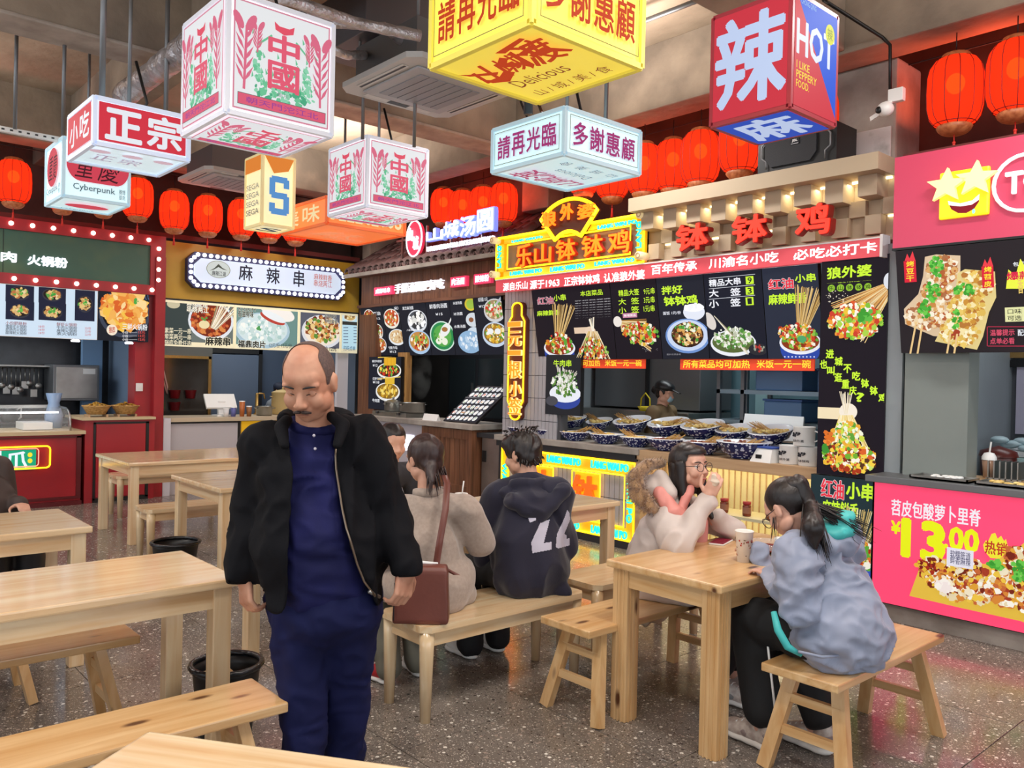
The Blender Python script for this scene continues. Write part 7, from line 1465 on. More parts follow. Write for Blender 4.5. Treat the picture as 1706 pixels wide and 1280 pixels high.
def frame(fwd, up=(0, 0, 1), roll=0.0):
    """columns: right, forward, up"""
    f = Vector(fwd).normalized(); r = f.cross(Vector(up)).normalized(); u = r.cross(f); M = Matrix((r, f, u)).transposed()
    if roll: M = M @ Matrix.Rotation(roll, 3, 'Y')
    return M
from mathutils.bvhtree import BVHTree
def snap(bt, x, y, off):
    d = ray(x, y).normalized(); h = bt.ray_cast(Vector((0, 0, CAM_H)), d); return h[0]-d*off if h[0] is not None else PD(x, y, 2.85)
def head_shapes(mb, c, M, s=1.0, female=False):
    T = lambda p: Vector(c) + M @ (Vector(p)*s)
    E = lambda p, r: mb.ball(T(p), tuple(x*s for x in r), 18, 12, rot=M)
    E((0, -.012, .032), (.076, .094, .088)); E((0, .012, .0), (.068, .08, .08)); E((0, .04, .042), (.06, .047, .042)); E((0, .03, -.045), (.054 if female else .062, .058, .062)); E((0, .058, -.088), (.024, .024, .02)); E((0, .045, -.06), (.042, .045, .05))
    for sx in (-1, 1):
        E((sx*.036, .062, -.028), (.028, .024, .03)); E((sx*.034, .065, .026), (.026, .015, .013)); E((sx*.078, -.004, -.008), (.009, .019, .031)); E((sx*.082, -.012, .006), (.006, .013, .02)); E((sx*.05, .01, -.06), (.02, .04, .03)); E((sx*.012, .098, -.03), (.010, .010, .009))
    capsule(mb, T((0, .084, .008)), .009*s, T((0, .104, -.024)), .0125*s); E((0, .1, -.03), (.012, .012, .010)); E((0, .078, -.05), (.03, .018, .02))
    E((0, .088, -.056), (.023, .011, .0055)); E((0, .086, -.066), (.019, .012, .007)); return T
def head_dents(v, T, M, s=1.0):
    for sx in (-1, 1): v = push(v, T((sx*.033, .092, .004)), .017*s, M @ Vector((0, -.0115*s, 0)))
    v = push(v, T((0, .103, -.0612)), .007*s, M @ Vector((0, -.004*s, 0))); v = push(v, T((0, .1, .014)), .012*s, M @ Vector((0, -.005*s, 0))); return v
def hand_shapes(mb, wrist, fdir, back, thumb_side, curl=.5, s=1.0, spread=1.0):
    """palm, four unequal bent fingers and a thumb leaving the side of the palm"""
    f = Vector(fdir).normalized(); b = (Vector(back) - f*Vector(back).dot(f)).normalized(); t = f.cross(b)*thumb_side
    w = Vector(wrist); P = lambda x, y, z: w + t*(x*s) + f*(y*s) + b*(z*s)
    mb.ball(P(0, .045, 0), (.040*s, .05*s, .016*s), 14, 10, rot=Matrix((t, f, b)).transposed()); capsule(mb, P(0, -.03, 0), .026*s, P(0, .02, 0), .027*s)
    for k in range(4): capsule(mb, P(-.028+.0185*k, .03, .002), .011*s, P(-.03+.0205*k, .082, .002), .0105*s)
    L = (.062, .078, .086, .074)
    for k in range(4):
        x = -.031+.0212*k*spread; base = P(x, .082, .001); a = 0; p = base; seg = (.45, .32, .25); d0 = f
        for q in range(3):
            a += curl*(.55, .75, .6)[q]; d = (f*cos(a) - b*sin(a)); n_ = p + d*(L[k]*seg[q]*s); capsule(mb, p, (.0088-.0008*q)*s, n_, (.0082-.0009*q)*s, 10); p = n_
    p = P(.032, .02, -.004); d = (f*.55 + t*.75 - b*.25).normalized(); q1 = p+d*.036*s; d = (f*.85+t*.35-b*.35).normalized(); q2 = q1+d*.03*s; d = (f*.9+t*.05-b*.5).normalized(); q3 = q2+d*.024*s
    capsule(mb, p, .0135*s, q1, .011*s); capsule(mb, q1, .011*s, q2, .0098*s); capsule(mb, q2, .0098*s, q3, .008*s)
def eye(parent, T, M, s, O, closed=False, skin=None):
    for sx in (-1, 1):
        mb = MB().ball(T((sx*.033, .068, .002)), .0125*s, 14, 10, rot=M); mb.build('eyelid' if closed else 'eyeball', skin if closed else mat('eye_white', '#d8d2cc', .2), parent, origin=O)
        if not closed: MB().ball(T((sx*.033, .0785, .002)), (.0055*s, .0035*s, .0055*s), 12, 8, rot=M).build('iris', mat('iris_dark', '#1c120c', .1), parent, origin=O)
        pts = [T((sx*(.018+.028*q/4), .0815-.0035*(q/4)**2*3, .003-.0035*abs(q-2)/2 + (.0012 if closed else .0065))) for q in range(5)]
        MB().tube(pts, .0013*s, 5).build('lash_line', mat('hair_black', '#120e0e', .5), parent, origin=O)
        pts = [T((sx*(.014+.036*q/4), .088-.0045*(q/4)**2*3, .026+.004*sin(q/4*pi))) for q in range(5)]
        MB().tube(pts, [.0022*s, .0034*s, .0034*s, .0028*s, .0012*s], 6).build('eyebrow', mat('hair_black', '#120e0e', .5), parent, origin=O)
def skinmat(name, c, c2): return mat(name, c, .5, col2=c2, nscale=14, spec=.4)
def strands(mb, base_pts, dirs, L, r, R, n, droop=.5, jitter=.02):
    for i in range(n):
        k = R.randrange(len(base_pts)); p = Vector(base_pts[k]) + Vector((R.uniform(-1, 1), R.uniform(-1, 1), R.uniform(-1, 1)))*jitter; d = Vector(dirs[k]).normalized() + Vector((R.uniform(-1, 1), R.uniform(-1, 1), R.uniform(-1, 1)))*.15; pts = [p]; l = L*R.uniform(.7, 1.1)
        for q in range(6): d = (d + Vector((0, 0, -droop/6))).normalized(); p = p + d*l/6; pts.append(p)
        mb.tube(pts, [r, r, r*.9, r*.8, r*.6, r*.4, r*.15], 5)
def shoe(parent, heel, fwd, m, sole, O, s=1.0, name='shoe', L=.27, accents=None):
    f = Vector(fwd); f.z = 0; f.normalize(); r = f.cross(Vector((0, 0, 1))); h = Vector(heel); M = Matrix((r, f, Vector((0, 0, 1)))).transposed()
    mb = MB(); mb.ball(h+f*.05*s+Vector((0, 0, .06*s)), (.04*s, .055*s, .055*s), 14, 10, rot=M); mb.ball(h+f*.19*s+Vector((0, 0, .045*s)), (.046*s, .075*s, .035*s), 14, 10, rot=M); mb.ball(h+f*.12*s+Vector((0, 0, .055*s)), (.042*s, .09*s, .045*s), 14, 10, rot=M); capsule(mb, h+f*.045*s+Vector((0, 0, .06*s)), .038*s, h+f*.04*s+Vector((0, 0, .1*s)), .04*s)
    v, fc, n = fuse(mb, .007, 3); o = mesh_obj(name, v, fc, m, parent, O)
    mb = MB(); mb.ball(h+f*.055*s+Vector((0, 0, .018*s)), (.046*s, .062*s, .02*s), 14, 8, rot=M); mb.ball(h+f*.19*s+Vector((0, 0, .018*s)), (.052*s, .085*s, .02*s), 14, 8, rot=M); mb.ball(h+f*.12*s+Vector((0, 0, .018*s)), (.045*s, .1*s, .02*s), 14, 8, rot=M)
    v, fc, n = fuse(mb, .008, 1); v[:, 2] = np.maximum(v[:, 2], .001); ob = mesh_obj('sole', v, fc, sole, o, (0, 0, 0)); ob.data.transform(Matrix.Translation(-Vector(O))) 
    mb = MB()
    for k in range(4): c_ = h+f*(.1+.028*k)*s+Vector((0, 0, (.112-.012*k)*s)); mb.tube([c_-r*.024*s, c_+Vector((0, 0, .006)), c_+r*.024*s], .003*s, 5)
    ob = mb.build('laces', M_white, o); ob.data.transform(Matrix.Translation(-Vector(O)))
    if accents:
        mb = MB(); mb.ball(h+f*.13*s+Vector((0, 0, .05*s)), (.0445*s, .04*s, .03*s), 12, 8, rot=M); mb.ball(h+f*.03*s+Vector((0, 0, .07*s)), (.041*s, .04*s, .02*s), 12, 8, rot=M); ob = mb.build('side_patch', accents, o); ob.data.transform(Matrix.Translation(-Vector(O)))
    return o
M_hair = mat('black_hair', '#17100f', .42, col2='#241a18', nscale=30, bump=(70, .5, .005), stretch=(1, 1, .25))
M_hairb = mat('brown_black_hair', '#2c1c1a', .42, col2='#3a2724', nscale=30, bump=(70, .5, .005), stretch=(1, 1, .25))

# ---------------------------------------------------------------- the walking man
def man():
    D = 3.02
    J = lambda x, y, d=0.0: PD(x, y, D+d)
    cd = Vector((0, 0, 0)) - Vector((J(545, 700).x, J(545, 700).y, 0)); cd.normalize()      # towards the camera, level
    rt = cd.cross(Vector((0, 0, 1)))        # his right hand side seen from behind (viewer's left)
    if (Vector(proj(J(545, 700)+rt*.2)) - Vector((545, 700))).x > 0: rt = -rt
    base = Vector((J(545, 700).x, J(545, 700).y, 0)); O = base
    hc = J(515, 636, -.1)
    fwd = (cd*.80 + rt*.28 + Vector((0, 0, -.5))).normalized(); M = frame(fwd, roll=.0); s = 1.14
    skin = skinmat('skin_man', '#c8957a', '#ba8268')
    mb = MB(); T = head_shapes(mb, hc, M, s)
    # jowls and double chin
    mb.ball(T((0, .03, -.085)), (.05*s, .045*s, .03*s), 14, 10, rot=M)
    for sx in (-1, 1): mb.ball(T((sx*.048, .03, -.045)), (.026*s, .04*s, .035*s), 14, 10, rot=M)
    neck = J(527, 712, .03); capsule(mb, T((0, -.035, -.03)), .066, neck+Vector((0, 0, -.05)), .075)
    shL, shR = J(450, 745, .02), J(604, 738, .02); elL, elR = J(427, 855, .03), J(646, 850, .03); wrL, wrR = J(409, 972, -.04), J(676, 960, -.04)
    for a, b_, c_ in ((shL, elL, wrL), (shR, elR, wrR)): capsule(mb, a, .05, b_, .045); capsule(mb, b_, .045, c_, .029)
    chest = J(525, 800, .05); hip = J(540, 975, .02); nl = neck+Vector((0, 0, -.06)); capsule(mb, neck, .066, chest, .09); capsule(mb, chest, .1, hip, .12); capsule(mb, shL, .045, nl, .05); capsule(mb, shR, .045, nl, .05)
    hpL, hpR = J(500, 1000), J(580, 1000); knL, knR = J(504, 1130, -.05), J(578, 1130, .05)
    fL = Vector((J(505, 1300, -.08).x, J(505, 1300, -.08).y, .08)); fR = Vector((J(573, 1300, .12).x, J(573, 1300, .12).y, .08))
    for a, b_, c_ in ((hpL, knL, fL), (hpR, knR, fR)): capsule(mb, a, .09, b_, .06); capsule(mb, b_, .055, c_, .04)
    dn = Vector((0, 0, -1))
    hand_shapes(mb, wrL+Vector((0, 0, .025)), dn+cd*.25+rt*-.1, cd*.5+rt*.8, 1, 1.15, 1.08); hand_shapes(mb, wrR+Vector((0, 0, .025)), dn+cd*.2+rt*.15, cd*.7-rt*.6, -1, 1.1, 1.1)
    v, f, n = fuse(mb, .0052, 3); v = head_dents(v, T, M, s)
    body = mesh_obj('person', v, f, skin, None, O)
    tag(body, 'bald man in open black jacket over dark blue shirt and trousers, walking and looking down', 'person')
    eye(body, T, M, s, O, True, skin)
    # close cropped hair, sparse on top
    mb = MB(); mb.ball(T((0, -.014, .033)), (.0785*s, .0955*s, .0895*s), 22, 16, rot=M); v, f, n = fuse(mb, .006, 2)
    Mi = M.transposed(); 
    def keep(p): q = (Mi @ (Vector(p)-Vector(hc)))/s; return q.y < .012 + .5*max(0, abs(q.x)-.03) and q.z > -.05+.9*max(0, q.y+.03) and not (q.z > .06 and q.y > -.02 and abs(q.x) < .045)
    v, f = cut(v, f, keep); mesh_obj('hair', v, f, mat('cropped_hair', '#50403d', .8, col2='#66504a', nscale=120, bump=(220, .8, .003)), body, O)
    mb = MB()
    for sx in (-1, 1): mb.tube([T((sx*.002, .1035, -.0475)), T((sx*.014, .101, -.049)), T((sx*.028, .092, -.056))], [.005*s, .006*s, .003*s], 6)
    mb.build('moustache', mat('moustache_dark', '#3a2a26', .8), body, origin=O)
    MB().tube([T((-.02, .0955, -.0615)), T((0, .0985, -.0605)), T((.02, .0955, -.0615))], .0012*s, 5).build('lip_line', mat('lip_dark', '#8a4c40', .5), body, origin=O)
    # shirt
    navy = mat('navy_polo', '#15174a', .8, col2='#12143e', nscale=6, spec=.25, bump=(160, .15, .002))
    mb = MB(); capsule(mb, J(528, 722, .02), .08, J(526, 790, .02), .135, 24, (rt, 1.3)); capsule(mb, J(526, 790, .02), .135, J(530, 915, -.01), .168, 24, (rt, 1.1)); capsule(mb, J(530, 915, -.01), .168, J(537, 985, .0), .165, 24, (rt, 1.1))
    mb.ball(J(528, 900, -.045), (.14, .14, .17), 20, 14)
    v, f, n = fuse(mb, .011, 6); v = folds(v, n, .014, 8, 3, (1, 1, 2)); zc = J(528, 1003).z; nz = J(520, 704).z
    v, f = cut(v, f, lambda p: p[2] > zc); sh = mesh_obj('polo_shirt', v, f, navy, body, O)
    mb = MB(); ring = [neck + rt*(.088*cos(q*pi/10)) + cd*(.085*sin(q*pi/10)) + Vector((0, 0, .02-.03*max(0, sin(q*pi/10)))) for q in range(20)]; mb.tube(ring, .02, 8, closed=True); mb.build('collar', navy, sh, origin=O)
    mb = MB()
    for k in range(2): mb.ball(J(523+2*k, 726+22*k, -.125-.02*k), .0055, 8, 6)
    mb.build('button', mat('pearl_button', '#b8b4c0', .3), sh, origin=O)
    # jacket: closed body form, opened down the front
    blk = mat('black_jacket', '#0a0a0f', .85, spec=.2, bump=(90, .25, .003))
    mb = MB()
    capsule(mb, J(528, 738, .06), .10, J(524, 800, .03), .175, 24, (rt, 1.35)); capsule(mb, J(524, 800, .03), .185, J(532, 905, -.0), .212, 24, (rt, 1.1)); capsule(mb, J(532, 905, -.0), .212, J(538, 1012, -.01), .205, 24, (rt, 1.08))
    for a, b_, c_, w in ((shL, elL, wrL, 0), (shR, elR, wrR, 1)): capsule(mb, a, .098, b_, .078, 18); capsule(mb, b_, .078, c_+Vector((0, 0, .03)), .066, 18)
    capsule(mb, shL, .1, J(505, 728, .04), .075); capsule(mb, shR, .095, J(550, 725, .05), .075)
    v, f, n = fuse(mb, .011, 8); v = folds(v, n, .028, 5, 1, (1, 1, .6)); v = folds(v, n, .012, 11, 5, (1, 1, .8))
    zh = J(520, 1000).z; cuff = (J(409, 966).z, J(676, 955).z)
    def keep(p):
        x, y = proj(p); front = (Vector(p)-J(526, 900, 0)).dot(cd) > .0; arm = x < 445 - (y-800)*.02 or x > 632 + max(0, y-850)*.05
        if arm: return p[2] > (cuff[0] if x < 500 else cuff[1])
        if p[2] < zh - .01: return False
        if front:
            xl = np.interp(y, (688, 782, 893, 998), (480, 489, 484, 477)); xr = np.interp(y, (690, 740, 782, 848, 904, 970, 1000), (566, 556, 556, 566, 581, 603, 626))
            if xl < x < xr: return False
        if y < 690 and 470 < x < 590 and front: return False
        return True
    v0, f0 = v, f; v, f = cut(v, f, keep); jk = mesh_obj('jacket', v, f, blk, body, O, .008)
    # collar flaps
    mb = MB()
    for (a, b_, c_) in (((553, 694), (572, 708), (562, 742)), ((478, 700), (468, 712), (474, 742))): capsule(mb, J(*a, -.05), .022, J(*b_, -.09), .026); capsule(mb, J(*b_, -.09), .026, J(*c_, -.15), .018)
    mb2 = [neck + Vector((0, 0, .03)) + rt*(.118*cos(t_)) + cd*(.1*sin(t_)-.015) + Vector((0, 0, -.022*sin(t_))) for t_ in [pi*.95+q*pi*1.1/12 for q in range(13)]]
    mb.tube(mb2, .028, 8); v, f, n = fuse(mb, .009, 4); mesh_obj('collar', v, f, blk, jk, O)
    bt = BVHTree.FromPolygons([Vector(p) for p in v0], f0)
    pts = [snap(bt, x+3, y, .01) for x, y in ((557, 735), (556, 760), (557, 782), (562, 815), (567, 848), (574, 880), (582, 905), (592, 940), (604, 970), (622, 994))]
    MB().tube(pts, .004, 6).build('zip', mat('zip_metal', '#8a7a6a', .3, .8), jk, origin=O); MB().tube([snap(bt, 615, 986, .012), snap(bt, 632, 995, .012)], .007, 6).build('zip_pull', M_steel, jk, origin=O)
    # trousers
    tr = mat('navy_trousers', '#0f1542', .8, col2='#0c1138', nscale=4, spec=.25)
    mb = MB(); capsule(mb, J(536, 960), .155, J(541, 1010), .165, 24, (rt, 1.12))
    for a, b_, c_ in ((hpL, knL, fL), (hpR, knR, fR)): capsule(mb, a, .125, b_, .084, 20); capsule(mb, b_, .084, Vector((c_.x, c_.y, .06)), .072, 20)
    v, f, n = fuse(mb, .011, 6); v = folds(v, n, .017, 6, 8, (1, 1, .7)); v = folds(v, n, .008, 11, 9, (1, 1, 1.3)); v, f = cut(v, f, lambda p: .02 < p[2] < J(536, 960).z+.02); mesh_obj('trousers', v, f, tr, body, O)
    lea = mat('black_leather', '#141416', .35)
    shoe(body, fL - cd*.06 + Vector((0, 0, -.08)), cd+rt*.2, lea, M_black, O, 1.05); shoe(body, fR - cd*.06 + Vector((0, 0, -.08)), cd-rt*.1, lea, M_black, O, 1.05)
man()

# ---------------------------------------------------------------- seated figures
def seated(name_label, hip, fwd, seat_z, head, look, hair_m, skin, tops, sh_w=.18, lean=.0, arms=None, female=True, s=1.0, legs=None, vox=.007):
    pass
def coat_woman():
    O = Vector((-3.28, 2.45, 0)); f = Vector((-1, .05, 0)).normalized(); r = f.cross(Vector((0, 0, 1)))   # facing away from the camera
    D = (O - Vector((0, 0, 0))).dot(Vector((-.7472, .6646, 0)))
    J = lambda x, y, d=0.0: PD(x, y, D+d)
    skin = skinmat('skin_pale', '#d3a48c', '#c4927a')
    hc = J(706, 765, .12); M = frame((f*.97+Vector((0, 0, -.2)) - r*.1)); s = 1.0
    mb = MB(); T = head_shapes(mb, hc, M, s, True); nk = J(712, 815, .08); capsule(mb, T((0, -.02, -.04)), .047, nk, .05)
    shl, shr = J(655, 850, .06), J(775, 845, .06); hp = Vector((O.x, O.y, .55))
    capsule(mb, nk, .05, J(715, 880, .06), .08); capsule(mb, J(715, 880, .06), .085, hp, .09)
    ell, elr = J(650, 925, .1), J(800, 905, .14); wl, wr = J(665, 930, .42), J(790, 880, .45)
    for a, b_, c_ in ((shl, ell, wl), (shr, elr, wr)): capsule(mb, a, .045, b_, .038); capsule(mb, b_, .038, c_, .026); hand_shapes(mb, c_, f, Vector((0, 0, 1)), 1, .5, .92)
    for sg_ in (-1, 1):
        h_ = hp + r*sg_*.09; kn = h_ + f*.42 + Vector((0, 0, -.05)); ft = Vector((kn.x, kn.y, .09)) - f*.12; capsule(mb, h_, .075, kn, .055); capsule(mb, kn, .052, ft, .035)
    v, fc, n = fuse(mb, .0065, 3); v = head_dents(v, T, M, s); body = mesh_obj('person', v, fc, skin, None, O); tag(body, 'woman in a belted beige coat seen from behind, sitting on the round-legged bench', 'person')
    # hair: bob gathered low with loose strands
    mb = MB(); mb.ball(T((0, -.022, .03)), (.088, .104, .098), 20, 14, rot=M); mb.ball(T((0, -.06, -.02)), (.072, .05, .07), 18, 12, rot=M); capsule(mb, T((-.03, -.085, -.05)), .035, T((-.05, -.11, -.12)), .022)
    v, fc, n = fuse(mb, .007, 4); v = folds(v, n, .006, 18, 2, (1, 1, .3)); ha = mesh_obj('hair', v, fc, M_hairb, body, O)
    mb = MB(); R = random.Random(3); strands(mb, [T((-.04, -.1, -.08)), T((-.02, -.1, -.07)), T((.03, -.09, -.06))], [M @ Vector((-.5, -.4, -.8)), M @ Vector((-.1, -.5, -1)), M @ Vector((.2, -.4, -1))], .12, .004, R, 40, 1.0, .014); mb.build('loose_strands', M_hairb, ha, origin=O)
    # coat
    beige = mat('beige_wool', '#a8978a', .9, col2='#9d8c80', nscale=60, sheen=.4, bump=(220, .25, .003))
    mb = MB(); capsule(mb, J(714, 850, .07), .1, J(712, 905, .05), .145, 24, (r, 1.35)); capsule(mb, J(712, 905, .05), .145, J(718, 950, .04), .135, 24, (r, 1.3)); capsule(mb, J(718, 950, .04), .135, hp+Vector((0, 0, -.02)), .155, 24, (r, 1.3))
    capsule(mb, shl, .08, ell, .072); capsule(mb, ell, .072, wl, .055); capsule(mb, shr, .08, elr, .075); capsule(mb, elr, .075, wr, .055); capsule(mb, shl, .075, shr, .075)
    mb.ball(hp+Vector((0, .07, -.04))+f*.02, (.14, .17, .1), 20, 12); capsule(mb, J(722, 950, .04), .13, hp+Vector((0, .08, 0)), .135, 20, (r, 1.2))
    for sg_ in (-1, 1): h_ = hp + r*sg_*.1; capsule(mb, h_, .105, h_+f*.4+Vector((0, 0, -.05)), .085)
    v, fc, n = fuse(mb, .010, 7); v = folds(v, n, .014, 7, 6, (1, 1, .6)); v[:, 2] = np.maximum(v[:, 2], .452); coat = mesh_obj('coat', v, fc, beige, body, O)
    zb = J(715, 950).z; c0 = J(718, 950, .04); MB().tube([c0 + r*(.19*cos(q*pi/14)) + f*(.15*sin(q*pi/14)) for q in range(28)], .012, 8, closed=True).build('belt_upper', beige, coat, origin=O)
    ring = [c0 + Vector((0, 0, -.02)) + r*(.187*cos(q*pi/14)) + f*(.147*sin(q*pi/14)) for q in range(28)]; mb = MB(); vs = [p+Vector((0, 0, .028)) for p in ring]+[p-Vector((0, 0, .028)) for p in ring]; mb.add(vs, [(i, (i+1) % 28, 28+(i+1) % 28, 28+i) for i in range(28)], None, True); mb.build('belt', beige, coat, origin=O)
    mb = MB(); cn = nk+Vector((0, 0, .0)); mb.tube([cn + r*(.075*cos(q*pi/8+pi)) + f*(.07*sin(q*pi/8+pi)-.0) + Vector((0, 0, -.01)) for q in range(9)], .024, 8); v, fc, n = fuse(mb, .008, 3); mesh_obj('collar', v, fc, beige, coat, O)
    for (a, b_) in (((742, 960), (745, 1020)),): MB().tube([J(738, 962, -.13), J(740, 1008, -.13)], .004, 6).build('coat_vent', M_dark, coat, origin=O)
    # trousers and red white shoes
    gr = mat('sage_trousers', '#777467', .8, col2='#6c6a5e', nscale=10); mb = MB()
    for sg_ in (-1, 1): h_ = hp + r*sg_*.09; kn = h_ + f*.42 + Vector((0, 0, -.05)); ft = Vector((kn.x, kn.y, .09)) - f*.12; capsule(mb, kn, .08, ft, .07)
    v, fc, n = fuse(mb, .011, 4); v = folds(v, n, .01, 8, 4); mesh_obj('trousers', v, fc, gr, body, O)
    for sg_ in (-1, 1): kn = hp + r*sg_*.09 + f*.42; ft = Vector((kn.x, kn.y, .0)) - f*.16; shoe(body, ft, f+r*sg_*.2, M_white if sg_ > 0 else mat('red_shoe', '#b5222a', .5), M_white, O, .92, accents=mat('red_shoe', '#b5222a', .5))
    # bag
    br = mat('brown_leather', '#6e3b30', .42, col2='#64342a', nscale=5, bump=(60, .15, .003)); t = thing('shoulder_bag', 'brown leather shoulder bag on the bench behind the woman in the beige coat', 'bag', (-3.13, 2.25, .452), -.72)
    mb = MB(); vs = []; 
    for z, wx, wy in ((0, .05, .125), (.015, .055, .13), (.24, .045, .12), (.265, .03, .115)): vs += [(-wx, -wy, z), (wx, -wy, z), (wx, wy, z), (-wx, wy, z)]
    fs = [(3, 2, 1, 0), (12, 13, 14, 15)]
    for i in range(3):
        for k in range(4): fs.append((i*4+k, i*4+(k+1) % 4, (i+1)*4+(k+1) % 4, (i+1)*4+k))
    mb.add(vs, fs); v, fc, n = fuse(mb, .007, 3); mesh_obj('bag_body', v, fc, br, t); mb = MB()
    pts = [J(727, 940, -.2), J(733, 900, -.2), J(742, 850, -.14), J(745, 805, -.06), J(740, 792, .0)]; pts = [Vector((-3.06, 2.4, .66))] + pts
    T0 = Matrix.Translation(t.location) @ Matrix.Rotation(-.72, 4, 'Z'); Ti = T0.inverted(); pts = [Ti @ p for p in pts]
    vs = []; 
    for p in pts: vs += [p-Vector((0, .016, 0)), p+Vector((0, .016, 0)), p+Vector((-.004, .016, 0)), p+Vector((-.004, -.016, 0))]
    fs = []
    for i in range(len(pts)-1):
        for k in range(4): fs.append((i*4+k, i*4+(k+1) % 4, (i+1)*4+(k+1) % 4, (i+1)*4+k))
    mb.add(vs, fs, None, True); mb.build('strap', br, t); mb = MB(); mb.tube([(-.03, -.08, .262), (-.02, 0, .27), (-.03, .07, .262)], .008, 8); mb.build('white_lining', M_white, t); MB().tube([(.064, -.12, .02), (.052, -.12, .19)], .003, 5).build('stitch_seam', M_dark, t)
coat_woman()

def boy():
    O = Vector((-3.23, 3.02, 0)); f = Vector((-1, .02, 0)).normalized(); r = f.cross(Vector((0, 0, 1))); D = O.dot(Vector((-.7472, .6646, 0)))
    J = lambda x, y, d=0.0: PD(x, y, D+d); skin = skinmat('skin_pale', '#d3a48c', '#c4927a'); s = 1.0
    hc = J(869, 758, .12); M = frame(f*.95+Vector((0, 0, -.25))-r*.28); mb = MB(); T = head_shapes(mb, hc, M, s); nk = J(880, 805, .08); capsule(mb, T((0, -.02, -.04)), .052, nk, .058)
    shl, shr = J(828, 830, .08), J(928, 825, .08); hp = Vector((O.x, O.y+.02, .56)); capsule(mb, nk, .06, J(880, 870, .05), .1); capsule(mb, J(880, 870, .05), .12, hp, .12)
    ell, elr = J(815, 925, .12), J(935, 910, .15); wl, wr = J(812, 900, .42), J(880, 880, .45)
    for a, b_, c_ in ((shl, ell, wl), (shr, elr, wr)): capsule(mb, a, .05, b_, .042); capsule(mb, b_, .042, c_, .028); hand_shapes(mb, c_, f, Vector((0, 0, 1)), 1, .5, .95)
    for sg_ in (-1, 1): h_ = hp + r*sg_*.1; kn = h_ + f*.44 + Vector((0, 0, -.05)); ft = Vector((kn.x, kn.y, .09)) - f*.05; capsule(mb, h_, .08, kn, .058); capsule(mb, kn, .055, ft, .036)
    v, fc, n = fuse(mb, .0065, 3); v = head_dents(v, T, M, s); body = mesh_obj('person', v, fc, skin, None, O); tag(body, 'short-haired boy in a navy hoodie with white 22, seen from behind', 'person')
    mb = MB(); mb.ball(T((0, -.02, .038)), (.09, .108, .1), 20, 14, rot=M); mb.ball(T((0, -.055, -.015)), (.078, .055, .06), 18, 12, rot=M); mb.ball(T((0, .05, .07)), (.07, .05, .045), 14, 10, rot=M); v, fc, n = fuse(mb, .007, 3)
    R = random.Random(1); v = folds(v, n, .010, 22, 2, (1, 1, .5)); ha = mesh_obj('hair', v, fc, M_hair, body, O)
    mb = MB(); bp_ = [T((.06*cos(a), -.02+.07*sin(a), .12)) for a in np.linspace(0, 6.2, 16)] + [T((.075*cos(a), -.03-.06*abs(sin(a)), -.04)) for a in np.linspace(0, 3.1, 12)]; dr = [(Vector(p)-Vector(hc)).normalized() for p in bp_]; strands(mb, bp_, dr, .028, .004, R, 120, 1.6, .02); mb.build('hair_tufts', M_hair, ha, origin=O)
    nv = mat('navy_hoodie', '#16142a', .85, sheen=.2, bump=(140, .2, .003)); mb = MB()
    capsule(mb, J(880, 845, .06), .12, J(877, 905, .03), .175, 24, (r, 1.3)); capsule(mb, J(877, 905, .03), .175, hp, .18, 24, (r, 1.3)); mb.ball(hp+Vector((0, 0, -.02)), (.17, .235, .13), 20, 14); mb.ball(J(930, 985, .0), (.09, .06, .06), 14, 10)
    capsule(mb, shl, .095, ell, .088); capsule(mb, ell, .088, wl, .06); capsule(mb, shr, .095, elr, .088); capsule(mb, elr, .088, wr, .06); capsule(mb, shl, .085, nk, .07); capsule(mb, shr, .085, nk, .07)
    v, fc, n = fuse(mb, .010, 8); v = folds(v, n, .018, 6, 11, (1, 1, .6)); v[:, 2] = np.maximum(v[:, 2], .452); hd_ = mesh_obj('hoodie', v, fc, nv, body, O); hv, hf, hn = v, fc, n
    # hood lying on the back
    mb = MB(); mb.ball(J(884, 833, .0), (.09, .175, .065), 20, 14); mb.ball(J(892, 850, -.04), (.065, .12, .06), 18, 12); capsule(mb, J(840, 822, .02), .045, J(893, 868, -.07), .03); capsule(mb, J(938, 818, .02), .045, J(893, 868, -.07), .03); mb.tube([nk + r*(.095*cos(t_)) + f*(.085*sin(t_)) + Vector((0, 0, .0-.01*sin(t_))) for t_ in np.linspace(0, 2*pi, 20)], .03, 8, closed=True)
    v2, f2, n2 = fuse(mb, .009, 14); v2 = folds(v2, n2, .012, 9, 4, (1, 1, 1)); mesh_obj('hood', v2, f2, nv, hd_, O)
    # numerals: slabs of white felt pressed onto the cloth
    from mathutils.bvhtree import BVHTree
    bt = BVHTree.FromPolygons([Vector(p) for p in hv], hf); cam_p = Vector((0, 0, CAM_H)); Wt = mat('white_felt', '#bdb9c8', .8)
    def dec(polys):
        mb = MB()
        for poly in polys:
            # subdivide by clipping a fine strip grid
            xs_ = [p[0] for p in poly]; ys_ = [p[1] for p in poly]; 
            ny = 8; nx = 6
            def inside(x, y):
                c_ = False; j = len(poly)-1
                for i in range(len(poly)):
                    if (poly[i][1] > y) != (poly[j][1] > y) and x < (poly[j][0]-poly[i][0])*(y-poly[i][1])/(poly[j][1]-poly[i][1])+poly[i][0]: c_ = not c_
                    j = i
                return c_
            st = 1.0; y = min(ys_)
            while y < max(ys_):
                x = min(xs_)
                while x < max(xs_):
                    if inside(x+.5*st, y+.5*st):
                        q = []
                        for a, b_ in ((x, y), (x+st, y), (x+st, y+st), (x, y+st)):
                            d = ray(a, b_).normalized(); h_ = bt.ray_cast(cam_p, d); 
                            if h_[0] is None: q = None; break
                            q.append(h_[0]-d*.004)
                        if q: mb.add(q, [(0, 3, 2, 1)], None, True)
                    x += st
                y += st
        return mb
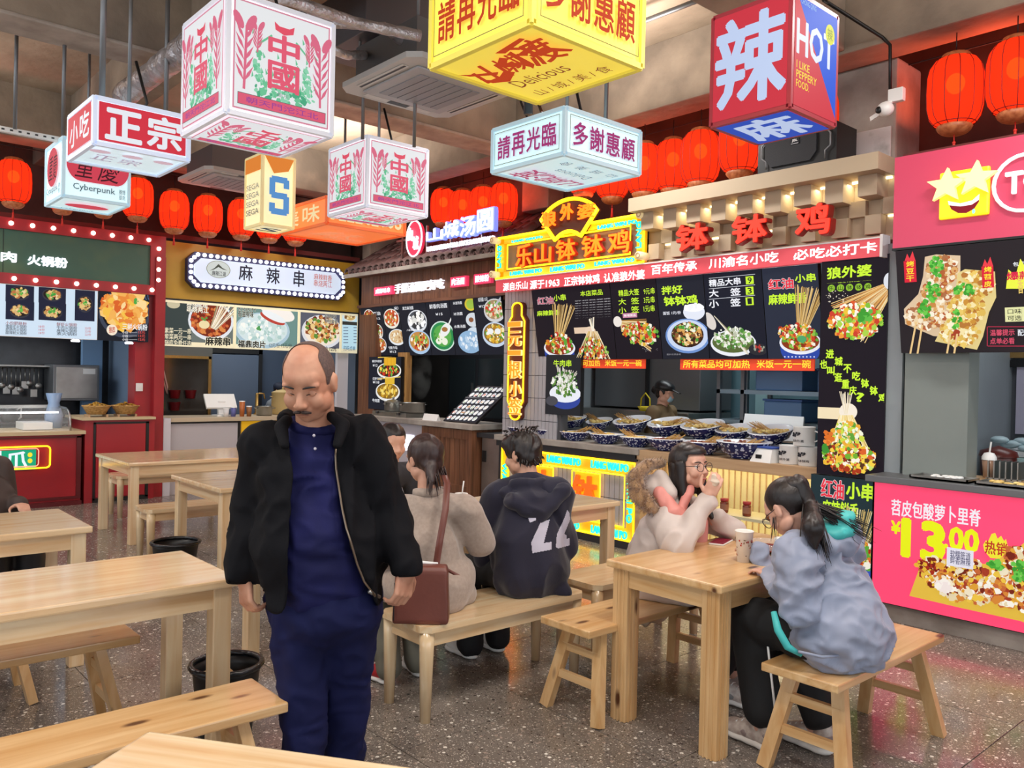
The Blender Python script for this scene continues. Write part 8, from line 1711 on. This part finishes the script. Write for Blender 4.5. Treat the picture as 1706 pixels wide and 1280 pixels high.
    two = lambda ox, w: [[(ox+3, 872), (ox+13, 866), (ox+16, 868), (ox+16, 882), (ox+4, 886), (ox+1, 878)], [(ox+22+0*w, 868), (ox+w+2, 866), (ox+w*.62, 905), (ox+w+2, 901), (ox+w+3, 917), (ox+8, 922), (ox+5, 904), (ox+14, 880)]]
    p1 = [[(880, 864), (884, 853), (893, 864), (893, 867), (883, 871)], [(901, 870), (916, 866), (906, 905), (919, 903), (919, 916), (887, 922), (885, 904)]]
    p2 = [[(926, 912), (928, 890), (941, 862), (945, 849), (949, 856), (950, 866), (940, 890), (944, 892), (944, 898), (949, 897), (949, 909), (930, 914)]]
    for pl in (p1, p2): dec(pl).build('numeral', Wt, hd_, origin=O)
    mb = MB()
    for sg_ in (-1, 1): h_ = hp + r*sg_*.1; kn = h_ + f*.44 + Vector((0, 0, -.05)); ft = Vector((kn.x, kn.y, .08)) - f*.05; capsule(mb, h_, .1, kn, .08); capsule(mb, kn, .08, ft, .075)
    v, fc, n = fuse(mb, .011, 4); v = folds(v, n, .01, 8, 4); v[:, 2] = np.where((v[:, 0] > -3.45) & (v[:, 2] > .34), np.maximum(v[:, 2], .452), v[:, 2]); mesh_obj('trousers', v, fc, mat('dark_trousers', '#16161a', .8), body, O)
    for sg_ in (-1, 1): kn = hp + r*sg_*.1 + f*.44; ft = Vector((kn.x, kn.y, .0)) - f*.1; shoe(body, ft, f, M_white, M_white, O, 1.0)
boy()

def hood_woman():
    O = Vector((-2.74, 3.55, 0)); f = Vector((.96, .25, 0)).normalized(); r = f.cross(Vector((0, 0, 1))); D = O.dot(Vector((-.7472, .6646, 0)))
    J = lambda x, y, d=0.0: PD(x, y, D+d); skin = skinmat('skin_fair', '#d8a892', '#c99680'); s = .98
    hc = J(1150, 778, -.02); M = frame(f*.72+Vector((0, 0, .06))-Vector((-.7472, .6646, 0))*.42, roll=.0); mb = MB(); T = head_shapes(mb, hc, M, s, True); nk = J(1128, 822, .0); capsule(mb, T((0, -.02, -.04)), .045, nk, .05)
    hp = Vector((O.x, O.y, .55)); ch = J(1110, 880, .02); capsule(mb, nk, .05, ch, .09); capsule(mb, ch, .1, hp, .12)
    shn, shf = J(1105, 862, -.1), J(1150, 850, .17); eln, elf = J(1130, 912, -.26), J(1220, 885, .08); wn, wf = J(1180, 828, -.18), J(1186, 862, .02)
    for a, b_, c_ in ((shn, eln, wn), (shf, elf, wf)): capsule(mb, a, .045, b_, .038); capsule(mb, b_, .038, c_, .027)
    up = Vector((0, 0, 1))
    hand_shapes(mb, wn, up*.8+f*.35, -Vector((-.7472, .6646, 0))*.9-f*.2, -1, .9, .95); hand_shapes(mb, wf, up*.85-f*.35, f*.9, 1, 1.0, .92)
    for sg_ in (-1, 1): h_ = hp + r*sg_*.08; kn = h_ + f*.42 + Vector((0, 0, .0)); ft = Vector((kn.x, kn.y, .09)) - f*(.06); capsule(mb, h_, .078, kn, .058); capsule(mb, kn, .052, ft, .036)
    v, fc, n = fuse(mb, .0055, 3); v = head_dents(v, T, M, s); body = mesh_obj('person', v, fc, skin, None, O); tag(body, 'long-haired woman with glasses in a cream and pink coat with fur hood, hand raised', 'person')
    eye(body, T, M, s, O); MB().tube([T((-.018, .098, -.0615)), T((0, .1005, -.0605)), T((.018, .098, -.0615))], .0035, 6).build('lips', mat('lips_rose', '#b5605a', .4), body, origin=O)
    # glasses
    gm = mat('glasses_dark', '#2a2226', .3); g = None; mb = MB()
    for sx in (-1, 1): mb.tube([T((sx*.034+.026*cos(a), .104-abs(.026*cos(a)*.12), .002+.023*sin(a))) for a in np.linspace(0, 2*pi, 18)[:-1]], .0016, 6, closed=True); mb.tube([T((sx*.06, .1, .008)), T((sx*.078, .05, .008)), T((sx*.084, -.01, .004))], .0016, 5)
    mb.tube([T((-.008, .106, .006)), T((.008, .106, .006))], .0016, 5); gl_ = mb.build('glasses', gm, body, origin=O)
    # long straight hair
    mb = MB(); mb.ball(T((0, -.028, .038)), (.09, .1, .096), 22, 16, rot=M); mb.ball(T((0, .02, .075)), (.074, .07, .045), 18, 12, rot=M); v, fc, n = fuse(mb, .006, 3); Mi = M.transposed()
    v, fc = cut(v, fc, lambda p: (lambda q: not (q.y > .045 and q.z < .068) and not (q.y > .03 and q.z < .03))((Mi @ (Vector(p)-Vector(hc)))/s)); ha = mesh_obj('hair', v, fc, M_hair, body, O)
    mb = MB(); 
    for sx in (-1, 1):
        capsule(mb, T((sx*.072, -.0, .02)), .03, T((sx*.076, .005, -.08)), .028, 14); e = T((sx*.076, .0, -.1)); capsule(mb, T((sx*.076, .005, -.08)), .028, e+Vector((0, 0, -.08))+f*.02, .026); capsule(mb, e+Vector((0, 0, -.08))+f*.02, .026, e+Vector((0, 0, -.17))+f*.07, .012)
    capsule(mb, T((0, -.08, .02)), .06, T((0, -.075, -.1)), .055); capsule(mb, T((0, -.075, -.1)), .055, nk+Vector((0, 0, -.12))-f*.03, .03)
    capsule(mb, T((.05, -.045, 0)), .045, T((.06, -.04, -.12)), .035); capsule(mb, T((-.05, -.045, 0)), .045, T((-.06, -.04, -.12)), .035)
    v, fc, n = fuse(mb, .007, 5); v = folds(v, n, .005, 25, 2, (1, 1, .15)); mesh_obj('long_hair', v, fc, M_hair, ha, O)
    # coat
    cr = mat('cream_nylon', '#c9bbb4', .55, col2='#bfb0a8', nscale=5, sheen=.2); pk = mat('pink_nylon', '#d78a80', .55)
    mb = MB(); capsule(mb, J(1108, 872, .04), .12, J(1100, 930, .04), .17, 22, (r, 1.2)); capsule(mb, J(1100, 930, .04), .17, hp+Vector((-.02, 0, .02)), .19, 22, (r, 1.15)); capsule(mb, shn, .085, eln, .078); capsule(mb, eln, .078, wn+Vector((0, 0, -.035))-f*.01, .052); capsule(mb, shf, .085, elf, .078); capsule(mb, elf, .078, wf+Vector((0, 0, -.0))+f*.03, .05)
    capsule(mb, shn, .075, nk+Vector((0, 0, -.05)), .06); capsule(mb, shf, .075, nk+Vector((0, 0, -.05)), .06)
    for sg_ in (-1, 1): h_ = hp + r*sg_*.1; capsule(mb, h_, .11, h_+f*.2, .1)
    v, fc, n = fuse(mb, .010, 5); v = folds(v, n, .02, 7, 21, (1, 1, .9)); v[:, 2] = np.maximum(v[:, 2], .452); coat = mesh_obj('coat', v, fc, cr, body, O)
    # hanging coat skirt beside the bench
    bk = J(1075, 1000, .12); mb = MB(); capsule(mb, Vector((-2.93, 3.62, .5)), .1, Vector((-2.93, 3.66, .3)), .085, 16, (Vector((1, 0, 0)), .35)); capsule(mb, Vector((-2.92, 3.75, .5)), .1, Vector((-2.92, 3.75, .28)), .08, 16, (Vector((1, 0, 0)), .3)); v, fc, n = fuse(mb, .01, 4); v = folds(v, n, .014, 9, 2, (1, 1, .4)); v[:, 0] = np.minimum(v[:, 0], -2.865); mesh_obj('coat_skirt', v, fc, mat('cream_lining', '#c8b49a', .6), coat, O)
    # pink yoke and hood opening
    mb = MB(); capsule(mb, J(1100, 822, -.09), .035, J(1120, 856, -.15), .05, 14); capsule(mb, J(1120, 856, -.15), .05, J(1148, 866, -.14), .03); capsule(mb, J(1150, 815, -.08), .02, J(1128, 868, -.12), .035); v, fc, n = fuse(mb, .008, 4); v = folds(v, n, .01, 12, 2); mesh_obj('pink_yoke', v, fc, pk, coat, O)
    mb = MB(); capsule(mb, J(1163, 905, -.02), .05, J(1168, 870, .0), .04); v, fc, n = fuse(mb, .008, 3); mesh_obj('pink_front', v, fc, pk, coat, O)
    mb = MB(); mb.ball(J(1094, 815, .03), (.09, .105, .08), 18, 12); capsule(mb, J(1100, 795, .0), .04, J(1115, 822, -.08), .04); v, fc, n = fuse(mb, .009, 4); v = folds(v, n, .012, 10, 5, (1, 1, 1)); mesh_obj('hood', v, fc, cr, coat, O)
    # fur trim
    fur = mat('fur_tan', '#a5815a', .9, col2='#6e4e34', nscale=30, sheen=.6); path = [J(1102, 772, .05), J(1078, 775, -.02), J(1058, 795, -.08), J(1062, 822, -.13), J(1080, 842, -.15), J(1092, 850, -.14)]
    mb = MB(); rr_ = [.026, .034, .042, .048, .042, .026]
    for i in range(5): capsule(mb, path[i], rr_[i], path[i+1], rr_[i+1])
    v, fc, n = fuse(mb, .008, 2); fb = mesh_obj('fur_trim', v, fc, fur, coat, O); R = random.Random(6); mb = MB()
    for i in range(1500):
        k = R.randrange(len(v)); p = Vector(v[k]); d = (Vector(n[k])+Vector((R.uniform(-.6, .6), R.uniform(-.6, .6), R.uniform(-.9, .2)))).normalized(); q = p+d*R.uniform(.012, .03); sd = d.cross(Vector((R.random(), R.random(), 1))).normalized()*.0016; mb.add([p-sd, p+sd, q], [(0, 1, 2)])
    o = mb.build('fur_hairs', fur, fb, origin=O); o['kind'] = 'stuff'
    # black wide trousers, chunky shoes
    bl = mat('black_trousers', '#101012', .8); mb = MB()
    for sg_ in (-1, 1): h_ = hp + r*sg_*.09 + f*.05; kn = hp + r*sg_*.09 + f*.42; ft = Vector((kn.x, kn.y, .18)) - f*(.06); capsule(mb, h_, .09, kn, .085); capsule(mb, kn, .085, ft, .08)
    v, fc, n = fuse(mb, .011, 4); v = folds(v, n, .012, 8, 4); mesh_obj('trousers', v, fc, bl, body, O)
    gs = mat('shoe_grey_pink', '#b5a6a0', .6, col2='#d8d2cc', nscale=30)
    for sg_ in (-1, 1): kn = hp + r*sg_*.09 + f*.42; shoe(body, Vector((kn.x, kn.y, 0)) - f*.12, f+r*.1*sg_, gs, M_white, O, 1.0, accents=mat('shoe_grey', '#8f8f90', .5))
    t = thing('tissue', 'small white tissue held at the mouth of the hooded woman', 'tissue', J(1190, 800, -.2)); mb = MB(); mb.ball((0, 0, 0), (.014, .03, .03), 10, 7, rot=M); v, fc, n = fuse(mb, .006, 1); v = folds(v, n, .012, 30, 1, (1, 1, 1)); mesh_obj('paper', v, fc, mat('tissue_white', '#d9c8b4', .8), t)
hood_woman()

def jacket_girl():
    O = Vector((-1.66, 3.31, 0)); f = Vector((-.93, .1, 0)).normalized(); r = f.cross(Vector((0, 0, 1))); D = O.dot(Vector((-.7472, .6646, 0)))
    J = lambda x, y, d=0.0: PD(x, y, D+d); skin = skinmat('skin_fair', '#d8a892', '#c99680'); s = 1.0
    hc = J(1312, 848, .1); M = frame(f*.72+Vector((0, 0, -.62))+Vector((-.7472, .6646, 0))*.0, roll=.0); mb = MB(); T = head_shapes(mb, hc, M, s, True); nk = J(1352, 888, .1); capsule(mb, T((0, -.03, -.03)), .045, nk, .05)
    hp = Vector((O.x+.04, O.y-.02, .55)); ch = J(1370, 950, .06); capsule(mb, nk, .05, ch, .1); capsule(mb, ch, .11, hp, .12)
    shn, shf = J(1330, 925, -.08), J(1410, 915, .24); eln, elf = J(1330, 1010, -.12), J(1290, 985, .42); wn, wf = J(1292, 965, .12), J(1265, 925, .45)
    for a, b_, c_ in ((shn, eln, wn), (shf, elf, wf)): capsule(mb, a, .045, b_, .038); capsule(mb, b_, .038, c_, .026); hand_shapes(mb, c_, f+Vector((0, 0, .3)), Vector((0, 0, 1)), 1, .6, .9)
    kn = [hp + r*sg_*.09 + f*.38 for sg_ in (-1, 1)]; near = 0 if (kn[0]-Vector((0, 0, 0))).length < kn[1].length else 1
    fts = [Vector((k_.x, k_.y, .07)) + f*(-.07 if i == near else -.22) for i, k_ in enumerate(kn)]
    for i in (0, 1): capsule(mb, hp + r*(-1, 1)[i]*.08, .08, kn[i], .058); capsule(mb, kn[i], .052, fts[i], .036)
    v, fc, n = fuse(mb, .0058, 3); v = head_dents(v, T, M, s); body = mesh_obj('person', v, fc, skin, None, O); tag(body, 'girl with ponytail and glasses in grey blue hooded jacket, bent over table', 'person'); eye(body, T, M, s, O)
    mb = MB()
    for sx in (-1, 1): mb.tube([T((sx*.034+.026*cos(a), .108-abs(.026*cos(a)*.12), -.004+.023*sin(a))) for a in np.linspace(0, 2*pi, 18)[:-1]], .0018, 6, closed=True); mb.tube([T((sx*.06, .102, .004)), T((sx*.08, .05, .006)), T((sx*.085, -.01, .004))], .0018, 5)
    mb.tube([T((-.008, .108, .0)), T((.008, .108, .0))], .0018, 5); mb.build('glasses', mat('glasses_dark', '#2a2226', .3), body, origin=O)
    mb = MB(); mb.ball(T((0, -.026, .034)), (.087, .103, .095), 22, 16, rot=M); v, fc, n = fuse(mb, .006, 3); Mi = M.transposed()
    v, fc = cut(v, fc, lambda p: (lambda q: not (q.y > .04 and q.z < .07) and not (abs(q.x) > .05 and q.z < .01 and q.y > -.035))((Mi @ (Vector(p)-Vector(hc)))/s)); ha = mesh_obj('hair', v, fc, M_hair, body, O)
    tie = J(1350, 842, .02); capd = MB(); capd.ball(tie, (.03, .03, .03), 12, 8); capd.build('hair_tie', M_black, ha, origin=O)
    mb = MB(); capsule(mb, T((0, -.1, .05)), .05, tie, .03); capsule(mb, tie, .03, J(1355, 880, -.12), .045); capsule(mb, J(1355, 880, -.12), .042, J(1358, 912, -.14), .014); v, fc, n = fuse(mb, .006, 4); v = folds(v, n, .006, 24, 3, (1, 1, .3)); mesh_obj('ponytail', v, fc, M_hair, ha, O)
    mb = MB(); R = random.Random(5); strands(mb, [tie]*3, [J(1420, 868, -.02)-tie, J(1400, 862, -.02)-tie, J(1410, 858, 0)-tie], .26, .004, R, 60, .25, .018); strands(mb, [tie]*3, [J(1350, 905, -.1)-tie, J(1365, 905, -.12)-tie, J(1375, 905, -.1)-tie], .24, .004, R, 90, .3, .022); strands(mb, [T((.08, .03, -.02)), T((-.08, .03, -.02))], [Vector((0, 0, -1))]*2, .1, .0015, R, 20, .2, .01); mb.build('loose_strands', M_hair, ha, origin=O)
    # jacket
    gb = mat('grey_blue_nylon', '#868fa6', .6, col2='#8e93a6', nscale=4, sheen=.2); te = mat('teal_lining', '#3fb0ae', .55)
    mb = MB(); capsule(mb, J(1366, 930, .06), .125, J(1375, 985, .05), .17, 24, (r, 1.2)); capsule(mb, J(1375, 985, .05), .17, hp+Vector((0, 0, .02)), .18, 24, (r, 1.25)); mb.ball(hp+Vector((.0, 0, -.02)), (.15, .2, .12), 20, 14)
    capsule(mb, shn, .09, eln, .085); capsule(mb, eln, .082, wn, .055); capsule(mb, shf, .085, elf, .075); capsule(mb, elf, .075, wf, .05); capsule(mb, shn, .085, nk+Vector((0, 0, -.06)), .07); capsule(mb, shf, .08, nk+Vector((0, 0, -.06)), .07); capsule(mb, J(1330, 905, .0), .05, J(1345, 915, .02), .07)
    v, fc, n = fuse(mb, .009, 5); v = folds(v, n, .026, 6.5, 31, (1, 1, 1.5)); v = folds(v, n, .009, 14, 13, (1, 1, 1.2)); v[:, 2] = np.maximum(v[:, 2], .452); jk = mesh_obj('jacket', v, fc, gb, body, O)
    mb = MB(); mb.ball(J(1394, 892, .04), (.1, .12, .055), 20, 12, rot=Matrix.Rotation(.3, 3, 'X')); mb.tube([J(1360, 890, -.02), J(1385, 912, -.06), J(1415, 915, -.02), J(1422, 890, .06)], .034, 10); v, fc, n = fuse(mb, .008, 4); v = folds(v, n, .01, 12, 5, (1, 1, 1)); mesh_obj('hood', v, fc, gb, jk, O)
    mb = MB(); mb.ball(J(1392, 880, .02), (.085, .1, .045), 18, 12, rot=Matrix.Rotation(.3, 3, 'X')); mb.ball(J(1405, 865, .02), (.05, .07, .04), 14, 10); v, fc, n = fuse(mb, .008, 3); v = folds(v, n, .008, 14, 6, (1, 1, 1)); mesh_obj('hood_lining', v, fc, te, jk, O)
    mb = MB(); pts = [J(1289, 1020, -.13), J(1296, 1050, -.17), J(1312, 1078, -.2), J(1335, 1092, -.2)]; mb.tube(pts, [.012, .016, .016, .008], 8); mb.build('hem_lining', te, jk, origin=O)
    mb = MB(); mb.tube([J(1330, 1086, -.215), J(1370, 1095, -.22), J(1410, 1092, -.19), J(1440, 1070, -.1)], .006, 6); mb.build('hem_cord', gb, jk, origin=O)
    bl = mat('black_trousers', '#101012', .8); mb = MB()
    for i in (0, 1): capsule(mb, hp + r*(-1, 1)[i]*.09+f*.08, .1, kn[i], .095); capsule(mb, kn[i], .095, fts[i]+Vector((0, 0, .1)), .08)
    v, fc, n = fuse(mb, .011, 4); v = folds(v, n, .014, 7, 4); v[:, 2] = np.where((v[:, 0] > -1.83) & (v[:, 2] > .34), np.maximum(v[:, 2], .452), v[:, 2]); tr = mesh_obj('trousers', v, fc, bl, body, O)
    mb = MB(); k_ = kn[near]; tw = -Vector((-.7472, .6646, 0)); p0 = k_+tw*.085+Vector((0, 0, -.05))-f*.05; mb.tube([p0, Vector((fts[near].x, fts[near].y, .14))+tw*.09-f*.04], .005, 6); mb.build('white_piping', M_white, tr, origin=O)
    gs = mat('shoe_cream', '#c9beb4', .6, col2='#a8968c', nscale=30)
    for i in (0, 1): shoe(body, Vector((fts[i].x, fts[i].y, 0)) - f*.07, f, gs, mat('sole_cream', '#ded8d0', .6), O, 1.05, accents=mat('shoe_taupe', '#8f7f7c', .5))
jacket_girl()

# ---------------------------------------------------------------- people partly seen
def partial(O, f, hc, top_m, lab, hair='short', skin=None, extra=None, s=1.0, hat=None, seat=False, arm=None, hatm=None):
    O = Vector(O); f = Vector(f).normalized(); r = f.cross(Vector((0, 0, 1))); hc = Vector(hc); skin = skin or skinmat('skin_pale', '#d3a48c', '#c4927a')
    M = frame(f+Vector((0, 0, -.25))); mb = MB(); T = head_shapes(mb, hc, M, s); nk = hc+Vector((0, 0, -.13))-f*.03; capsule(mb, T((0, -.02, -.04)), .05, nk, .055); hz = .5 if seat else .95; hp = Vector((O.x, O.y, hz)); capsule(mb, nk, .06, (nk+hp)/2, .12); capsule(mb, (nk+hp)/2, .12, hp, .12)
    sh = [nk + r*q*.17 + Vector((0, 0, -.08)) for q in (-1, 1)]; el = [p + Vector((0, 0, -.24)) + r*q*.05 for p, q in zip(sh, (-1, 1))]; wr = [p + f*.22 + Vector((0, 0, .04 if not arm else arm)) for p in el]
    for a, b_, c_ in zip(sh, el, wr): capsule(mb, a, .05, b_, .042); capsule(mb, b_, .042, c_, .028); hand_shapes(mb, c_, f, Vector((0, 0, 1)), 1, .6, .95)
    if seat:
        for q in (-1, 1): k_ = hp+r*q*.09+f*.42; ft = Vector((k_.x, k_.y, .06)); capsule(mb, hp+r*q*.09, .08, k_, .06); capsule(mb, k_, .055, ft, .04); mb.ball(ft+f*.07+Vector((0, 0, -.02)), (.04, .04, .035), 8, 6); capsule(mb, ft, .035, ft+f*.14+Vector((0, 0, -.02)), .03)
    else:
        for q in (-1, 1): ft = Vector((O.x, O.y, .05))+r*q*.1; capsule(mb, hp+r*q*.08, .09, ft, .045); capsule(mb, ft, .04, ft+f*.16+Vector((0, 0, -.01)), .032)
    v, fc, n = fuse(mb, .008, 3); v = head_dents(v, T, M, s); body = mesh_obj('person', v, fc, skin, None, O); tag(body, lab, 'person')
    mb = MB(); mb.ball(T((0, -.02, .036)), (.086, .104, .096), 18, 12, rot=M); mb.ball(T((0, -.05, -.02)), (.072, .055, .06), 14, 10, rot=M)
    if hair == 'long': capsule(mb, T((0, -.07, 0)), .065, T((0, -.07, -.14)), .05)
    if hair == 'bun': mb.ball(T((0, -.12, .0)), (.045, .045, .045), 12, 8)
    v, fc, n = fuse(mb, .009, 3); v = folds(v, n, .006, 20, 2, (1, 1, .4)); Mi = M.transposed(); v, fc = cut(v, fc, lambda p: (lambda q: not (q.y > .04 and q.z < .06))((Mi @ (Vector(p)-Vector(hc))))); mesh_obj('hair', v, fc, M_hair, body, O)
    mb = MB(); capsule(mb, nk+Vector((0, 0, -.08)), .1, (nk+hp)/2, .16, 20, (r, 1.25)); capsule(mb, (nk+hp)/2, .16, hp, .165, 20, (r, 1.2))
    for a, b_, c_ in zip(sh, el, wr): capsule(mb, a, .08, b_, .07); capsule(mb, b_, .07, c_, .05)
    capsule(mb, sh[0], .075, sh[1], .075); v, fc, n = fuse(mb, .012, 4); v = folds(v, n, .014, 8, 7); mesh_obj('top', v, fc, top_m, body, O)
    mb = MB()
    if seat:
        for q in (-1, 1): k_ = hp+r*q*.09+f*.42; ft = Vector((k_.x, k_.y, .12)); capsule(mb, hp+r*q*.09, .095, k_, .08); capsule(mb, k_, .08, ft, .065)
    else:
        for q in (-1, 1): capsule(mb, hp+r*q*.09, .11, Vector((O.x, O.y, .12))+r*q*.1, .07)
    v, fc, n = fuse(mb, .012, 3); mesh_obj('trousers', v, fc, M_dark, body, O)
    if hat:
        mb = MB(); mb.ball(T((0, -.02, .062)), (.096, .112, .07), 18, 12, rot=M); capsule(mb, T((0, .08, .055)), .03, T((0, .15, .045)), .035, 14, (M @ Vector((0, 0, 1)), .25)); v, fc, n = fuse(mb, .008, 2); v, fc = cut(v, fc, lambda p: (Mi @ (Vector(p)-Vector(hc))).z > .03); mesh_obj('cap', v, fc, hatm or M_black, body, O)
    return body, T, M
# the worker in the cap, in profile behind the bowls
P = PY(1108, 655, 6.95); b_, T, M = partial((P.x-.05, 6.95, 0), (.8, .1, 0), (P.x, 6.95, P.z), mat('olive_shirt', '#6b5638', .8), 'kitchen worker in black cap and olive brown top behind the blue bowls', 'bun', hat=True)
mb = MB(); mb.ball(T((0, .07, -.045)), (.045, .04, .04), 14, 10, rot=M); mb.build('face_mask', mat('mask_blue', '#9fc4d4', .7), b_, origin=b_.location)
P = PY(828, 668, 6.75); partial((-7.35, 6.75, 0), (-.5, -.3, 0), (-7.28, 6.75, P.z+.16), mat('cream_work_coat', '#cdbfa4', .8), 'worker in a cream coat bending behind the leaning dish board', 'short', arm=-.02)
P = PX(462, 652, -11.7); partial((-11.7, P.y, 0), (.7, .3, 0), (-11.7, P.y+.05, P.z), mat('grey_shirt', '#8a8f96', .8), 'cook in dark cap almost hidden behind the walking man', 'short', hat=True, hatm=mat('cap_navy', '#1d2438', .7))
# table companions facing this way, mostly hidden
partial((-4.85, 2.75, 0), (1, -.1, 0), tuple(PD(654, 738, 5.35)), mat('charcoal_top', '#2b2b30', .8), 'dark-haired woman half hidden between the walking man and the beige coat', 'long', seat=True)
# brown clad person at the left edge
Pp = PD(-14, 790, 5.0); Ph = PD(-52, 728, 5.0); partial((Pp.x, Pp.y, 0), (1, .1, 0), tuple(Ph), mat('brown_down', '#3f322e', .7), 'person in a dark brown jacket cut off by the left edge', 'short', seat=True)
